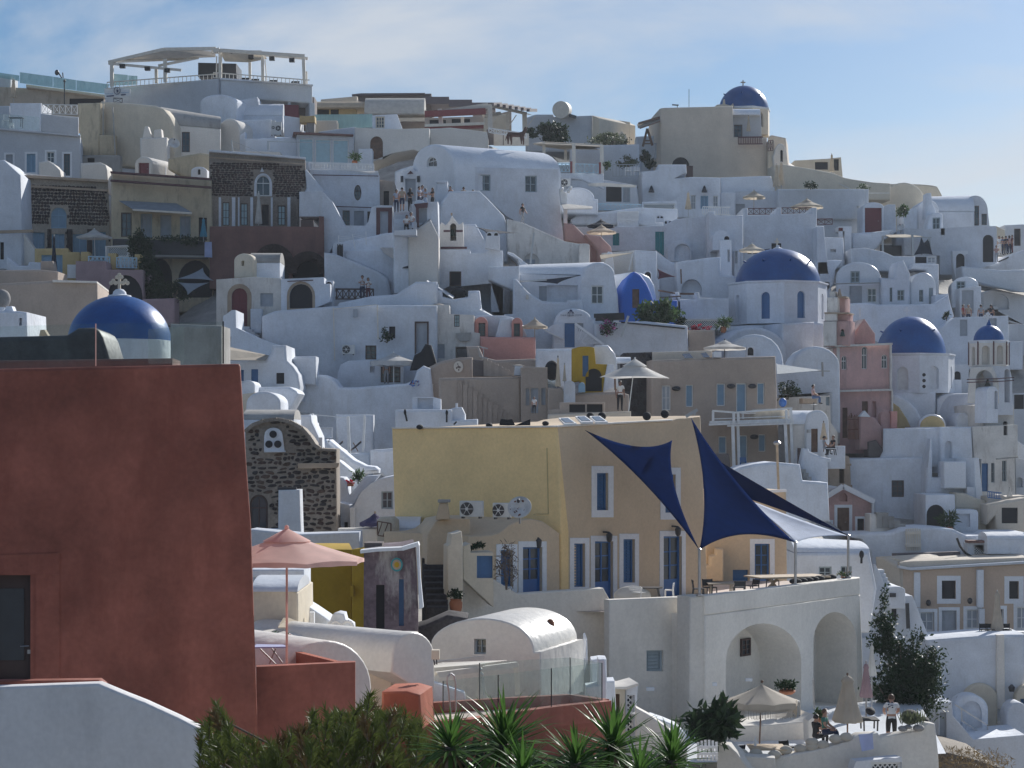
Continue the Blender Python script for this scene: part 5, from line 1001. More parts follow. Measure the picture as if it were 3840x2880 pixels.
for a in((150,870,149.5,'man in pale blue shirt at the left of the stair group',1.74,'stand','c_lblue','c_navy',{}),(265,835,149.2,'man with white cap and pale shirt seen from behind on the stairs',1.78,'stand','c_tan','c_navy',{'hat':'cap','rot':180,'shin':'skin'}),(430,850,149,'woman in dark dress with long hair on the stairs',1.75,'hold','c_black','c_black',{'long':True,'rot':150}),(620,830,149.6,'man in grey polo shirt in the stair group',1.84,'hold','c_lblue','c_navy',{'rot':60}),(685,830,150.2,'tall man in light shirt behind the grey polo man',1.92,'stand','c_lblue','c_navy',{'rot':20}),(745,820,149.3,'woman in pale blue dress facing the stair group',1.64,'phone','c_lblue','c_lblue',{'long':True,'rot':-40}),(895,820,149.6,'woman in black strap dress at the right of the stair group',1.68,'hold','c_black','c_black',{'long':True,'rot':-60}),(360,1255,145.5,'woman in white top sitting low on the stairs',1.08*1.5,'sit','c_white','c_black',{'long':True}),(450,1235,145.8,'man in white shirt sitting close behind the woman on the stairs',1.8,'sit','c_white','c_lblue',{})):
    person(a[0],a[1],a[2],a[3],a[4],a[5],shirt=a[6],legs=a[7],**a[8])
for x,y,l,s in((1265,470,'bare shouldered person behind the white bastion wall','skin'),(1540,480,'dark haired person leaning behind the bastion wall','c_tan'),(1735,540,'dark head showing above the bastion wall','c_black')): person(x,y+290,161.5,l,1.7,'stand',rnd.randrange(360),s,'c_navy')
t(1600,700,800)  # H
H('bastion_wall','broad white bastion wall sloping below the barrel house','wall')
B([235,45,545,42,620,112,800,300,842,430,850,700,380,700,120,640,120,262,150,160],158,6,'white',0); B([-30,160,118,158,125,640,-30,640],157.5,2,'white',0)
H('weathered_wall','stained old white wall below the walking figure','wall')
B([828,332,1000,375,1432,565,1570,590,1665,590,1692,650,1692,830,1080,830,840,700],156.5,3,'white_stained',0,[(1008,692,1165,815,'An'),]); B((1022,755,1125,815),156.8,.1,'door_grey',n='door',r=.01)
V(1575,1690,610,588,800,155.5,1,'white_stained',n='pillar')
person(995,395,158.6,'person in dark jacket walking up the ramp with head bowed',1.7,'walk',60,'c_black','c_grey')
H('pink_wall_house','rose plastered curved walls right of the weathered wall')
B([1425,378,1512,380,1662,530,1768,640,1785,800,1700,800,1690,640,1570,590,1435,562],163,4,'pink',0); B([1640,492,1800,512,1912,622,1922,700,1855,800,1770,800,1770,650],161,3,'pink',0); B([1850,790,1880,672,1922,678,1935,760,1960,880,1860,880],158,1,'white_fresh')
bars([(1665,525,162,1800,505,161,.12)],'white_fresh','coping') if 0 else None
umbrella(1810,405,1655,1970,470,620,164,'canvas_cream','cream parasol with visible ribs above the rose walls'); umbrella(1815,348,1660,1955,405,480,168,'canvas_dark','dark parasol behind the cream ribbed one')
H('screen_lantern','white wooden shop screens at the right end of the barrel house','screen'); B([1382,20,1455,70,1452,180,1400,190],167,.2,'white_paint',30,n='board',r=.02); B((1418,210,1460,378),166.5,.2,'white_paint',n='post',r=.02); MB().prism([P(1395,185,167),P(1480,190,170),P(1720,215,168),P(1715,235,165),P(1420,240,165)],(0,0,.08)).obj('awning','canvas_white',CUR)
for x,y in((1400,25),(1470,45),(1490,15)): MB().ball(P(x,y,166.8),.16,.16,.18).obj('lamp_globe','white_paint',CUR)
H('teal_door_house','white terrace house with teal door and teal window')
B([1495,340,1560,290,1920,250,2212,215,2600,230,2600,420,2212,400,1500,400],176,4,'white',0); B([1460,130,1775,128,1780,280,1460,290],179,3,'white',0,[(1632,150,1695,280,'c')])
t(2300,760,800)  # I
B([-450,250,0,248,520,238,645,170,990,135,992,600,640,610,530,565,440,500,-450,520],169.5,5,'white',0,[(435,300,526,545,'t'),(-6,315,62,443,'t')])
V(560,810,520,392,612,168.5,2.5,'white',0,[(632,425,800,605,'An')],n='grotto')
B([40,185,42,95,265,88,268,195],175,1,'white',n='wall') ; 
for i in range(7): bars([(42,100+i*13,174.5,262,96+i*13,174.5,.13)],'white_paint','slat',thing('slatted_cover','white slatted cooling unit cover on the terrace','cover') if i==0 else ROOTS[-1])
rail(-190,10,285,18,62,9,178,'rail_blue','pale lattice railing of the upper right terrace','x')
V(440,528,150,125,205,171,.5,'white',0,[(455,140,478,160,'Ax'),(488,140,514,160,'Ax')],n='chimney'); V(522,618,205,180,235,170.5,.5,'white',0,[(535,190,556,218,'Ax'),(574,190,606,218,'Ax')],n='chimney')
H('buttress_house','tall white house with thick pier and little vault right of the teal door')
B([986,92,1055,90,1058,135,1345,130,1350,790,990,790],167,5,'white',0); V(1030,1205,380,285,400,164.5,3,'white',0,[(1150,345,1205,385,'Ax')]); B([1105,386,1222,386,1232,745,1108,745],164,2.5,'white_fresh',0,[(1183,488,1208,615,'n')]); B([1255,500,1310,500,1312,700,1255,700],166.5,1,'white',0,[(1258,500,1290,632,'q')])
H('lattice_wall_house','plain blue shadowed white wall carrying the brown lattices')
B([1343,58,1396,58,1398,128,1702,122,1700,50,1746,50,1746,116,2056,106,2056,50,2112,50,2112,900,1345,900],172.5,5,'white',0,[(1640,420,1742,480,'x')]); B([2112,245,2185,245,2195,380,2270,900,2112,900],170,4,'white',0)
umbrella(1440,432,1298,1575,492,565,163,'canvas_cream','tilted cream parasol behind the main blue dome',pole='white_paint'); umbrella(1600,470,1395,1720,520,600,167,'canvas_grey','low grey parasol behind the main dome',group='open parasols') if 0 else None
B([1395,505,1500,495,1620,475,1640,520,1400,528],165,.5,'metal_dark',n='awning',root=thing('dark_awning','dark awning strip behind the main blue dome','awning'),r=.02)
H('courtyard_block','white block with bright top edge above the blue house')
B([222,492,450,500,456,782,480,785,482,1010,222,1010],158,4,'white',0); B([-120,520,222,495,225,800,-120,800],160,3,'white_warm',0); V(310,400,760,702,800,155,2,'white',0,[(325,715,390,790,'Ax')])
MB().prism([P(-140,545,157),P(205,522,158),P(-130,590,155)],(0,0,.03)).obj('shade_cloth','canvas_cream',CUR); bars([(200,525,157,160,710,157,.08)],'white_paint','pole')
sail(P(456,685,155),P(655,770,157),P(460,795,155),'canvas_maroon',thing('maroon_sail','dark maroon shade sail over the courtyard','shade sail'),.3)
H('court_walls','white courtyard walls with rounded niche left of the main dome')
B([650,615,990,570,1110,560,1115,745,1230,750,1290,775,1290,1000,660,1000],160,4,'white',0,[(705,792,920,960,'An',{'rd':.8})]); B([620,925,680,925,690,1000,850,1000,850,930,890,930,895,985,1200,990,1200,1200,670,1200,668,1010,620,1005],154,3,'white',0); B([450,510,600,615,655,620,655,1000,480,1000,480,790,456,780],162,2,'white',0)
bars([(465,910,153,640,940,153,.12),(690,945,152.5,835,945,152.5,.14),(480,985,152,700,970,152,.1),(700,690,159,705,840,159,.1)],'wood','beam')
H('blue_vault_house','bright blue pointed vault house with brown window')
B([72,1240,74,1000,100,880,150,780,218,712,285,748,345,830,392,935,415,1008,668,1010,668,1240],150,4,'blue_paint',6,[(196,896,270,1092,'w')]); B([195,1000,200,760,225,715,300,730,380,770,430,850,470,1000],151.5,6,'white_gloss',25)
bush(450,1160,200,110,146,'broad dark leafed shrub in front of the blue vault house','leaf',1500,.36,clump=26); bush(690,1230,40,40,146.5,'drooping end of the leafy shrub by the lattice','leaf_dark',200,.25)
H('lattice_court','taupe and white low walls with lattice below the blue house','wall')
B([-200,1250,0,1240,330,1228,770,1276,782,1490,470,1500,-200,1490],143,3,'white',0); B([780,1322,1056,1318,1056,1620,640,1620,640,1500,780,1490],144,3,'taupe',0); B([700,1205,1100,1195,1200,1175,1200,1320,705,1320],147,.3,'white',0,[(712,1212,1095,1315,'l')],n='wall'); bars([(-200,1190,144.5,110,1180,144.5,.5),(80,1240,142.8,740,1305,142.8,.10)],'black','beam')
bars([(160,1175,141.8,80,1395,141.8,.12)],'metal','leaning_pole')
bush(1140,1250,60,45,145,'potted aloe by the main church','leaf',150,.5,pot=(34,62,'terracotta'),shape=6); bush(900,1300,110,28,146,'reddish low plants behind the taupe wall','flower_red',250,.15,stem=False)
H('main_dome_church','largest blue domed church with white octagonal drum, centre right','church')
octdrum(1705,850,1275,512,158,CUR,'white',{-1:(.33,955,1228,'y'),0:(.33,945,1220,'y'),-2:(.3,965,1245,'n'),1:(.3,955,1220,'n')}); c,rr,hz=dome(1705,848,438,478,158,CUR,seg=64,spikes=8); MB().lathe(c+Vector((0,0,hz-.08)),[(.4,0),(.36,.1),(.15,.2),(.12,.35)],20).obj('lantern','white',CUR); cross(1697,462,368,22,158,CUR,'cream')
V(1110,1800,1560,1290,2000,151,6,'white',8,n='vault'); B([1165,1280,2100,1240,2180,1250,2180,1900,1165,1900],155,6,'white',0)
B([1750,1250,2090,1235,2090,1400,2060,1650,1750,1650],152.5,3,'white',20)
umbrella(1150,1435,925,1385,1505,1640,136,'canvas_white','wide pale parasol on the taupe house roof','8' and 8,pole='metal_dark'); B((1385,1495,1462,1590),140,1,'white',0,[(1392,1500,1455,1585,'Ax')],root=thing('niche_box','white arched niche box beside the roof parasol','niche'))
t(1600,700,800)  # H again: bell gable house and centre
H('bell_gable_house','white house with bell gable, brown bands and chimney in the centre')
B([128,650,130,405,152,370,200,398,235,352,262,300,300,352,335,392,376,366,388,650],152,1.2,'white_warm',0,[(244,378,306,560,'AT')],n='bell_gable')
for a in((175,460,243,460),(306,460,374,460)): band(a[0],a[1],a[2],a[3],20,151.4,'brown_band',dp=.15)
band(145,634,418,634,20,151.2,'brown_band',dp=.3); MB().lathe(P(262,515,152.5),[(.3,0),(.22,.12),(.16,.4),(.05,.55)],14).obj('bell','bronze',CUR); cross(258,300,272,10,152,CUR,'sandstone')
B([-40,700,115,690,115,652,450,652,452,692,600,690,640,660,790,662,800,1345,500,1345,250,1150,-40,1160],150,5,'white',0,[(236,878,358,1032,'d'),(668,1003,803,1300,'D')]); B([640,830,960,822,962,1000,640,965],147.5,2,'white',0)
B([375,640,380,388,508,388,560,480,700,640],154,4,'white',0)
B([608,640,612,490,640,470,725,468,755,500,758,655,608,640],149,1,'white_fresh',0,[(628,478,670,508,'Ax'),(700,478,740,508,'Ax')],n='chimney')
sail(P(508,420,153),P(985,482,155),P(610,505,151),'canvas_dark',thing('navy_sail','long dark navy shade sail beside the chimney','shade sail'),.4)
bars([(1112,478,153,1075,805,153,.14)],'metal','pole',thing('leaning_post','tall leaning metal post before the weathered wall','post'))
B((-40,880,860,1500),153.6,2,'white')
H('centre_vault_house','white vaulted house with dark sail and curtained window, centre')
L(960,1850,815,900,None,150,3.0,'white_gloss',yt2=785,ye2=920); B([955,900,1640,925,1600,1180,1460,1180,1450,1200,1210,1190,955,1020],149.6,4,'white',0,[(1165,1030,1245,1185,'D'),(1250,1022,1588,1165,'n')])
B([1590,1400,1590,960]+arc(1620,920,1950,910,782)+[1985,1130,2005,1400],148.6,6,'white',6,[(1706,1024,1835,1216,'g')])
B([840,672,900,690,1060,812,1160,825,960,990,960,830,935,770],152,3,'white_gloss',0); sail(P(960,985,148.5),P(1600,920,147.5),P(1355,1008,147),'canvas_dark',thing('black_sail','thin black shade sail across the centre vaulted house','shade sail'),.3); bars([(960,985,148,1242,965,147,.12)],'metal','sail_pole')
B([895,955,930,955,1020,1060,1060,1100,1210,1190,1450,1200,1460,1175,1610,1168,1640,1390,1990,1380,2000,1800,800,1800,800,1320,890,1320],146.8,3,'white',0)
B((1028,1120,1056,1165),146.6,.15,'off_white',n='meter_box',r=.01)
H('hotel_sign_wall','white arched gateway with hotel sign and blue door','gate')
B([1290,1700,1320,1400]+arc(1330,1390,1700,1360,1262,10)[2:]+[1750,1360,1752,1460,1925,1560,2300,1590,2300,1700],144,2,'white',0,[(1430,1415,1535,1665,'y'),(1560,1415,1625,1500,'D')]); 
text('THREE',1386,1342,1450,143.8,'navy_ink',CUR,proud=-.02); text('DOMES',1540,1340,1612,143.8,'navy_ink',CUR,proud=-.02)
def emb(pp,mat='navy_ink'): MB().prism([P(x,y,143.85) for x,y in pp],(0,.03,0)).obj('emblem',mat,CUR)
emb([(1476,1296),(1482,1282),(1492,1275),(1495,1264),(1498,1275),(1508,1282),(1514,1296)]); emb([(1460,1313),(1466,1303),(1474,1297),(1480,1304),(1480,1313)]); emb([(1510,1313),(1510,1304),(1516,1297),(1523,1303),(1528,1313)])
for x0,x1,y0 in((1462,1465,1313),(1478,1481,1298),(1509,1512,1298),(1525,1528,1313)): emb([(x0,y0),(x1,y0),(x1,1340),(x0,1340)])
emb([(1460,1338),(1528,1336),(1528,1340),(1460,1343)]); emb([(1491,1302),(1500,1302),(1500,1310),(1491,1310)])
r=thing('lattice_ramp','white sloping lattice balustrade beside the blue door','railing'); pl=Pl(P(1690,0,142.5),0.); q=[pl.to2(*p) for p in((1540,1418),(1835,1640),(1640,1645),(1545,1580))]
bars([(1538,1418,142.5,1838,1640,142.5,.16),(1545,1425,142.5,1548,1580,142.5,.1),(1610,1605,142.5,1650,1645,142.5,.1)],'white_fresh','rail',r)
for i in range(14): bars([(1555+i*19,1438+i*14,142.5,1545+i*10,1580+i*4,142.5,.05),(1548+i*7,1575-i*2+i*5,142.55,1570+i*20,1450+i*13,142.55,.04)],'white_fresh','lattice_bar',r)
B([1325,1420,1425,1420,1425,1585,1225,1490],143.6,.1,'white',n='wall',o=[],root=thing('lattice_fence','pale lattice fence left of the blue door','fence')); bars([(1225,1490,143.4,1425,1585,143.4,.08)],'white_paint','rail',ROOTS[-1])
bush(1870,1460,75,75,142.5,'pink flowering bougainvillea beside the hotel gateway','leaf_dark',260,.2,flower='flower_pink')
bars([(2090,1340,141,2020,1555,141,.13)],'metal','pole',thing('leaning_post','leaning metal post by the bougainvillea','post'))
bars([(1755,1360,143,2050,1352,143,.35)],'black','beam',thing('dark_beam','long black beam above the bougainvillea','beam'))
H('old_white_house','peeling old white house with brown framed door in the centre')
B([-40,1225,235,1225,240,1320,490,1330,492,1510,550,1520,555,1660,300,1660,300,1900,-40,1900],139.5,4,'white_stained',0,[(285,1328,340,1452,'K'),(112,1632,186,1780,'D')]); B([-40,1040,60,1060,160,1080,165,1140,290,1165,430,1140,430,1080,550,1080,570,1260,820,1330,490,1345,240,1330,230,1230,-40,1235],143,3,'white',0)
MB().prism([P(0,985,144),P(20,975,147),P(285,1145,146),P(270,1165,143)],(0,0,.06)).obj('roof_ridge','white_gloss',CUR); MB().prism([P(300,1520,139.3),P(460,1512,139.3),P(440,1600,139.3),P(350,1605,139.3),P(310,1560,139.3)],(0,.1,0)).obj('bare_patch','cement',CUR)
B([430,1080,545,1075,550,1140,430,1140],145,1,'white',0,[(440,1085,462,1105,'x'),(485,1085,535,1105,'n')])
MB()._ball(P(330,1110,147),.55,.5,.5).obj('cover','black_cloth',thing('covered_grill','dark covered shape on the roof below the brown window','tarpaulin')); MB()._ball(P(120,1280,142),.75,.5,.45).obj('pile','beige_old',thing('rubble_heap','heap of beige rubble on the old white roof','rubble'))
H('pink_vault_house','pink dormered vault house with sunlit white roof')
B([490,1345,530,1335,810,1335,900,1360,1000,1440,1045,1560,490,1560],141.5,3,'white_gloss',0,n='roof')
V(495,635,1420,1350,1560,140.4,1.6,'salmon',0,[(538,1412,608,1550,'k')]); V(880,995,1420,1358,1558,139.8,3,'salmon',0,[(903,1418,968,1552,'k')]); B([680,1558,760,1370,890,1360,885,1440,960,1558],140.2,1,'white_gloss',0)
B([555,1556,1128,1560,1130,1900,555,1800],138.5,3,'salmon',0)
umbrella(1120,1372,985,1258,1450,1600,140,'canvas_cream','cream parasol right of the pink dormers')
t(1560,1180,800)  # L
H('taupe_complex','taupe house with outside stair and curved parapet in the centre')
B([85,575,130,545,250,485,450,445,585,440,585,700,590,900,250,930,130,850],131.5,4,'taupe',0); B([520,330,650,325,700,440,830,470,1360,450,1362,700,585,700],134,4,'taupe',0)
B([235,660,280,655,1085,640,1090,700,1100,1140,240,1140],124,5,'taupe',0); B([1085,545,1140,540,1362,545,1368,770,1370,1120,1090,1120],123.5,4,'taupe',0,[(1138,765,1175,940,'D'),(1192,760,1268,1020,'D'),(1300,760,1342,935,'D')])
for i in range(9): B((700+i*38,455+i*19,742+i*38,640),127.5,1.3,'taupe',n='step',r=.02)
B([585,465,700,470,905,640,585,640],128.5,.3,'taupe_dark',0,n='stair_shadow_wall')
for i in range(11): B((430+i*52,678+i*37,486+i*52,1140),123.86,.3,'taupe_deep',n='stair_trace',r=.0)  # stepped area in a deeper taupe paint
B([1365,760,1510,765,1540,815,1540,1030,1365,1030],123,3,'taupe',0); B([1530,820,2110,795,2210,830,2212,1120,1530,1120],121,1,'taupe',0); B([1370,1035,2230,1000,2230,1130,1370,1130],117,2,'beige',0)
rail(655,330,745,352,100,2,131,'metal','thin metal stair rail on the taupe house','v',w=.05)
B([1015,630,1025,535,1105,535,1112,630],126,.9,'white_fresh',n='chimney',root=thing('white_chimney','white tapered chimney with flat dark cap on the taupe stair','chimney')); MB().lathe(P(1062,535,126.4),[(.36,0),(.36,.05),(.12,.1)],18).obj('cap','cement',ROOTS[-1])
pl=Pl(P(440,0,131.4),0.); a=pl.to2(440,540); r=thing('wall_emblem','white round painted emblem on the taupe parapet','emblem'); MB().prism([pl.to3(a[0]+.30*math.cos(g*math.pi/12),a[1]+.36*math.sin(g*math.pi/12),-.03) for g in range(24)],pl.n*.035).obj('disc','off_white',r)
for dx,dz,s in((-.04,.17,.04),(0,.0,.07),(.09,-.04,.06),(-.11,-.08,.055),(.02,-.2,.05)): MB().prism([pl.to3(a[0]+dx+s*math.cos(g*math.pi/4),a[1]+dz+s*1.3*math.sin(g*math.pi/4),-.045) for g in range(8)],pl.n*.014).obj('figure','taupe_dark',r)
MB().prism([pl.to3(*pl.to2(x,y),-.03) for x,y in((165,725),(180,715),(178,780),(160,795),(140,780))],pl.n*.03).obj('paint_fleck','off_white',CUR)
closed_umbrella(1472,440,745,32,760,120,'canvas_cream','tall pale yellow closed parasol on the taupe terrace','metal_dark'); closed_umbrella(1540,515,690,22,760,121.5,'canvas_cream','shorter closed parasol behind the yellow one','metal')
for l,(sp,yd) in dict(a=([1366,672,1452,672,1452,750,1366,750],122),).items(): glass(sp,yd,0,'glass_clear',thing('glass_screen','small glass screen on the taupe terrace','screen'))
MB()._ball(P(1410,580,124.5),.46,.4,.62).obj('cover','black_cloth',thing('black_dome_cover','black domed oven cover on the taupe terrace','tarpaulin'))
H('mustard_house','mustard yellow house front with blue slit windows and arch')
B([1245,355,1620,352,1620,700,1245,640],131,3,'white',0); B([1618,700,1618,355,1650,345]+arc(1660,345,1850,345,330,6)[2:]+[1865,510,1985,515,1995,560,1960,650,1940,800,1750,800,1700,690],122.5,1.2,'mustard',0,[(1727,425,1788,642,'y'),(1758,558,1928,795,'Ax')])
B([1845,345,1850,320,1990,315,2060,400,2085,470,2100,700,1865,700],124.5,4,'white_gloss',0); B([1985,512,2055,520,2060,760,1940,800,1960,640],122.2,.8,'white',0); V(1535,1652,735,685,812,120.6,1,'white'); V(1685,1755,750,700,805,120.6,.6,'paint_lblue')
L(2085,2230,440,500,None,125,.8,'white_gloss')
H('kitchen_counter','taupe outdoor counter with dark cabinets','counter'); B([1490,910,1960,905,1960,1030,1380,1020,1385,985,1490,980],118,1,'taupe',0,[(1590,930,1755,1012,'x'),(1772,928,1935,1010,'x')])
person(2115,1000,116.5,'man in white t-shirt standing by the outdoor counter',1.78,'stand',10,'c_white','c_black',skin='skin_dark')
umbrella(2205,480,1838,2700,655,1000,114,'canvas_white','large pale square parasol beside the taupe counter',sides=4,val=.0,pole='white_paint',a0=.5,ribs=True)
r=thing('parasol_pole','dark side post under the large pale parasol','post'); bars([(2062,665,114,2065,780,114,.1)],'wood','post',r)
person(1225,1030,116,'waiter like figure in black and white below the taupe doors',1.0,'stand',0,'c_white','c_black')
H('oar_wall','white low wall with two black oars hung on it','wall'); t(1490,1400,300); B([-60,1010,20,1005,1510,1000,1515,1300,2212,1260,2212,1700,-60,1700],116,4,'white',0); B([415,660,1000,655,1200,710,1210,1010,415,1010],118,1,'white',0,[(555,685,985,975,'n')]); B([1430,990,1600,940,1780,935,1870,1130,1875,1310,1515,1310],116.5,2,'white'); B((1605,825,1670,945),116.8,.3,'white_fresh',n='chimney')
for x0,x1,y0,y1,l in((212,268,1040,1325,'left'),(1367,1365,1055,1355,'right')):
    r=thing('oar','black oar hung on the low white wall, %s one'%l,'oar','oars'); bars([(x0,y0+40,115.7,x1,y1,115.7,.10)],'black','shaft',r); MB()._ball(P(x0,y0+35,115.7),.075,.04,.17).obj('blade','black',r)
bars([(1640,1335,115.5,1560,1420,115.5,.08)],'black','shaft',thing('short_oar','short black paddle leaning at the wall foot','oar'))
# ================================================================ right side
t(3040,560,800)  # E
H('red_door_house','white house with big dark red door on the right slope')
B([-20,408,525,412,605,410,605,470,600,700,430,900,-20,900],187,4,'grey_white',0); V(540,760,600,548,880,183,3,'white',0,[(562,606,738,862,'r')]); B([735,600,800,570,880,570,890,860,735,880],183.5,4,'white',0)
B([430,870,560,860,860,850,740,960,600,1050,430,1050],179,4,'white',0); B([-20,795,140,795,145,910,340,915,360,1150,-20,1150],174,4,'white',0,[(205,1035,262,1068,'n')]); B([285,800,425,800,425,1000,355,1000,350,850,285,850],178,2,'white',0,[(288,812,335,910,'r')])
bars([(200,315,193,400,405,191,.10),(607,455,188,815,453,188,.12)],'off_white','bar')
H('dome_roof_house','cream rounded gable house on the right skyline')
B([560,420]+arc(560,390,1320,390,355,12)[2:]+[1365,475,1365,700,560,700],203,8,'cream',0); V(735,1200,580,342,760,198,5,'cream',0); B([605,480,720,490,720,560,605,560],195,2,'cream',0,[(610,518,690,545,'Ax')])
H('skyline_vault_house','white barrel vaulted house with dark windows at the right skyline')
B([1565,860,1565,620]+arc(1580,600,1838,650,478)+[1855,790,1855,860],192,5,'white',-12,[(1577,668,1642,785,'k'),(1660,584,1745,790,'k'),(1772,668,1826,785,'k')]); L(1250,1700,495,640,900,191,3.5,'white_gloss','white',-4,yt2=482); V(1105,1330,640,520,860,189,4,'white',0)
B([1190,720,1200,455,1250,450,1265,560,1300,640,1300,720],186.5,1.5,'white',0,n='chimney'); B([1205,800,1240,670]+arc(1245,680,1370,680,655,8)+[1370,860,1205,860],185,2,'white',0,[(1263,706,1344,834,'h')]); B([955,640,1105,600,1110,860,955,860],187,3,'white',0)
B([970,815,1200,830,1640,800,1920,795,1930,830,1930,1180,1580,1220,1340,1215,1340,1100,970,1100],180,6,'white',0,[(1785,885,1898,1170,'Ax'),(1506,1078,1600,1330 if 0 else 1195,'Ax'),(1350,815,1390,888,'k')])
B([1470,1055,1630,1052,1632,1080,1605,1090,1605,1340,1500,1340,1475,1200],178.5,.6,'white_fresh',0,[(1508,1080,1598,1310,'Ax')])
dish(938,812,42,181,'grey satellite dish on the white stair wall',-30); bush(960,640,60,60,185,'leafy plant hanging by the vault house','leaf',350,.25); bush(550,400,60,40,190,'creeper over the corner of the pale terrace','leaf',260,.2); bush(620,360,10,8,190,'tiny tuft on the corner post','leaf',30,.12) if 0 else None
MB().lathe(P(495,610,186.6),[(.18,0),(.2,.2)],12).obj('lamp','metal',thing('round_wall_lamp','round lamp on the pale wall left of the red door','lamp'))
H('far_right_house','white wall and brown door house at the right picture edge')
B([2010,785,2230,775,2230,1010,2010,1000],196,4,'white',0,[(2110,822,2178,1000,'d')]); B([1925,795,2015,835,2020,960,1925,960],194,2,'cream',0); B([1950,1180,2060,1090,2212,1040,2230,1040,2230,1300,1570,1300,1590,1210],183,4,'white',0)
for i,(x,yf,l,s,g) in enumerate(((1955,1090,'woman in white dress at the right edge terrace','c_white','c_white'),(1990,1095,'person in blue at the right edge terrace','c_blue','c_navy'),(2025,1090,'dark haired person in the middle of the right edge group','c_navy','c_navy'),(2060,1085,'person in pink at the right edge terrace','c_pink','c_navy'),(2090,1080,'person in dark red at the right edge terrace','c_maroon','c_maroon'),(1925,1170,'crouching person in pale clothes by the arched door','c_pink','c_grey'))): person(x,yf,183.8 if i<5 else 178.8,l,1.72 if i<5 else 1.5,'hold' if i%2 else 'stand',i*67,s,g,long=i in(0,3))
bars([(1950,1165,182.5,2212,1048,184,.12)],'metal_dark','rail',thing('sloping_handrail','dark sloping handrail at the right edge','railing'))
H('pergola_terrace','terrace with bare posts and torn cloth roof on the right slope','pergola')
bars([(745,895,177,748,1075,177,.16),(1052,885,176,1062,1105,176,.2),(1225,910,178,1240,1060,178,.18),(1150,910,179,1150,1095,179,.12)],'metal','post'); bars([(745,900,177,1250,915,178,.08)],'metal','beam')
MB().prism([P(770,890,176),P(980,885,179),P(1170,905,179),P(1000,915,176),P(820,915,175.5)],(0,0,.03)).obj('cloth','canvas_cream',CUR); sail(P(1145,905,177.5),P(1270,1095,177),P(1065,1100,176),'canvas_dark',CUR,.3); sail(P(1225,915,178),P(1265,1095,177.5),P(1150,985,178),'canvas_dark',CUR,.2)
B([415,1030,560,1020,760,1060,860,1105,1080,1110,1080,1180,415,1180],172.5,4,'white',0); B((1080,1105,1305,1190),173.5,.5,'white',0,[(1085,1112,1205,1180,'x'),(1212,1112,1300,1180,'q')]); B([730,990,940,995,940,1110,730,1090],181,.5,'metal_dark',0,n='wall')
B([1075,1185,1330,1190,1335,1500,1240,1500,1200,1250,1050,1240],170.5,3,'white',0)
H('blue_door_vault','white vault house with sunlit roof and grey blue door on the right')
V(260,725,1330,1168,1660,168.5,5,'white_gloss',-12,[(412,1263,508,1384,'h'),(402,1415,532,1640,'D'),(585,1438,684,1588,'g')]); B([45,1155,255,1145,330,1150,260,1250,240,1400,130,1480,45,1480],170,3,'white',0,[(92,1290,192,1375,'D')]); MB().prism([P(235,1395,166.5),P(710,1385,166.5),P(715,1390,168),P(235,1402,168)],(0,0,.05)).obj('canopy_ledge','cement',CUR)
B([260,1145,360,1140,260,1200],169.5,2,'white_gloss',0) if 0 else None
H('chimney_vault_house','white vaulted house with big hooded chimney at right centre')
B([725,1330,870,1340,880,1210,905,1160,965,1150,990,1205,1035,1290,1030,1660,740,1660],167.5,3,'white',0,[(820,1432,848,1580,'h'),(898,1458,972,1568,'h')]); V(1030,1300,1420,1275,1660,168,4,'white_gloss',0,[(1125,1456,1168,1580,'h'),(1226,1435,1268,1612,'v')]); B([1290,1510,1430,1495,1455,1680,1290,1680],166.5,2,'white',0)
H('lower_cave_house','white cave house with dark door and half dome at the far right')
V(1460,1745,1420,1320,1560,172,4,'white_gloss',-8,[(1512,1368,1605,1455,'h')]); B([1545,1440,1700,1415,1770,1420,1775,1720,1545,1720],170.5,2,'white',0,[(1568,1462,1690,1700,'D')]); B([1570,1210,1950,1250,2060,1250,2230,1245,2230,1420,1760,1400,1570,1330],176,4,'white_gloss',0)
B([1775,1480,1880,1450,2230,1500,2230,1760,1775,1700],174,3,'grey_white',0,[(1890,1500,2055,1660,'An'),(1870,1625,1945,1680,'x')]); MB().prism([P(1740,1400,171),P(1920,1450,172),P(2230,1520,173),P(2230,1490,176),P(1900,1445,176)],(0,0,.03)).obj('shade_cloth','canvas_beige',CUR)

t(3040,1100,800)  # J   (y_J = y_E - 1493)
H('winding_wall','white winding terrace wall above the second dome','wall')
B([350,105,580,95,700,115,1280,110,1430,20,1455,120,1490,240,1330,370,1380,620,1480,740,350,740],165,4,'white',0); B([1330,370,1490,250,2050,232,2055,500,2200,500,2200,700,1380,700],163,4,'white',0,[(1548,272,1626,442,'D'),(1845,258,1930,340,'D')]); B([2050,320,2240,320,2240,730,2050,730],166,3,'grey_white',0)
for x,l,s in((1580,'seated person in red at the far right terrace','c_red'),(1635,'seated person in pale clothes beside the red one','c_tan'),(1765,'dark haired person leaning on the white parapet','c_grey'),(1870,'man in dark shirt leaning on the white parapet','c_black')): person(x,330,166,l,1.72,'stand',rnd.randrange(360),s,'c_navy')
bush(1410,240,35,40,162,'small dark bush on the winding wall','leaf_dark',120,.2)
H('pink_church','rose church facade with bell tower and white corner strips, right of centre','church')
B([285,562,830,530,838,1005,852,1005,850,1560,300,1560],148,6,'pink_old',4,[(320,648,374,790,'Ag'),(530,552,585,785,'Ag'),(735,635,795,778,'Ag'),(330,1185,383,1500,'w'),(532,1120,594,1245,'w'),(640,1120,682,1290,'n')])
B([448,530]+[448,420,560,262,672,420,672,525],149.5,5,'pink_old',4,n='gable'); B([405,540,440,420,505,320,555,262,560,270,450,425,450,540],149.6,3,'white_stained',4)
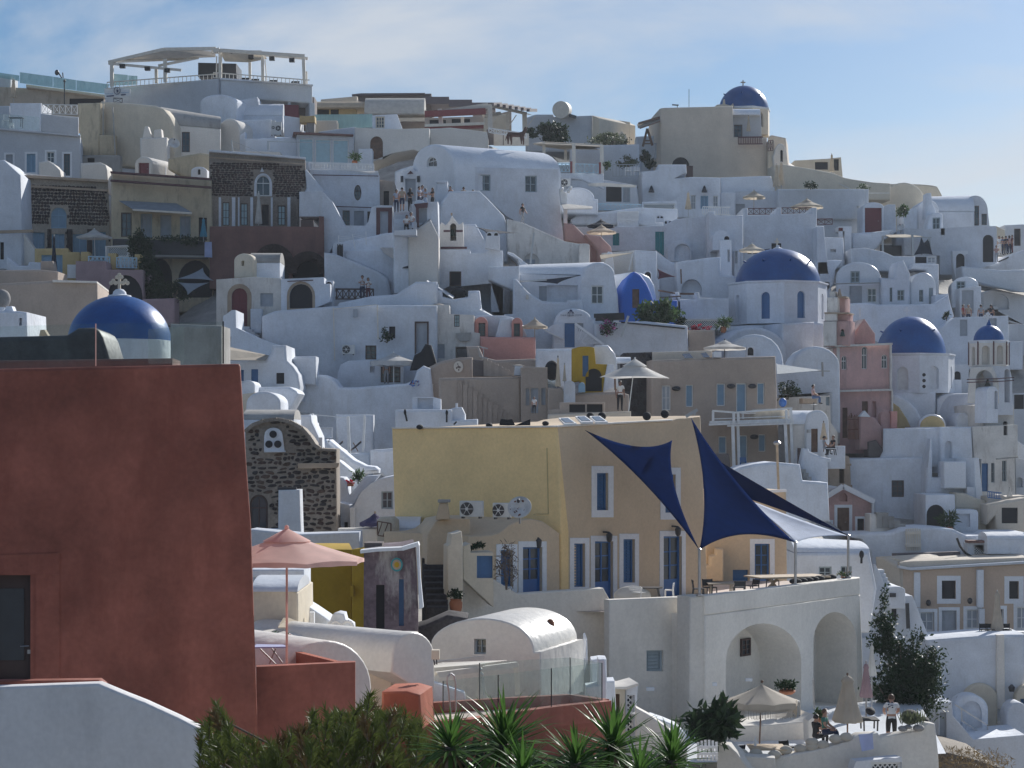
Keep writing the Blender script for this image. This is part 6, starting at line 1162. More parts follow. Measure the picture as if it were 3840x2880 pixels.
for sp in((278,560,302,1560),(826,528,842,1005),(840,1005,856,1230)): B(sp,147.8,.3,'white_stained',4,n='corner_strip',r=.02)
for y0,y1 in((548,524),(1015,1000)): band(250,y0,845,y1,20,147.6,'white_stained','cornice',dp=.4)
cross(512,250,150,9,149,CUR,'white_fresh')
B([-20,570,285,555,290,900,290,1640,200,1640,-20,1100],149.5,5,'white_stained',-8); 
for a,b,c,d in((130,285,405,545),(145,205,385,290),(282,40,355,210)): B([a,d,a,b,c,b,c,d],147.5 if a==130 else 147.9,2.0,'sandstone' if 0 else 'pink_old',-20,[(315,370,345,440,'AT')] if a==130 else (),n='bell_tower')
B((133,290,262,545),147.2,.4,'white_stained',-20,n='tower_side'); B((148,210,270,285),147.3,.4,'white_stained',-20,n='tower_side'); B((172,40,280,206),147.35,1.2,'white_stained',-20,n='tower_side'); B((195,-20,255,42),147.6,.8,'white_stained',-20,n='tower_side'); B([288,42,297,0,306,-52,316,0,330,42],147.6,.7,'sandstone',n='spire',r=.01); B((275,28,362,44),147.2,1.4,'sandstone',-20,n='tier_cornice',r=.01); B((140,196,392,210),147.1,2.2,'sandstone',-20,n='tier_cornice',r=.01)
MB().lathe(P(330,445,147.2),[(.2,0),(.14,.15),(.1,.32),(.03,.4)],12).obj('bell','bronze',CUR)
r=thing('iron_gate','rusty red ornate iron gate before the rose church','gate'); bars([(390+i*13,1275-15*(i%2),144,390+i*13,1515,144,.05) for i in range(9)]+[(385,1310,144,495,1305,144,.05),(385,1415,144,495,1410,144,.05),(420,1240,144,420,1290,144,.06)],'rust','bar',r)
B([505,1275,560,1215,620,1280,660,1280,740,1390,750,1620,505,1620],145,2,'pink_old',0,root=CUR,n='gate_wall'); V(725,835,1280,1215,1400,146,1,'pink_old'); B((835,1222,898,1400),145.6,1,'salmon',n='gate_wall'); MB().prism([P(505,1278,144.8),P(562,1216,144.8),P(622,1282,144.8)],(0,.8,0)).obj('gate_cap','white_fresh',CUR)
B([600,1540,680,1520,750,1620,750,1700,600,1700],144.5,2,'taupe_dark',0,n='gate_wall')
H('second_dome_church','blue domed church with lattice and porthole windows, right','church')
octdrum(1040,645,1040,452,155,CUR,'white',{-1:(.42,775,1010,'l'),0:(.42,765,1000,'n'),1:(.3,760,990,'n')}); c,rr,hz=dome(1040,640,355,240,155,CUR,seg=64,spikes=5); cross(998,240,140,34,155,CUR,'white_fresh')
pl=Pl(P(1200,0,155),0)
for y in(845,905,966): MB().tube(P(1175,y,150.4),P(1175,y,150.0),.13,.13,14).obj('porthole','void',CUR)
B([840,1025,1300,1020,1300,1260,840,1400],152,4,'white',0); B([845,1400,845,1050,900,1055,1000,1100,1100,1200,1170,1330,1170,1420],150.5,2.5,'white_gloss',0); B([850,1400,850,1130,920,1180,1000,1300,1045,1400],150,.5,'ochre',0,n='arch_infill')
B([1305,1100,1360,1060,1420,1040,1760,1035,1760,1600,1305,1600],151.5,5,'white_gloss',-20); V(1690,1890,1290,1032,1700,149,5,'white',28,[(1772,1285,1784,1315,'x'),(1772,1345,1784,1375,'x'),(1772,1405,1784,1440,'x')]); V(1510,1650,1320,1238,1420,148,3,'white',0)
B([1120,1420]+arc(1120,1370,1400,1370,1252)+[1400,1420],146.5,4,'white_gloss',-10); B([1135,1420]+arc(1135,1380,1390,1380,1270)+[1390,1420],146.2,.3,'ochre',-10,n='arch_infill')
H('small_dome_tower','tall white bell tower with little blue dome and cross at the right','bell tower')
c,rr,hz=dome(1848,498,158,330,146,CUR,seg=40); MB().lathe(c+Vector((0,0,hz-.25)),[(.34,.02),(.2,.24),(.09,.5),(.04,.66)],20).obj('dome_tip','dome_blue',CUR); cross(1838,300,215,32,146,CUR,'white_fresh',True)
octdrum(1848,505,760,208,146,CUR,'white_warm',{-1:(.28,550,745,'T'),0:(.28,545,740,'T'),-2:(.2,555,750,'T'),1:(.2,540,740,'T')},rot=.0,rd=.75)
for i in range(8): g=-math.pi/2+2*math.pi*i/8; k=mpp(146)*209; MB().bar((c.x+k*math.cos(g),c.y+k*math.sin(g),P(0,505,146).z),(c.x+k*math.cos(g),c.y+k*math.sin(g),P(0,745,146).z),.09).obj('edge_strip','brown_band',CUR)
B([1622,1035,1635,880,1655,760,1880,755,1930,890,1935,1035],144.6,1.2,'white_warm',-25,[(1712,795,1890,1030,'AT')]); B([1930,890,1880,755,2055,748,2090,880,2100,1160,1930,1160],144.9,1.2,'white',30,[(2010,785,2065,1130,'AT')])  # creamier left face, whiter right face: difference in light put into the paint
for y in(885,915): band(1622,y+8,1935,y,9,144.2,'brown_band',dp=.2); band(1930,y,2105,y-12,9,144.2,'brown_band',dp=.2)
MB().lathe(P(1850,960,145.5),[(.34,0),(.24,.2),(.16,.5),(.05,.62)],14).obj('bell','bronze',CUR)
V(1825,1942,1020,965,1240,143.6,1.5,'white',20,[(1905,1010,1940,1200,'An')])
B([1790,1160,1930,1130,2105,1130,2120,1210,2130,1800,1790,1800],145.5,6,'white_stained',10,[(1995,1325,2042,1480,'Ax')]); band(1910,1458,1972,1450,16,145,'cement'); band(2085,1440,2130,1432,18,145.2,'cement')
H('block_house','white block house with arched niche in front of the second dome')
B([745,1640,750,1402,1350,1398,1350,1700,660,1700],143,5,'white',-15); B([1345,1385,1672,1383,1685,1640,1690,1760,1350,1760],142.5,5,'white',18,[(1392,1530,1468,1710,'An')])
H('right_dark_slope','shaded grey terraces at the right edge beside the bell tower'); B([2095,1040,2240,1030,2240,1500,2110,1500],158,4,'grey_white',0,[(2110,1050,2215,1200,'x')]); B([2110,1500,2240,1600,2240,1760,2130,1700],150,3,'white',0); B([1480,740,1640,735,1640,1040,1480,1010],158,3,'grey_white',0,[(1484,808,1558,895,'Ax')]); B((1485,895,1565,1000),156,1,'white')

t(2360,1260,800)  # M
H('beige_block','beige two storey house with white balcony and eight openings, centre right')
B([228,250,1518,208,1545,900,1560,1420,228,1420],131,7,'taupe',4,[(338,512,430,770,'q'),(585,505,662,735,'m'),(905,492,995,725,'m'),(1108,488,1215,800,'m'),(1325,485,1402,710,'m'),(925,1040,1010,1220,'m'),(1142,1030,1225,1330,'m'),(1340,1020,1415,1200,'m')]) 
B([240,165,300,165,860,150,865,215,240,240],133,2,'beige',4); stonewall([-60,175,235,165,240,780,-60,790],133,4,0,(),9,6,['stone2','stone0'],'stone2',limit=60,gap=.08)
for x,y in((487,545),(1055,520),(1275,520),(1295,1045)): MB()._ball(P(x,y,130.7),.28,.2,.16).obj('wall_lamp','metal_dark',CUR)
for x0,x1,y0,y1 in((545,665,185,230),(740,835,178,222)): MB().prism([P(x0,y1-40,131.8),P(x1-40,y1-48,131.8),P(x1,y1,130.9),P(x0+30,y1+2,130.9)],(0,0,.03)).obj('roof_light','solar',CUR)
B((875,162,955,222),130.9,1,'white_fresh',n='roof_box')
H('white_balcony','white timber balcony on posts in front of the beige house','balcony')
MB().prism([P(830,885,127.5),P(1700,855,127.5),P(1700,870,130.8),P(850,880,130.8)],(0,0,-.12)).obj('deck','white_paint',CUR); bars([(825,918,127.4,1705,885,127.4,.13),(1015,932,127.2,1705,905,127.2,.1)],'white_paint','beam')
bars([(860,775,127.5,1120,795,127.3,.11),(1080,795,127.3,1690,748,127.5,.11),(860,860,127.5,1690,830,127.5,.05)],'white_paint','rail'); bars([(868,780,127.5,868,885,127.5,.14),(1082,800,127.3,1082,900,127.3,.16),(1128,795,127.4,1130,890,127.4,.16),(1625,765,127.5,1628,870,127.5,.15),(1675,755,127.5,1678,870,127.5,.14),(1072,930,127.2,1085,1380,127.2,.19),(1125,925,127.6,1138,1360,127.6,.17),(1615,900,127.4,1635,1330,127.4,.18),(1675,900,127.6,1690,1330,127.6,.17)],'white_paint','post')
for i in range(7): bars([(1040+i*98,908-i*4,126.8,1060+i*98,905-i*4,129.8,.10)],'white_paint','joist')
for i,(x,l) in enumerate(((1395,'left'),(1510,'right'))):
    m=MB(); m.lathe(P(x,858,128.5),[(.75,0),(.85,.2),(.85,.5),(.7,.62)],18); m.obj('weave','cushion',thing('wicker_pouf','round woven pouf on the white balcony, %s one'%l,'pouf','woven poufs'))
table(1250,798,90,858,128.3,'low white table on the timber balcony','white_paint','white_paint')
chair(1180,1260,28,1340,126.5,'blue metal chair below the white balcony','door_blue')
H('round_roof_box','white barrel roofed cabin with brown door, beside the balcony')
B([1825,1200,1825,920]+arc(1840,880,2068,900,768)+[2080,1200],128,1.0,'white_fresh',0,[(1886,962,1955,1205,'w')]); L(1690,1955,772,915,1200,128.4,1.6,'white_gloss','white_warm'); MB().lathe(P(1862,1003,127.6),[(.14,0),(.14,.2)],10).obj('wall_lamp','metal',CUR)
umbrella(1913,703,1870,1958,712,775,128.8,'canvas_white','tiny pale table umbrella on the cabin roof',val=0,pole='metal_dark',ribs=False,vent=False)
closed_umbrella(2015,895,1075,42,1200,126.6,'canvas_cream','pale closed parasol beside the brown cabin door','wood')
person(2020,1230,126.2,'person in dark hat leaning over the small table',1.62,'sit',90,'c_grey','c_grey',hat='c_black'); person(2115,1235,126,'person in black shirt seated at the small table',1.7,'sit',-70,'c_black','c_black',hair='hair_brown')
table(2095,1165,55,1235,125.6,'small white cafe table outside the cabin','white_paint','metal_dark',True)
H('seat_terrace','white low terrace walls with steps in front of the cabin','wall'); B([1805,1165,1860,1170,1870,1200,1990,1250,2090,1270,2090,1300,2062,1310,2062,1520,1800,1500,1770,1340],124,3,'white',0); B([1745,1160,1805,1165,1805,1330,1745,1330],125,.15,'frame_brown',n='gate',r=.01); B([2060,1200,2160,1180,2160,1140,2240,1140,2240,1260,2060,1260],126.8,1,'white',0)
for i in range(3): B((1770+i*35,1380+i*40,1830+i*30,1500),123.6-i*.3,1,'cement',n='step',r=.02)
H('side_church_vaults','white church vaults and wall behind the seated man')
B([1520,700,1520,280]+arc(1680,360,2180,300,105,10)+[2190,700,2190,900,2080,900,2080,610,1540,640],142,4,'white',0); B([985,210]+arc(1000,190,1600,300,-20,10)[2:]+[1640,330,1640,420,985,420],146,3,'white',0)
MB().prism([P(1525,295,137),P(2000,360,140),P(1530,400,134)],(0,0,.03)).obj('shade_cloth','canvas_grey',CUR); bars([(2000,270,139.6,2005,420,139.6,.12),(1950,362,139.5,2080,364,139.5,.06)],'cement','anchor')
B([1540,640,2080,615,2090,900,2160,1000,2160,1200,2070,1200,1940,1000,1690,800,1540,800],138,3,'white_stained',0,[(2038,632,2078,720,'v')]); B([1795,645,1945,650,1945,700,1795,700],134,1.5,'sandstone',n='bench')
person(1905,690,130.5,'man in pink shirt and jeans sitting on the wall in profile',1.75,'sit',75,'c_pink','c_blue',hair='hair_dark',zoff=-.1)
r=thing('blue_towel','bright blue towel bundle at the house corner','towel'); MB()._ball(P(1590,690,133),.26,.2,.3).obj('cloth','blue_ink',r)
bush(1640,560,120,90,136.5,'dark planting under the shade cloth','leaf_dark',500,.2)
H('white_bulge_wall','white rounded terrace wall below the beige house','wall'); B([1060,1400,1150,1360,1300,1325,1480,1305,1770,1330,1800,1500,2060,1520,2080,1800,1060,1800],120,4,'white',0); B([760,1215,1030,1220,1060,1420,760,1420],127,.3,'taupe_dark',n='gate')
bars([(1530,1130,100,1548,1600,100,.11)],'wood_light','post',thing('wooden_post','tall varnished post with metal cap rising behind the sails','post')); MB().lathe(P(1532,1130,100),[(.14,0),(.2,.1),(.1,.2)],10).obj('cap','metal',ROOTS[-1])

t(3000,1600,840); DO=-9.  # N
H('pink_chapel','small pink chapel with white trim gable and dark door','chapel')
B([150,1080,150,775,425,600,712,745,718,860,690,870,690,1080],147,6,'pink_old',4,[(368,800,486,1070,'w+',{'tw':.2}),(388,655,468,738,'An'),(225,945,305,1050,'d+'),(566,908,632,1070,'d+',{'tw':.15})])
for p,q in(((130,770),(425,588)),((425,588),(735,742))): bars([(p[0],p[1],146.6,q[0],q[1],146.6,.34)],'white_fresh','verge')
B((130,765,152,1080),146.7,.4,'white_fresh',n='corner_strip',r=.02); B((712,742,734,870),146.7,.4,'white_fresh',n='corner_strip',r=.02)
B([-80,780,0,620,120,590,300,580,425,600,150,775,140,900,-80,900],148.5,5,'white_gloss',0,n='roof'); 
H('stone_belfry','old sandstone open belfry behind the pink chapel','belfry')
B([275,625,275,350,305,340,330,295,430,282,490,290,498,345,500,380,512,620],150,1.4,'sandstone',6,[(388,345,438,560,'AT',{'h':1.2})]); band(270,382,505,375,20,149.5,'sandstone'); band(270,600,515,590,30,149.5,'sandstone'); MB().lathe(P(405,430,150.5),[(.22,0),(.16,.15),(.05,.4)],10).obj('bell','bronze',CUR); B((390,400,445,560),151.3,.1,'salmon',n='back_wall')
H('window_cube_house','large white cube house with one dark paned window')
B([480,318,1220,300,1235,680,1250,1000,735,1000,720,740,480,620],151.5,6,'white',0,[(905,530,1028,695,'k')]); B([1045,302,1052,185,1140,185,1155,302],152.5,1,'white_fresh',n='chimney'); B((1040,172,1145,184),152.4,1.1,'cement',n='chimney_cap',r=.02)
B([1222,325,1270,340,1305,420,1310,680,1240,680],152.5,3,'white',0,n='wall'); B([1225,320,1250,380,1258,580,1240,540],151.3,.1,'void',n='opening_shadow') if 0 else None
B([0,210,85,215,200,290,300,318,500,315,500,620,0,540],149.5,4,'white',0) if 0 else B([20,220,85,215,200,290,270,318,275,560,20,545],149,3,'white',0)
H('arch_gate_house','white stepped house with dark arched doorway and palm')
B([1240,672,1528,672,1532,820,1745,822,1760,850,1762,1075,1250,1075,1240,1000],146,4,'white',0,[(1250,770,1436,1010,'Ax'),(1510,860,1680,990,'n')]); bush(1470,930,70,70,144.8,'potted palm like plant beside the dark arch','leaf',220,.45,pot=(40,40,'terracotta'),shape=5)
B([1310,120,1310,500,1640,505,1645,690,1530,672,1240,672,1240,400],150,4,'white',0); B([1420,345,1640,342,1645,510,1420,510],149,2,'white_fresh'); B([1650,590,1725,600,1725,690,1650,690],149,1,'white'); 
B([1530,670]+[1540,652,1640,660,1740,705,1835,725,1845,970,1762,960,1745,820,1532,815],148,3,'cream',0); B([1725,310,1770,308,1785,480,1800,600,1810,665,1735,665],150,2,'white_gloss',35); 
H('tall_church_side','tall weathered church side with blue door and dark slit windows, right'); B([1700,0,2150,-20,2150,300,2120,310,2130,720,1790,690,1790,320,1720,310],152.5,6,'white_stained',8,[(1795,362,1858,640,'y'),(1888,358,1922,552,'h'),(1996,335,2040,540,'h'),(2010,-10,2050,85,'x')]); band(1938,320,2150,300,12,151.8,'cement','ledge',dp=.3)
B([2130,300,2230,330,2230,720,2130,700],154,3,'grey_white',0,[(2125 if 0 else 2140,500,2200,600,'An')]); B([1850,690,1990,670,2030,690,2230,680,2230,760,1990,760,1850,790],147.5,2,'beige'); rail(1855,640,1990,655,55,8,147,'door_blue','blue metal stair railing before the weathered church','v')
closed_umbrella(2070,610,690,28,700,146.8,'canvas_white','short pale folded parasol near the blue railing')
B([1850,770,1990,740,2230,700,2230,1000,1940,1000,1930,880,1850,970],146,3,'beige',0,[(1992,800,2152,955,'x')])
H('slat_gate_wall','long white wall with pale slatted gate below the chapel','wall')
B([470,1060,900,1045,1030,1000,1255,990,1510,1010,1650,1078,1850,1075,1900,1045,2230,1045,2230,1330,700,1330,690,1240,600,1130],141.5,4,'white',0); 
r=thing('slatted_gate','pale grey green slatted garden gate','gate'); 
for i in range(7): bars([(1050+i*22,1008-6*math.sin(i*.5)+2,141.1,1054+i*22,1222,141.1,.11)],'frame_grey' if 0 else 'off_white','slat',r,dp=.04)
bars([(1040,1050,141,1190,1045,141,.2),(1042,1175,141,1194,1170,141,.2)],'off_white','cross_bar',r)
B([690,865,740,862,1030,1000,960,1010,690,1050],143.5,2,'white_warm',0)
for i in range(5): B((760+i*58,850+i*38,875+i*56,1000),143.4-i*.1,1.2,'cement',n='step',r=.02)
L(1850,2230,1040,1110,1150,138.5,1.3,'white_gloss','white'); B([1655,1150,1880,1150,1885,1290,1655,1290],139.5,1.2,'grey_white',0,[(1715,1168,1882,1282,'l')],root=thing('unit_cage','grey lattice cage with roof tiles on it','cage')); ac(1942,1178,2115,1250,139.5,'white rooftop unit behind the peach house'); B((1660,1125,1850,1150),139.3,1,'brown_red',n='tile_stack',root=ROOTS[-2],r=.05)
r=thing('black_hose','thick curved black hose on the peach house roof','hose'); bars([(1550,1100,138.5,1580,1180,138.5,.15),(1580,1180,138.5,1630,1245,138.5,.15),(1630,1245,138.5,1705,1290,138.5,.15)],'black','hose',r,tube=True)
H('peach_house','peach two storey house with white framed windows and pilasters')
B([735,1285,820,1280,980,1385,1100,1400,2300,1330,2300,1290,820,1275],136,.3,'beige',0) if 0 else None
B([1000,1390,1100,1405,2300,1335,2300,2300,1000,2300],135,6,'peach',3,[(1400,1520,1538,1700,'x+',{'tw':.3}),(2065,1525,2160,1700,'x+',{'tw':.3}),(1185,1830,1325,2020,'q+',{'tw':.2}),(1400,1815,1545,2080,'D+',{'tw':.2}),(1645,1805,1765,2000,'q+',{'tw':.2}),(1960,1800,2010,1990,'g+',{'tw':.2}),(2140,1780,2250,2000,'q+',{'tw':.2})])
B([735,1285,820,1282,1000,1395,1010,2000,870,1700,760,1500],135.5,5,'beige',-50); B([980,1375,1100,1395,2300,1325,2300,1350,1100,1420,980,1400],134.6,.6,'grey_white',3,n='cornice',r=.03); B([985,1340,1090,1330,2300,1290,2300,1335,1100,1400,980,1378],135.2,5,'beige',3,n='parapet',r=.03)
MB().prism([P(815,1282,136),P(930,1270,139),P(1550,1265,141),P(1700,1300,139),P(1080,1330,135.6)],(0,0,-.1)).obj('roof_deck','cream',CUR); bars([(930,1290,138,1560,1270,140,.5)],'slate','roof_edge')
for x0,x1 in((1128,1190),(1752,1815)): B((x0,1415 if x0>1500 else 1440,x1,1785),134.7,.3,'white_fresh',3,n='pilaster',r=.02)
B((1770,1800,1825,2000),134.7,.3,'white_fresh',3,n='pilaster',r=.02); B((1150,1790,1190,1960),134.7,.3,'white_fresh',3,n='pilaster',r=.02)
for x,y in((1268,1740),(1678,1720)): MB()._ball(P(x,y,134.5),.16,.16,.2).obj('wall_lamp','metal_dark',CUR)
H('oar_house','white vaulted house with two square windows behind the sails')
B([-60,1250,0,1245,690,1235,705,1320,760,1600,690,1900,-60,1900],112,5,'white',0,[(186,1382,314,1500,'h'),(402,1378,512,1500,'h')]); L(-60,690,1090,1240,None,112.2,2.8,'white_gloss',yt2=1130,ye2=1235); bars([(608,1260,111.7,606,1350,111.7,.10)],'black','oar'); MB()._ball(P(608,1262,111.7),.12,.05,.2).obj('oar_blade','black',CUR)
t(3140,1980,700,1290)  # Y
H('stair_wall_house','white stair wall with lamp niche beside the peach house','wall')
B([165,450,240,445,260,250,290,300,345,440,360,410,430,405,470,440,470,470,520,470,545,540,640,770,640,1000,165,1000],128,3,'white',0,[(375,505,410,640,'x'),(172,572,285,760,'An')]); V(355,470,430,405,475,127,1,'white_fresh')
for i in range(6): B((275+i*12,290+i*26,325+i*12,440+i*5),129.4-i*.2,1,'grey_white',n='step',r=.02)
B((362,450,406,478),126.8,.08,'metal_dark',n='name_board',r=.01); MB().bar(P(482,520,127.5),P(490,695,127.5),.22,.06).obj('oar','metal_dark',CUR)
H('lower_terrace_wall','tall white retaining wall with arches under the peach house','wall')
B([620,775,1000,745,1105,738,1300,735,1300,1250,620,1250],126,4,'white',0); B([1105,740,1155,738,1160,1250,1100,1250],125.7,.5,'white_warm',n='pier'); 
B([640,1600,700,1080,760,1110,875,1130]+arc(880,1160,1105,1190,1075,8)[2:]+[1140,1215,1150,1400,1050,1450,640,1600],124.5,1,'white',0) if 0 else V(875,1110,1180,1075,1460,125.5,1.0,'cream',0,n='back_arch')
V(800,1045,1260,1150,1460,122.5,1.2,'white',0,[(855,1195,1000,1455,'An',{'h':1.1})]); V(1230,1400,1180,1085,1440,125.4,.5,'cream',0,n='back_arch',o=[(1265,1180,1300,1255,'b')]); V(1170,1330,1300,1205,1440,123,1.5,'white',0)
rail(815,1215,1040,1360,90,1,121.8,'metal','grey sloping metal stair rail at the lower right','x') if 0 else bars([(812,1220,121.8,1040,1365,121.8,.07),(858,1330,121.8,1040,1450,121.8,.07),(858,1250,121.8,860,1340,121.8,.06),(1038,1360,121.8,1042,1455,121.8,.07)],'metal','bar',thing('stair_rail','grey sloping metal stair rail at the lower right','railing'))
for i in range(5): B((865+i*28,1345+i*22,900+i*28,1470),122.2-i*.05,1,'white',n='step',r=.02)
B([700,1220,790,1200,800,1300,940,1460,1300,1430,1300,1760,760,1760,700,1560],119,4,'white',0,[(708,1275,755,1530,'D')])
MB().lathe(P(1205,1130,125.4),[(.14,0),(.2,.25),(.05,.4)],10).obj('wall_lamp','metal_dark',CUR)
closed_umbrella(1105,440,705,42,740,128.5,'canvas_beige','beige closed parasol in front of the peach house','metal')
for i,x in enumerate((1015,1058,1170)): chair(x,662,24,738,128.5,'black cushioned chair on the peach house terrace, %s'%('left','middle','right')[i],'black_cloth',solid=True)
table(1200,715,120,740,128,'long white table on the peach house terrace','white_paint','white_paint')
H('dry_slope','dark dry grass slope in the bottom right corner','slope'); B([690,1540,780,1555,900,1585,1140,1659,1140,1760,690,1760],110,8,'earth',0,r=.3); leaves(MB(),P(860,1600,110.5),2.6,2,.5,1600,.25,0,6).obj('grass','dry_grass',CUR,0); CUR['kind']='stuff'

DO=0.
# ================================================================ middle ground in front
def G(x,y,z):
    u,v=uv(x,y); Y=z/v; return Vector((u*Y,Y,z))
def plan(ps,z,h,mat,n,root=None): return MB().prism([G(x,y,z) for x,y in ps],(0,0,-h)).obj(n,mat,root or CUR)
t(900,1500,800)  # O
H('stone_church_front','rough dark stone church front with arched gable and white three hole plate','church')
so=[55,1400,55,330,130,262,250,215,390,200,520,225,640,290,720,380,780,470,830,502,1000,512,1000,650,1000,720,1010,1400]
stonewall(so,92,5,3,[(100,980,290,1345,'Ak')],25,14,['stone0','stone1','stone0','stone2','stone3'],'mortar',excl=[(240,275,470,545)],limit=300,gap=.2,proud=.07,pad=.02,wvar=1.3,hvar=.6,rowjit=.5,jit=.5)
B([600,655,1028,652,1020,690,1000,705,600,712],91.7,.5,'sandstone',3,n='cornice',r=.03); B([830,500,1002,512,1000,535,830,525],91.8,.4,'mortar',3,n='coping',r=.02)
for i in range(16):
    a=(55,330),(130,262),(250,215),(390,200),(520,225),(640,290),(720,380),(780,470),(830,502)
    k=i/2; j=int(k); f=k-j; p,q=a[j],a[min(8,j+1)]; p2=(p[0]+(q[0]-p[0])*f,p[1]+(q[1]-p[1])*f); k=(i+.94)/2; j=int(k); f=k-j; p,q=a[j],a[min(8,j+1)]; q2=(p[0]+(q[0]-p[0])*f,p[1]+(q[1]-p[1])*f); bars([(p2[0],p2[1],91.8,q2[0],q2[1],91.8,.16)],'mortar','coping',dp=.5)
B([248,532,250,380]+arc(252,360,440,360,286,8)[2:]+[462,532],91.72,.2,'white',3,n='vent_plate',r=.02)
for x,y in((343,355),(300,458),(392,458)): MB().tube(P(x,y,91.62),P(x,y,91.9),.165,.165,20).obj('vent_hole','void',CUR)
B([250,528,470,525,470,540,250,543],91.6,.3,'white',3,n='sill',r=.01)
H('cement_vault','grey cement vault roof behind the stone church','house'); L(30,560,100,200,330,96,1.6,'cement','white'); B([560,155,735,155,745,230,815,380,830,500,560,500],100,3,'white',0)
H('white_pillar_wall','white wall with square pillar in front of the stone church','wall'); B([395,1340,398,935,618,930,632,1385,1235,1365,1240,1500,1240,1700,60,1700,60,1350],88,1.2,'white',0); B([1015,1335,1420,1330,1420,1560,1240,1560,1240,1370,1015,1370],90,1,'white_warm'); MB().box(P(490,918,88.3),.8,.3,.12).obj('grill','metal_dark',CUR)
H('curved_ramps','white curved stair ramps right of the stone church','wall')
B([890,420,930,410,1010,480,1180,620,1300,680,1400,690,1440,720,1438,760,1300,770,1250,830,1160,830,1155,740,1080,660,1000,560],105,2,'white',0); B([1000,620,1040,640,1160,740,1162,830,1110,900,1110,945,1015,945,1005,700],102,2,'white'); B([1015,800,1075,805,1120,860,1120,1000,1250,850,1300,790,1440,780,1250,1000,1180,1130,1020,1340,1010,1000],99,2,'white'); B([745,240,800,235,805,420,860,500,830,500,815,380],104,1,'white'); B((815,388,852,500),93,.3,'white_fresh',n='pipe')
B([1350,520,1630,500,1800,540,1800,900,1440,760,1350,700],108,3,'white')
for x,y,l in((1215,790,'spiky potted plant on the ramp corner'),(1040,945,'dark potted plant on the lower ramp step')): bush(x,y,42,42,99.5,l,'leaf',160,.3,pot=(22,28,'white_fresh'),shape=5)
bush(1140,850,32,22,98.5,'red flowers in a trough on the ramp','flower_red',90,.12,stem=False); B((1112,865,1175,895),98.4,.3,'terracotta',n='trough',root=ROOTS[-1])
H('half_vault_house','white half vault house with dark window left of the yellow house')
B([1140,1360,1145,1120,1180,1100,1250,960,1350,865,1440,818,1592,785,1640,800,1640,1360],95,5,'white',0,[(1466,948,1584,1128,'h')]); B([1020,1060,1140,1090,1145,1340,1020,1340],97,2,'white',0,[(1082,1265,1118,1330,'x')]); B((1140,1120,1188,1330),94.5,.4,'white_fresh',n='pier')
umbrella(1440,1180,1238,1560,1270,1400,90.5,'canvas_purple','dark purple parasol beside the white chimney box',val=.2)
H('chimney_box','white barrel topped box with wooden frame left of the yellow house','roof box')
B([1415,1480,1418,1240,1450,1215,1560,1212,1600,1250,1605,1480],80,.6,'cream',-15); L(1560,1865,1208,1330,1480,80.5,1.2,'white_gloss','white'); bars([(1425,1260,79.7,1428,1400,79.7,.05),(1475,1265,79.7,1430,1400,79.7,.04),(1565,1280,79.7,1565,1420,79.7,.05),(1535,1275,79.7,1485,1410,79.7,.04),(1425,1258,79.7,1565,1280,79.7,.04),(1428,1405,79.7,1565,1422,79.7,.04)],'wood','frame')
t(1460,1520,1200)  # P
H('yellow_house','large yellow house with blue shutters and white window frames')
B([16,160,1162,150,1190,880,1190,1560,240,1560,200,1100,40,900],79,8,'yellow',-30,ax=1162);  # yellower than the window face: warm bounce light put into this paint
YW=42
B([1160,150,1700,120,1950,106,1990,92,2152,72,2160,270,2212,1420,1190,1420],79,8,'yellow_beige',YW,[(1432,468,1512,725,'b+',{'tw':.28}),(1905,478,1978,742,'b+',{'tw':.28}),(1275,955,1352,1255,'b+',{'tw':.22}),(1418,940,1545,1345,'B+',{'tw':.22}),(1615,925,1696,1225,'b+',{'tw':.22}),(1893,905,2020,1335,'B+',{'tw':.22})],ax=1160)
B([545,1340,548,905,700,897,765,878,830,825,900,792,985,784,1060,800,1120,842,1178,884,1180,1340],78.7,5,'yellow_beige',YW,[(768,1000,852,1252,'b+',{'tw':.22}),(920,980,1055,1305,'B+',{'tw':.22})],ax=1165,n='annex')
B([1158,140,1960,96,1960,108,1160,152],78.9,.4,'white_warm',YW,n='coping',r=.02,ax=1160); B([14,152,1164,140,1164,152,14,162],78.9,.4,'white_warm',-30,n='coping',r=.02,ax=1162)
B([260,1180,262,890,320,800,420,780,560,780,560,1180],76.5,3,'yellow_beige',10,n='annex_side'); B([318,790,345,675,400,672,418,790],76,.7,'yellow_beige',n='chimney'); B((335,655,418,672),75.9,.8,'cement',n='chimney_cap',r=.02)
bars([(1090,295,78.8,1100,750,78.8,.05),(1100,750,78.8,1000,755,78,.05)],'ochre','pipe',tube=True)
for x,y in((1000,935),(1490,895),(1965,855)):
    pl=Pl(P(1160,0,79),R(YW)); q=pl.to3(*pl.to2(x,y),-.25); MB().lathe(q-Vector((0,0,.28)),[(.05,0),(.11,.08),(.13,.3),(.03,.4)],8).obj('lantern','metal_dark',CUR); MB().bar(q+Vector((0,0,.1)),pl.to3(*pl.to2(x-12,y-20),0),.07).obj('lantern_arm','metal_dark',CUR)
ac(485,662,640,770,75.5,'left round fan cooling unit on the yellow annex roof',-12); ac(714,676,835,775,75.2,'right fan cooling unit beside the rusty dish',-12); dish(903,713,84,74.3,'rust stained white satellite dish on the yellow annex roof',-10,rust=True)
H('yellow_column_wall','pale yellow gate column and cupboard wall with blue hatch','wall')
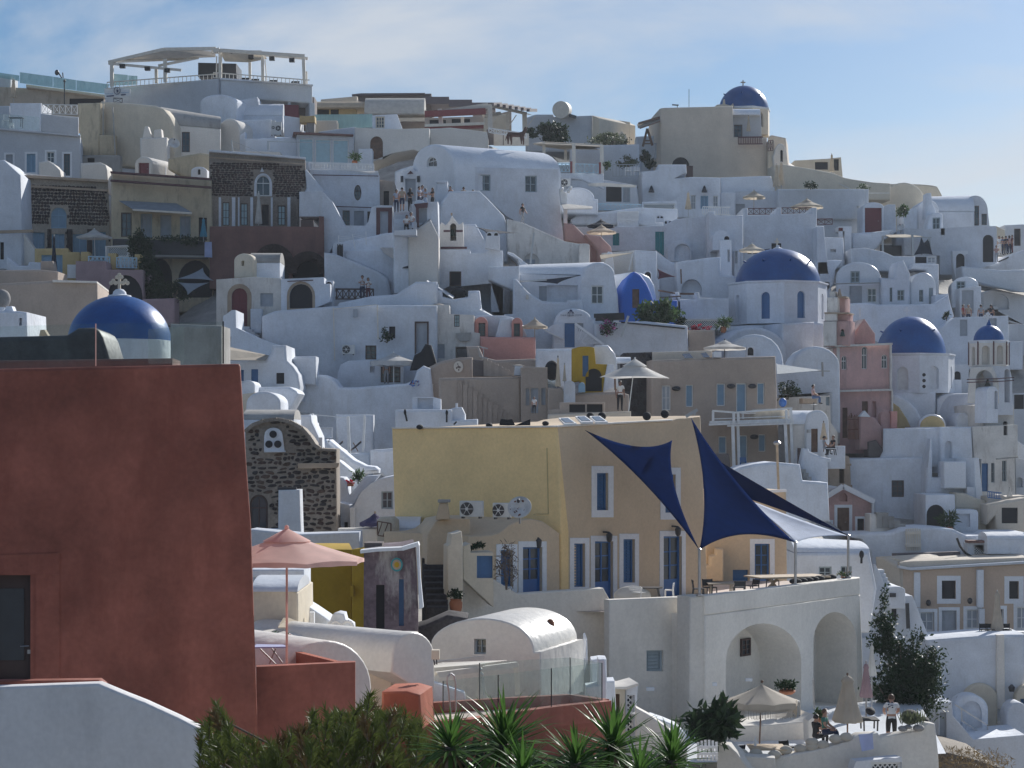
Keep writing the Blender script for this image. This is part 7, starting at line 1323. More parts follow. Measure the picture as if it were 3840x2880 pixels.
B([398,1470,402,972,420,960,430,890,455,885,500,870,508,960,512,1470],72.5,1.0,'ochre' if 0 else 'cream',10); B([512,1100,512,975,560,955,562,1020,718,1015,720,1260,512,1200],73.5,1.2,'cream',10,[(605,1040,716,1195,'y')]); bush(610,980,45,30,74,'bundle of dark pots on the cupboard wall','leaf_dark',120,.14,stem=False)
bush(812,1110,62,150,73.8,'bare twining vine across the blue shuttered window','bark',420,.22,clump=22,stem=True,shape=7); bush(460,1310,52,35,71.5,'round green plant in a tall clay pot by the steps','leaf_dark',420,.10,pot=(46,110,'terracotta'))
H('dark_steps','dark stone steps between the purple wall and the yellow house','steps')
for i in range(9): B((225+i*4,1060+i*42,400,1600),77-i*.75,1.2,'stone2',n='step',r=.03)
B([-60,1600,240,1520,400,1450,540,1470,520,1600,280,1700,-60,1800],66,2,'stone2',0,n='rubble_bank',r=.2)
# roof clutter on the yellow house
H('roof_hatches','white framed roof windows lying on the yellow house roof','roof windows')
for i,(x,y) in enumerate(((1170,100),(1285,88),(1385,88))): MB().prism([P(x,y,80.5+i*.3),P(x+70,y-2,81+i*.3),P(x+125,y+38,79.6+i*.3),P(x+40,y+40,79.3+i*.3)],(0,0,.08)).obj('frame','white_paint',CUR); MB().prism([P(x+16,y+6,80.3+i*.3),P(x+64,y+4,80.7+i*.3),P(x+106,y+34,79.7+i*.3),P(x+46,y+36,79.5+i*.3)],(0,0,.1)).obj('pane','glass_dark',CUR)
r=thing('black_loungers','folded black loungers and bags on the yellow house roof','furniture'); 
for sp in([760,138,770,92,815,98,830,140],[815,140,815,100,850,95,870,138],[870,138,975,95,975,138]): B(sp,80,.5,'black_cloth',n='cushion',root=r,r=.02)
for i,(x,y,l) in enumerate(((210,150,'far left'),(690,138,'left'),(1080,125,'middle'),(1390,78,'right of the hatches'),(1470,75,'second right of the hatches'),(1780,75,'near the far corner'),(1905,60,'at the far corner'))): MB()._ball(P(x,y,82),.14 if i<3 else .17,.2,.10 if i<3 else .17).obj('bag','black_cloth',thing('black_bag','round black bag on the yellow roof, %s'%l,'bag','black bags on the roof'))
bars([(2050,78,82,2130,30,82,.12),(2120,30,82,2110,70,82,.05)],'metal','panel',thing('tilted_panel','tilted metal panel on the far corner of the yellow roof','panel'))
# ---- terrace house with arches
t(2100,1540,1200)  # Q
H('terrace_house_arches','white terrace house with two tall arches carrying the sail terrace')
WP=dict(ax=1000); WY=74; WA=50
B([1000,1278,2075,1150,2076,1272,1001,1415],WY,.32,'white_cream',WA,ax=1000,n='parapet'); B([1001,1415,2076,1272,2092,1700,2110,2700,1010,2700],WY,2.6,'white_cream',WA,[tuple([1150,2700,1150,1720]+arc(1150,1720,1668,1720,1468,16)+[1668,2700])+('T',) if 0 else tuple([1146,2100]+arc(1146,1735,1668,1735,1470,16)+[1668,2100])+('AN',{'rd':1.9}),tuple([1752,2040]+arc(1752,1600,2052,1600,1392,16)+[2052,2040])+('AN',{'rd':1.9})],ax=1000)
pl=Pl(P(1000,0,WY),R(WA)); 
def on(x,y,d): return pl.to3(*pl.to2(x,y),d)
def inner(x0,y0,x1,y1,code,d,fr=True):
    # opening set on the back wall of a niche, d metres behind the front plane
    p2=Pl(pl.p+pl.n*d,R(WA)); lp=[p2.to2(*q) for q in((x0,y1),(x0,y0),(x1,y0),(x1,y1))]; openpart(p2,lp,code,False,.0,CUR)
inner(1245,1578,1310,1690,'k',1.88); inner(1120,1980,1200,2100,'e',1.88) if 0 else None
inner(1300,1930,1372,2060,'h',1.88); inner(1842,1770,1895,1990,'w',1.88); MB()._ball(on(1872,1708,1.8),.12,.1,.12).obj('wall_lamp','terracotta',CUR)
B([340,1308,905,1285,905,2000,905,2700,340,2700],75.3,.4,'white_cream',25,[(694 if 0 else 598,1657,715,1802,'v')],ax=905) ; B([898,1286,1004,1277,1012,2000,1030,2700,890,2700],74.1,.8,'white_cream',30,n='pier',ax=1000)
t(1460,1520,1200)
B([510,1110,560,1118,640,1152,760,1225,890,1302,1480,1262,1528,1348,1530,1620,1540,2400,500,2400],76.6,.45,'white_cream',20,ax=1528)
B((1270,1565,1305,1595),71.5,.06,'blue_ink',n='blue_plate',r=.01) if 0 else None
t(2100,1540,1200)
FZ=-6.55
m=MB(); m.add([(1.0,76.5,FZ),(6.9,74.9,FZ),(13.6,82.8,FZ),(13.6,92,FZ),(1.0,92,FZ)],[(0,1,2,3,4)]); m.obj('terrace_floor','deck',CUR)
H('yellow_side_wing','lower yellow wing with blue door behind the sails')
B([1000,1180,1010,950,1080,850,1130,700,1130,562,1565,550,1572,1200],92,5,'yellow_beige',10,[(1345,920,1450,1235,'B+',{'tw':.22}),(1195,1100,1302,1182,'y')]); B([1000,1180,1000,1080,1040,1070,1045,1010,1080,1000,1085,960,1130,955,1130,1180],90.5,1.2,'yellow_beige',n='stair'); bars([(1410,560,91,1565,552,91,.12)],'white_fresh','coping'); B([1490,1000,1490,785,1500,785,1500,1000],91.5,.2,'white_fresh',n='pipe') if 0 else None
# sails and posts
def post(x,y0,y1,l):
    r=thing('sail_post',l,'post','sail posts'); a,b=on(x,y1,.15),on(x,y0,.15); MB().tube(a,b,.055,.05,12).obj('pole','metal',r); MB().lathe(b,[(.06,0),(.09,.03),(.03,.08)],12).obj('cap','metal',r); MB().lathe(a,[(.12,-.02),(.12,.04),(.06,.06)],12).obj('foot','metal',r); return b
p1=post(987,965,1278,'nearest steel sail post at the terrace corner'); p2=post(1650,915,1212,'middle steel sail post on the arched terrace'); p3=post(2015,868,1152,'farthest steel sail post at the terrace end')
fl=Pl(Vector((P(0,0,79).x,0,0)),0)
t(1460,1520,1200); ylw=Pl(P(1160,0,79),R(YW)); t(2100,1540,1200)
def yw(x,y,d=-.15): return ylw.to3(*ylw.to2(x,y),d)
r=thing('blue_sail','dark blue triangular shade sail nearest the yellow house','shade sail','blue shade sails'); sail(yw(135,135,-.3),yw(625,205,-1.2),p1,'sail_blue',r,.42,18); bars([],'metal')
r=thing('blue_sail','tall dark blue shade sail hanging from the roof corner','shade sail','blue shade sails'); sail(yw(868,50,-.3),p1,p2,'sail_blue',r,.34,20,sag=.25)
A0=P(785,160,88); K3=P(1190,575,84.5)
r=thing('blue_sail','long narrow blue shade sail reaching the farthest post','shade sail','blue shade sails'); sail(A0,K3,p3+Vector((0,.1,.02)),'sail_blue',r,.16,20,sag=.1)
r=thing('glare_sail','added pale sheet painting sun glare on the blue sail, between the middle and farthest posts','shade sail'); sail(P(1240,590,84.3),p2+Vector((0,.1,0)),p3,'canvas_glare',r,.22,18,sag=.12)  # extra pale sheet added to paint the sun glare on the blue fabric
# terrace furniture
chair(540,1210,42,1300,76.3,'white wooden chair left of the iron bistro table','white_paint',rot=150); chair(755,1190,28,1290,77.2,'white wooden chair right of the iron bistro table','white_paint',rot=-100); table(625,1220,85,1300,76.8,'round iron bistro table on the sail terrace','metal_dark','metal_dark',True,group='terrace tables')
MB()._ball(P(500,1280,76.6),.7,.5,.38).obj('bag','canvas_white',thing('white_bag','heap of white plastic bags beside the bistro chair','bag'))
for i,(x,y) in enumerate(((955,1170),(1035,1165),(1240,1175),(1325,1165))): chair(x,y,36,1290-i*12,78+i*.8,'dark woven armchair at the terrace table, %s from the left'%('first','second','third','fourth')[i],'metal_dark',rot=(90,20,180,-60)[i],solid=True,group='woven armchairs')
table(1110,1190,90,1285,78.5,'weathered wooden table among the woven armchairs','wood_light','wood_light',group='terrace tables')
r=thing('picnic_table','pale wooden picnic table on the sail terrace','table'); MB().obox(P(1570,1145,81.5),Vector((1.45,.5,0)),Vector((-.25,.7,0)),Vector((0,0,.03))).obj('table_top','wood_light',r); bars([(1450,1165,80.6,1500,1225,81.0,.10),(1500,1165,81,1440,1225,80.6,.10),(1610,1155,82.4,1660,1205,82.8,.10),(1660,1150,82.6,1620,1210,82.4,.10)],'wood_light','leg',r)
chair(1470,1130,30,1220,82,'dark chair behind the picnic table','metal_dark',rot=40,solid=True,group='woven armchairs')
r=thing('bench_cushions','row of dark cushions along the terrace parapet','cushion','cushions')
for i in range(7): MB()._ball(on(1720+i*40,1185-i*5,.6),.25,.2,.12).obj('cushion','black_cloth',r)
bush(1965,1130,42,22,82,'small yellow flower pot at the terrace end','leaf',140,.08,flower='dry_grass',pot=(25,28,'terracotta'),stem=False)
# ---- lower terrace with people
t(2640,2280,1000)  # X
H('lower_terrace','white curved lower terrace wall where people sit','wall')
B([108,1130,200,1138,270,1200,375,1340,600,1500,100,1500],65.5,1.0,'white_cream',-15); B([275,1220,590,1246,600,1500,300,1500],66.2,.8,'white_cream',-5)
B([585,1248,760,1208,900,1185,1040,1152,1200,1102,1290,1048,1445,1038,1462,1072,1800,1010,1850,955,1918,962,1945,1200,1960,1500,585,1500],67,.5,'white_cream',8,ax=590)
TZ=-10.65
m=MB(); m.add([(4.2,66.6,TZ),(8.0,66.9,TZ),(14.5,68.6,TZ),(16.5,84,TZ),(6.0,75,TZ)],[(0,1,2,3,4)]); m.obj('terrace_floor','white_gloss',CUR)
B([1240,1330,1262,1272,1640,1240,1648,1500,1240,1500],66.3,.6,'white_fresh',8,[(1385,1280,1640,1420,'l')],n='unit_box')
B([170,985,565,968,870,938,925,890,925,1110,565,1140,170,1130],71.5,2.2,'white_cream',12,n='tub'); plan([(260,985),(330,955),(560,948),(860,915),(720,905),(300,935)],P(260,985,71.7).z+.03,.02,'water','water')
B([722,915,726,776,800,770,802,908],72.8,.5,'white_cream',12,[(735,785,795,905,'l')],n='cabinet')
B([865,935,925,888,928,1090,868,1115],70.6,.5,'white_warm',12,n='cabinet')
umbrella(460,632,172,790,770,1135,69,'canvas_beige','fringed beige parasol over the lower terrace',sides=8,val=.28,pole='wood',fringe=True,vent=False)
closed_umbrella(1190,560,945,132,1040,68.3,'canvas_beige','broad fringed closed parasol on the lower terrace','wood'); closed_umbrella(1345,458,740,58,905,70.5,'canvas_mauve','mauve knitted closed parasol beside the shirtless shade','metal') if 0 else closed_umbrella(1345,458,740,58,905,70.5,'canvas_mauve','mauve closed parasol beside the man in white','metal')
closed_umbrella(1392,305,560,42,900,78,'canvas_white','white closed parasol in front of the dark climber','metal')
r=person(1555,1150,68.4,'man in white t-shirt and black shorts seen from behind on the lower terrace',1.80,'work',180,'c_white','c_black',skin='skin',hair='hair_brown',shin='skin')
q=P(1546,806,68.13)
for dx,dz,a,b in((-.07,.10,.10,.03),(.06,.09,.05,.05),(-.06,.02,.05,.04),(.05,.0,.10,.03),(-.03,-.05,.07,.03),(.07,-.07,.05,.04),(-.08,-.08,.04,.03)): MB().box(q+Vector((dx,0,dz)),a,.02,b).obj('shirt_print','c_navy',r)
person(1000,1165,67.9,'red haired woman sitting on the lower terrace bench',1.68,'sit',70,'c_green','c_navy',hair='hair_brown',zoff=.12)
person(930,1175,68.6,'dark clothed person sitting beside the red haired woman',1.6,'sit',120,'c_black','c_black',zoff=.05)
for i,(x,y) in enumerate(((680,1180),(800,1165),(895,1150),(985,1135),(895,1112),(1090,1085),(1180,1070),(585,1215),(430,1205),(310,1205))): m=MB(); m._ball(P(x,y,67.2+(.15 if i<7 else -.3)),.22,.13,.15,12,8); m.obj('cover','cushion',thing('cushion',('plump pale cushion left of centre','upright pale cushion beside it','pale cushion in the middle of the row','pale cushion right of the middle','pale cushion behind the row','crumpled grey cushion near the woman','last grey cushion towards the towel','flat cushion right of the square table','long flat cushion under the square table','small flat cushion at the left bend')[i]+' on the curved lower terrace seat','cushion','linen cushions'))
table(520,1150,150,1215,67.8,'square wooden table under the fringed parasol','wood_light','wood',dp=1.2,group='terrace tables'); chair(690,1105,45,1200,68.6,'black chair behind the square wooden table','black_cloth',rot=30,solid=True); chair(270,1130,50,1200,67.6,'dark draped chair left of the square table','black_cloth',rot=200,solid=True)
MB().lathe(P(425,1145,67.7),[(.045,0),(.045,.2),(.015,.28),(.015,.32)],12).obj('bottle','white_paint',thing('water_bottle','clear plastic water bottle on the square table','bottle'))
r=thing('towel','pale lilac towel hanging over the terrace wall','towel'); MB().prism([P(1282,1050,66.75),P(1398,1040,66.75),P(1408,1170,66.75),P(1310,1190,66.75)],(0,.03,0)).obj('cloth','towel_blue',r)
table(1370,915,70,1010,70,'small side table with black cloth','black_cloth','metal_dark'); 
for i,(x,y,s,l) in enumerate(((1380,855,38,'beside the mauve parasol'),(1710,905,75,'behind the man in white'),(1825,935,42,'at the terrace end'))): MB()._ball(P(x,y,70),s*mpp(70),.4,s*mpp(70)*.85).obj('cover','black_cloth',thing('black_bean_bag','black bean bag %s'%l,'bean bag','black bean bags'))
r=thing('rock_planter','planter of grey stones and tall green spikes on the parapet','planter'); 
for x,y,s in((1650,1000,42),(1695,985,30),(1780,995,50),(1640,1010,25)): MB()._ball(P(x,y,67.6),s*mpp(67.6),.2,s*mpp(67.6)*.6,9,6).obj('stone','rock',r)
leaves(MB(),P(1720,960,67.7),.42,.25,.12,160,.35,0,9,hang=-2.5).obj('foliage','leaf_grey',r,0)
bush(690,640,85,45,73.8,'trailing plant in a terracotta trough inside the arch','leaf_dark',420,.14,pot=(70,40,'terracotta')); bush(955,880,40,40,71,'green plant in a tall clay pot by the tub','leaf',220,.14,pot=(32,95,'terracotta'))
bars([(905,590,72,915,840,72,.04)],'metal','pipe',thing('thin_drain_pipe','thin drain pipe between the arches','pipe'))
r=thing('climber_tree','tall dark climbing tree right of the arched house','tree'); c=P(1650,560,82); k=mpp(82)
m=MB(); leaves(m,P(1690,650,82),1.35,1.1,1.5,9500,.17,110,hollow=.1); leaves(m,P(1520,250,82),.65,.6,.95,2000,.16,26,hollow=.1); leaves(m,P(1492,60,82),.25,.3,1.0,260,.16,10); leaves(m,P(1890,470,82),.28,.4,.7,300,.14,14); leaves(m,P(1770,330,82),.35,.4,.7,420,.14,14); m.obj('crown','leaf_dark',r,0)
m=MB()
for i in range(14): m.tube(P(1620+rnd.uniform(-60,60),900,82),P(1650+rnd.uniform(-220,220),560+rnd.uniform(-300,150),82+rnd.uniform(-1,1)),.09,.02,6)
m.obj('trunk','bark',r)
t(2240,2230,800)  # W
H('lattice_cupboard','cream column with white lattice doors below the terrace house','cupboard')
B([98,1659,100,965,290,960,296,1700,98,1700],63,1.2,'cream',0,[(190,1030,232,1232,'w'),(192,1265,232,1420,'w')]); B([292,1700,296,962,425,925,408,1175,405,1700],63.2,1.2,'white',20,[(310,1040,388,1215,'l'),(312,1240,390,1520,'l')]); B([95,955,298,955,428,918,428,945,298,985,95,975],62.8,1.5,'white_warm',8,n='top',r=.02)
H('white_ramp','white ramp wall curving down beside the lattice cupboard','wall'); B([405,1175,560,1260,750,1400,880,1520,930,1600,930,1750,405,1750],62.5,.6,'white_warm',0); B([560,1262,700,1310,830,1365,920,1450,935,1560,930,1640,870,1520,740,1400],63.5,1,'white'); B([-60,680,30,665,95,670,100,900,180,895,195,960,-60,960],61.5,1,'white')
for x0,y0,x1,y1,d in((510,962,592,998,74.4),(1195,915,1242,948,73.5),(1535,868,1608,900,76.5)): B((x0,y0,x1,y1),d-.5,.15,'white_fresh',n='box_light',r=.02,root=thing('box_wall_light','white box wall light above the lower terrace at %s'%('the left wall' if x0<600 else 'the pier' if x0<1300 else 'the first arch'),'lamp','box wall lights'))
bush(1190,1360,210,190,65,'large dark succulent shrub beside the white gate','leaf_dark',900,.42,clump=24,shape=2.8)
r=thing('picket_gate','white picket gate below the succulent shrub','gate')
for i in range(6): bars([(1045+i*38,1530-25*math.sin(i*.6),62.5,1047+i*38,1720,62.5,.075)],'white_paint','picket',r,dp=.03)
bars([(1035,1580,62.4,1245,1580,62.4,.08),(1035,1650,62.4,1245,1650,62.4,.08)],'white_paint','cross_bar',r)
# ================================================================ near left
t(900,1920,900)  # U
H('mustard_wall','deep mustard yellow house wall behind the pink parasol','house'); B([585,1200,585,345,1035,345,1035,1200],68,4,'mustard',6,r=.05); B([1030,1200,1030,345,1130,335,1165,420,1168,1200],66.5,3,'mustard',-10); B((1018,680,1048,780),66.3,.2,'mustard',n='meter_box',r=.01)
H('purple_ruin','weathered purple grey wall with white coping and sun emblem','house')
B([1138,1200,1142,365,1260,350,1500,335,1620,310,1645,900,1640,1200],65,4,'purple_old',4,[(1255,672,1332,1080,'x'),(1465,620,1510,1050,'y')]); bars([(1115,362,64.8,1270,345,64.8,.10),(1270,345,64.8,1500,335,64.8,.10),(1500,335,64.8,1650,290,64.8,.12)],'white_fresh','coping',dp=.7)
B([1620,300,1650,290,1662,600,1690,880,1650,900,1640,600],64.8,.3,'white',n='buttress'); B((1145,285,1310,335),67,1,'canvas_dark' if 0 else 'taupe_dark',n='roof_box',r=.02)
pl=Pl(P(1445,0,64.9),0.); a=pl.to2(1445,485)
for rr,mt,d in((.19,'teal',-.02),(.14,'sandstone',-.03),(.08,'mustard',-.04)): MB().prism([pl.to3(a[0]+rr*math.cos(g*math.pi/14),a[1]+rr*1.15*math.sin(g*math.pi/14),d) for g in range(28)],pl.n*.02).obj('sun_emblem',mt,CUR)
H('cream_block_house','cream block with rough white rounded roof beside the pink parasol')
B([110,1200,110,720,300,712,470,720,535,750,545,1200],54,4,'cream',0); m=MB(); L(105,530,585,735,None,53.9,1.6,'white_gloss'); B([100,530,590,530,592,840,545,860,535,750,470,640,100,600],60,2,'white',0)
H('ramp_and_chimneys','white ramp with double arched chimney pots','wall'); B([540,1200,540,815,680,900,820,995,990,1075,1000,1200],57,1.5,'white',0); B([775,1200,780,1050,830,1000,850,950,905,930,960,940,975,1000,1040,1040,1052,1200],56,.8,'white_fresh',0); 
for x in(885,990): m=MB(); c=P(x,1065,55.8); [m.tube(c+Vector((.15*math.cos(g),0,.17*math.sin(g))),c+Vector((.15*math.cos(g+.4),0,.17*math.sin(g+.4))),.05,.05,6) for g in [k*.4 for k in range(16)]]; m.obj('chimney_pot','white_fresh',CUR)
B((640,925,682,1085),55.5,.25,'white_fresh',n='pier'); MB().prism([P(350,1072,52.5),P(400,985,53),P(450,985,53.5),P(690,1078,54)],(0,0,.03)).obj('cloth','canvas_cream',CUR)
H('white_wall_row','white garden walls behind the pink parasol','wall'); B([60,170,110,160,565,205,1100,185,1105,345,580,400,60,560],74,1.5,'white',0)
H('long_vault_house','long low white barrel vault behind the red terrace')
B([1395,1480,1400,1420]+arc(1405,1330,1795,1330,1105,14)+[1800,1480],50.5,5.5,'vault_cream',48,ax=1600); L(60,1560,1075,1345,1700,51.5,1.5,'vault_cream','cream',-3,yt2=1105)
B([1130,1345,1400,1330,1400,1700,1130,1700],50.8,1.5,'cream',10)
H('front_vault_house','nearest white barrel vault beside the red terrace'); B([380,1900]+arc(390,1560,1215,1620,1185,16)+[1220,1900],46.5,5,'vault_cream',38,ax=800)
bush(320,1140,40,45,50,'small red flowering weed on the vault edge, left','leaf',90,.07,flower='flower_red',stem=False); bush(445,1150,25,25,50,'small red flowering weed behind the parasol pole','leaf',60,.07,flower='flower_red',stem=False)
B((1765,1275,1838,1360),49.3,.25,'cream',n='box',root=thing('meter_cabinet','grey meter cabinet on legs by the vault gable','cabinet'),r=.02); bars([(1785,1355,49.4,1795,1410,49.4,.03),(1810,1355,49.4,1815,1405,49.4,.03)],'metal_dark','leg',ROOTS[-1])
t(1500,2205,900)  # V
H('shiny_vault_house','white vault house with sun glare on its roof, lower centre')
B([275,1100,280,520]+arc(282,520,1235,590,278,18)+[1298,590,1300,1100],58,3.9,'vault_cream',-20,[(682,468,792,610,'h')],ax=1298)
for x,y in((1215,385),(1385,345)): MB()._ball(P(x,y,60.5),.14,.14,.2,8,6).obj('roof_spout','rust',CUR)
B([1560,660,1700,640,1710,480,1725,470,1730,700,1560,1010],62,2,'white',0); B([1830,660,1890,655,1905,860,1910,990,1710,1000,1715,915,1830,900],59.5,1,'white',0)
H('slat_pergola','flat slatted pergola roof beside the shiny vault','pergola')
for i in range(9): a=i/8; bars([(60+a*0+40*i,770-10*i+2*i,54.5+.2*i,760+38*i-10*i,715-7*i+3*i,54.8+.25*i,.10)],'off_white','slat')
bars([(330,800,54,1075,705,55.5,.14),(340,800,54,345,900,54,.12),(1070,705,55.5,1085,980,55.5,.14),(0,735,56.5,770,645,58,.12)],'off_white','beam')
H('garden_slope_wall','grey white wall sloping down left of the glass pool terrace','wall'); B([-420,680,0,757,600,962,612,1075,-420,1075],53.6,.4,'white',6)
closed_umbrella(745,770,1025,72,1040,54.6,'canvas_white','white closed parasol behind the pool glass','metal')
H('pool_terrace','red walled plunge pool terrace with pale deck','pool')
Z=-6.9; fr=[(-120,1245),(330,1232),(640,1212),(860,1178),(1075,1142),(1500,1088),(1850,1052),(1950,1040)]; bk=[(1870,1030),(1570,985),(1000,1015),(200,1065),(-160,1090)]
plan(fr+bk,Z-.32,5,'red','terrace_wall')
fo=[G(x,y,Z) for x,y in fr]; 
m=MB()
for i in range(len(fo)-1):
    a,b=fo[i],fo[i+1]; n_=Vector((-(b-a).y,(b-a).x,0)).normalized()*.28; m.prism([a,b,b+n_,a+n_],(0,0,-.5))
m.obj('front_kerb','red',CUR)
bo=[G(x,y,Z) for x,y in bk]; m=MB()
for i in range(len(bo)-1):
    a,b=bo[i],bo[i+1]; n_=Vector((-(b-a).y,(b-a).x,0)).normalized()*.22; m.prism([a,b,b-n_,a-n_],(0,0,-.45))
m.obj('back_kerb','red',CUR); 
m=MB(); dk=[G(x,y,Z-.3) for x,y in fr+bk]; m.prism([p+Vector((0,0,.02)) for p in dk],(0,0,-.02)); m.obj('deck','deck',CUR)
for i,(sp) in enumerate(([397,857,733,822,733,1030,397,1075],[740,821,903,800,905,1120,740,1040] if 0 else [740,821,903,802,905,1108,740,1120])): pass
gp=[(397,857,1130),(905,800,1100),(1395,740,1095),(1862,690,1035)]
for i in range(3):
    (x0,a0,b0),(x1,a1,b1)=gp[i],gp[i+1]; q0,q1=G(x0,b0,Z),G(x1,b1,Z); h0=P(x0,a0,q0.y).z; h1=P(x1,a1,q1.y).z; MB().prism([q0,q1,Vector((q1.x,q1.y,h1)),Vector((q0.x,q0.y,h0))],(0,.015,0)).obj('glass_panel','glass_clear',CUR,0)
    for q,h in((q0,h0),(q1,h1)): MB().tube(q,Vector((q.x,q.y,h)),.014).obj('glass_post','metal_dark',CUR)
g2=[(200,850,1065),(733,690,1030),(1568,640,985),(1862,690,1035)]
for i in range(1,3):
    (x0,a0,b0),(x1,a1,b1)=g2[i],g2[i+1]; q0,q1=G(x0,b0,Z),G(x1,b1,Z); h0=P(x0,a0,q0.y).z; h1=P(x1,a1,q1.y).z; MB().prism([q0,q1,Vector((q1.x,q1.y,h1)),Vector((q0.x,q0.y,h0))],(0,.015,0)).obj('glass_panel','glass_clear',CUR,0); MB().tube(q0,Vector((q0.x,q0.y,h0)),.014).obj('glass_post','metal_dark',CUR)
r=thing('pool_handrail','bent steel pool handrail in front of the glass','handrail'); pp=[(470,1225),(452,950),(436,870),(440,815),(470,788),(500,810),(514,880),(512,1000),(516,1200)]; m=MB()
for i in range(8): m.tube(P(*pp[i],49.8),P(*pp[i+1],49.8),.022,.022,8)
m.obj('tube','metal',r)
H('red_step_block','rounded orange red plaster block at the left of the pool terrace','block'); B([-180,1300,-170,958,60,950,185,985,205,1300],47.5,1.6,'red_light',-8,r=.06,n='block')
t(900,1920,900)  # U
H('red_parapet','red plaster parapet enclosure holding the pink parasol','wall')
Z=-4.87
plan([(150,1428),(1062,1384),(1064,1372),(905,1370),(880,1380),(150,1412)],Z,6.5,'red','front_wall'); plan([(150,1180),(905,1370),(880,1381),(150,1200)],Z,1.6,'red_light','back_wall'); plan([(150,1420),(880,1390),(905,1372),(150,1185)],Z-1.0,.05,'red','floor')
umbrella(432,192,-310,1172,440,1400,45.3,'canvas_pink','pale pink parasol with sunlit panel beside the red house',sides=8,val=.12,pole='canvas_pink',a0=.35,ribs=True)
r=thing('table','folding table with lilac top inside the red parapet','table'); MB().prism([G(120,1245,Z+.15),G(435,1240,Z+.15),G(400,1222,Z+.15),G(150,1218,Z+.15)],(0,0,-.03)).obj('table_top','towel_blue',r); bars([(185,1262,45,335,1410,45,.03),(330,1255,45.5,270,1400,45.5,.03),(290,1255,45.5,390,1390,45.5,.03)],'metal','leg',r)
t(0,1180,1060)  # R
H('red_house','large dark red plastered house filling the left foreground')
B([-120,430,0,424,1840,384,1872,386,1882,405,1900,700,1930,1200,1965,1660,2036,3560,-120,3560],42,3,'red',8,[(-60,2038,238,2872 if 0 else 2866,'N',{'rd':.35})],ax=1880,r=.06)
t(0,1980,1200)  # S
pl=Pl(P(0,0,42),0)
def onr(x,y,d):
    global TX,TY,TS
    s=(TX,TY,TS); t(0,1180,1060); pw=Pl(P(1880,0,42),R(8)); TX,TY,TS=s; return pw,pw.to2(x,y)
pw,_=onr(0,0,0)
q=[pw.to2(*p) for p in((-40,1056),(246,1056),(246,326),(-40,326))]; 
m=MB(); m.prism([pw.to3(*p,.30) for p in q],pw.n*.04); m.obj('door_frame','frame_brown',CUR)
q=[pw.to2(*p) for p in((-40,925),(158,925),(158,425),(-40,425))]; m=MB(); m.prism([pw.to3(*p,.27) for p in q],pw.n*.03); dr=m.obj('door_pane','glass_dark',CUR)
bars([(140,818,41.5,200,815,41.5,.02)],'metal','door_handle',tube=True); m=MB(); a=pw.to2(195,865); m.prism([pw.to3(a[0]+x,a[1]+z,.26) for x,z in((-.04,-.04),(.04,-.04),(.04,.04),(-.04,.04))],pw.n*.03); m.obj('lock_plate','metal',CUR)
for sp in([246,323,412,321,412,1060,246,1060],[-40,188,412,172,412,320,246,322,-40,326]): q=[pw.to2(*p) for p in pts(sp)]; m=MB(); m.prism([pw.to3(*p,-.025) for p in q],pw.n*.03); m.obj('door_surround','red_light' if 0 else 'red',CUR)
H('glass_balustrade','frameless glass balustrade on top of the red house','balustrade')
t(0,1180,1060)
glass([-60,95,746,70,748,402,-60,420],42.1,6,'glass_pure',ax=1880); glass([754,70,1742,55,1748,382,754,400],42.1,6,'glass_pure',ax=1880); glass([1160,115,1440,88,1440,380,1160,385],45,0); B((1741,52,1752,383),42.1,.03,'black',6,n='edge_strip',r=0,ax=1880); B((746,70,753,402),42.08,.02,'canvas_pink',6,n='edge_strip',r=0,ax=1880)
H('black_vault_roof','black cement vaulted roof just behind the glass balustrade','roof')
B([-80,175,300,165,520,160,570,130,610,103,740,100,780,125,810,175,865,350,870,430,-80,430],50,3,'cement_dark',4,r=.3); B([-80,360,1350,340,1350,420,-80,430],47.5,2,'brown_red',4)
B([1330,70,1735,85,1735,420,1330,420],98,3,'cement'); bush(330,145,1,1,60,'x') if 0 else None
H('roof_lantern','small cream folded canvas on the black vault roof','canvas'); B([305,165,315,120,345,117,375,165],54,.3,'canvas_cream',n='cloth',r=.02)
t(0,1980,1200)
H('white_ramp_wall','pale grey white ramp wall in the bottom left corner','wall')
B([-60,1102,680,1075,860,1150,1000,1205,1230,1310,1430,1412,1520,1540,1640,1800,-60,1800],36,.35,'white_neutral',0); B([-60,1060,680,1050,720,1082,690,1120,-60,1140],36.5,.3,'red',0,n='red_kerb')
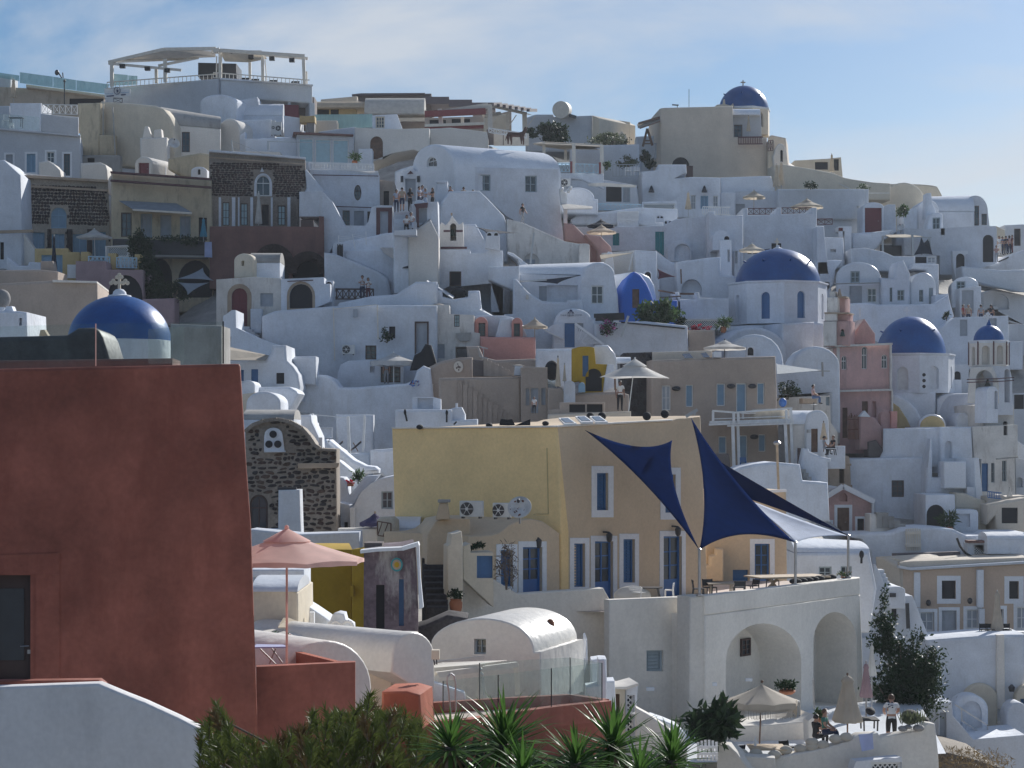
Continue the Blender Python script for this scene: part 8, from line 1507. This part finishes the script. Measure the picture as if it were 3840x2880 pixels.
# ================================================================ foreground plants
t(0,0,3840,3840)
r=thing('pine_bush','bushy green pine with sunlit needle tips in the foreground','shrub')
env=[(740,2650),(760,2620),(805,2612),(840,2660),(880,2730),(960,2760),(1030,2760),(1110,2720),(1180,2650),(1240,2640),(1300,2660),(1350,2640),(1395,2560),(1420,2600),(1460,2640),(1530,2650),(1570,2690),(1640,2740),(1690,2850)]
def top(x):
    for (a,b),(c,d) in zip(env,env[1:]):
        if a<=x<=c: return b+(d-b)*(x-a)/(c-a)
    return 2900
m=MB(); m2=MB(); st=MB(); root=P(1250,3150,29)
for i in range(420):
    x=rnd.uniform(745,1685); ty=top(x); y=ty+12+(rnd.random()**1.2)*(2990-ty); Y=29+rnd.uniform(-1.6,1.6); tip=P(x,y,Y); d=Vector((rnd.gauss(0,.35)+(x-1200)/1400,rnd.gauss(0,.3),1)).normalized(); ln=.28+.2*rnd.random(); b=tip-d*ln
    st.tube(b,tip,.009,.004,5)
    if i%3==0: st.tube(b+(root-b)*.22,b,.018,.009,5)
    br=rnd.random()<.12; mm=m2 if br else m
    for k in range(58):
        f=rnd.random(); o=b+d*(ln*f); a=d.orthogonal().normalized(); a.rotate(Matrix.Rotation(rnd.random()*6.283,3,d)); nd=(d*(.55+.5*rnd.random())+a*(.55+.35*rnd.random())).normalized(); nl=.12+.08*rnd.random(); s=nd.orthogonal().normalized()*.011
        mm.add([o-s,o+s,o+nd*nl],[(0,1,2)])

for o_ in(m.obj('needles','leaf_pine',r,0),m2.obj('dry_needles','leaf_pine_brown',r,0),st.obj('branches','bark',r)): o_['kind']='stuff'
bars([(835,2700,29,1030,2800,29,.03),(1030,2800,29,1200,2950,29,.05)],'bark','limb',r,tube=True)
# yuccas
def leafmesh(seed):
    rr=random.Random(seed); vs=[];fs=[]; n=6; cur=.04+.12*seed
    for i in range(n+1):
        f=i/n; w_=.024*(.45+1.1*math.sin(math.pi*min(1,f*.62+.22)))*(1-f**3) if f<1 else 0.0006; y=f; z=-cur*f*f; vs+=[(-w_,y,z+w_*.45),(0,y,z),(w_,y,z+w_*.45)]
    for i in range(n): a=i*3; fs+=[(a,a+1,a+4,a+3),(a+1,a+2,a+5,a+4)]
    me=bpy.data.meshes.new('leaf'); me.from_pydata(vs,[],fs); me.materials.append(M['leaf_dead' if seed>4 else 'leaf_yucca']); me.shade_smooth(); return me
LM=[leafmesh(s) for s in range(6)]
def yucca(cx,cy,Y,ln,n,label,tilt=0):
    r=thing('yucca',label,'yucca','yuccas along the bottom edge'); c=P(cx,cy,Y); MB().tube(c-Vector((0,0,1.3)),c,.09,.07,8).obj('trunk','bark',r)
    for i in range(n):
        az=i*2.39996+rnd.uniform(-.2,.2); el=R(86-104*(i/n)**.9+rnd.uniform(-12,12)); L_=ln*(.75+.35*rnd.random())*(1 if i/n>.15 else .85); o=bpy.data.objects.new('leaf',LM[5 if i>n*.9 else (i*7+i//5)%5]); COL.objects.link(o); o.parent=r
        o.matrix_local=Matrix.Translation(c+Vector((0,0,-.10*i/n)))@Matrix.Rotation(az,4,'Z')@Matrix.Rotation(el,4,'X')@Matrix.Diagonal((L_*1.15,L_,L_,1))
yucca(1890,2790,27,.86,110,'tallest yucca with long dark leaves in front of the pool terrace'); yucca(1690,2800,26,.66,84,'smaller yucca between the pine bush and the tallest yucca'); yucca(2300,2800,26.5,.78,104,'spiky yucca in front of the lattice cupboard'); yucca(2160,2860,25.5,.66,84,'low yucca at the bottom edge below the red pool wall'); yucca(2520,2850,26,.66,84,'bright yucca at the bottom edge beside the picket gate'); yucca(1960,2900,25,.62,70,'half hidden yucca at the very bottom below the tallest one'); yucca(2010,2700,28,.3,18,'x') if 0 else None
yucca(2400,2900,25,.58,66,'short yucca tips at the bottom edge right of centre')
bush(1780,2860,190,70,30,'dark undergrowth between the pine and the yuccas','leaf_dark',1600,.14,clump=30,stem=False); bush(2280,2900,330,40,30,'dark undergrowth under the right hand yuccas','leaf_dark',1500,.14,clump=30,stem=False)
# ================================================================ ground
info=finalize()
def terrain():
    cp=[]
    for r,lo,hi in info:
        if r['category'] in('house','church','wall','restaurant','chapel','gate','steps'):
            cp.append(((lo[0]+hi[0])/2,(lo[1]+hi[1])/2,lo[2]))
            cp.append(((lo[0]+hi[0])/2,lo[1]+.3,lo[2]-.4))
    cp+=[(x,250,12.) for x in(-60,-30,0,30,60)]+[(x,300,-10.) for x in(-100,-50,0,50,100)]+[(x,0,-22.) for x in(-40,-20,0,20,40)]+[(x,25,-16.) for x in(-20,0,20)]+[(x,-40,-35.) for x in(-60,0,60)]+[(40,70,-30),(60,100,-28),(80,140,-25),(30,40,-28)]+[(15,92,-22),(19,100,-25),(26,100,-27),(22,110,-24),(30,112,-27)]
    nx,ny=110,150; m=MB(); vs=[]
    for j in range(ny+1):
        yy=-50+(j/ny)*370
        for i in range(nx+1):
            xx=-130+i/nx*260; sw=sz=0; mn=99
            for (a,b,z) in cp:
                q=(a-xx)**2+(b-yy)**2; w_=1/(q+2.5)**2; sw+=w_; sz+=w_*z; mn=min(mn,z+1.1*q**.5)
            vs.append((xx,yy,min(sz/sw,mn)-1.0))
    m.add(vs,[(j*(nx+1)+i,j*(nx+1)+i+1,(j+1)*(nx+1)+i+1,(j+1)*(nx+1)+i) for j in range(ny) for i in range(nx)])
    o=m.obj('hillside','hill',None,180); o['kind']='structure'
terrain()
m=MB(); m.add([(-6000,-6000,-60),(6000,-6000,-60),(6000,8000,-60),(-6000,8000,-60)],[(0,1,2,3)]); o=m.obj('ground','earth'); o['kind']='structure'
# ================================================================ air
m=MB(); m.box((0,1000,-5.5),12100,14100,111); hz_=m.mesh('haze','hill',0); hm=bpy.data.materials.new('haze_air'); hm.use_nodes=True; hn=hm.node_tree; hn.nodes.remove(hn.nodes['Principled BSDF']); pv=hn.nodes.new('ShaderNodeVolumePrincipled'); pv.inputs['Color'].default_value=(.80,.88,1,1); pv.inputs['Density'].default_value=.00015; pv.inputs['Anisotropy'].default_value=.45; hn.links.new(pv.outputs[0],hn.nodes['Material Output'].inputs['Volume'])
hz_.materials.clear(); hz_.materials.append(hm); o=bpy.data.objects.new('haze',hz_); COL.objects.link(o); o['kind']='stuff'; o['label']='thin pale blue air over the whole village'; o['category']='haze'
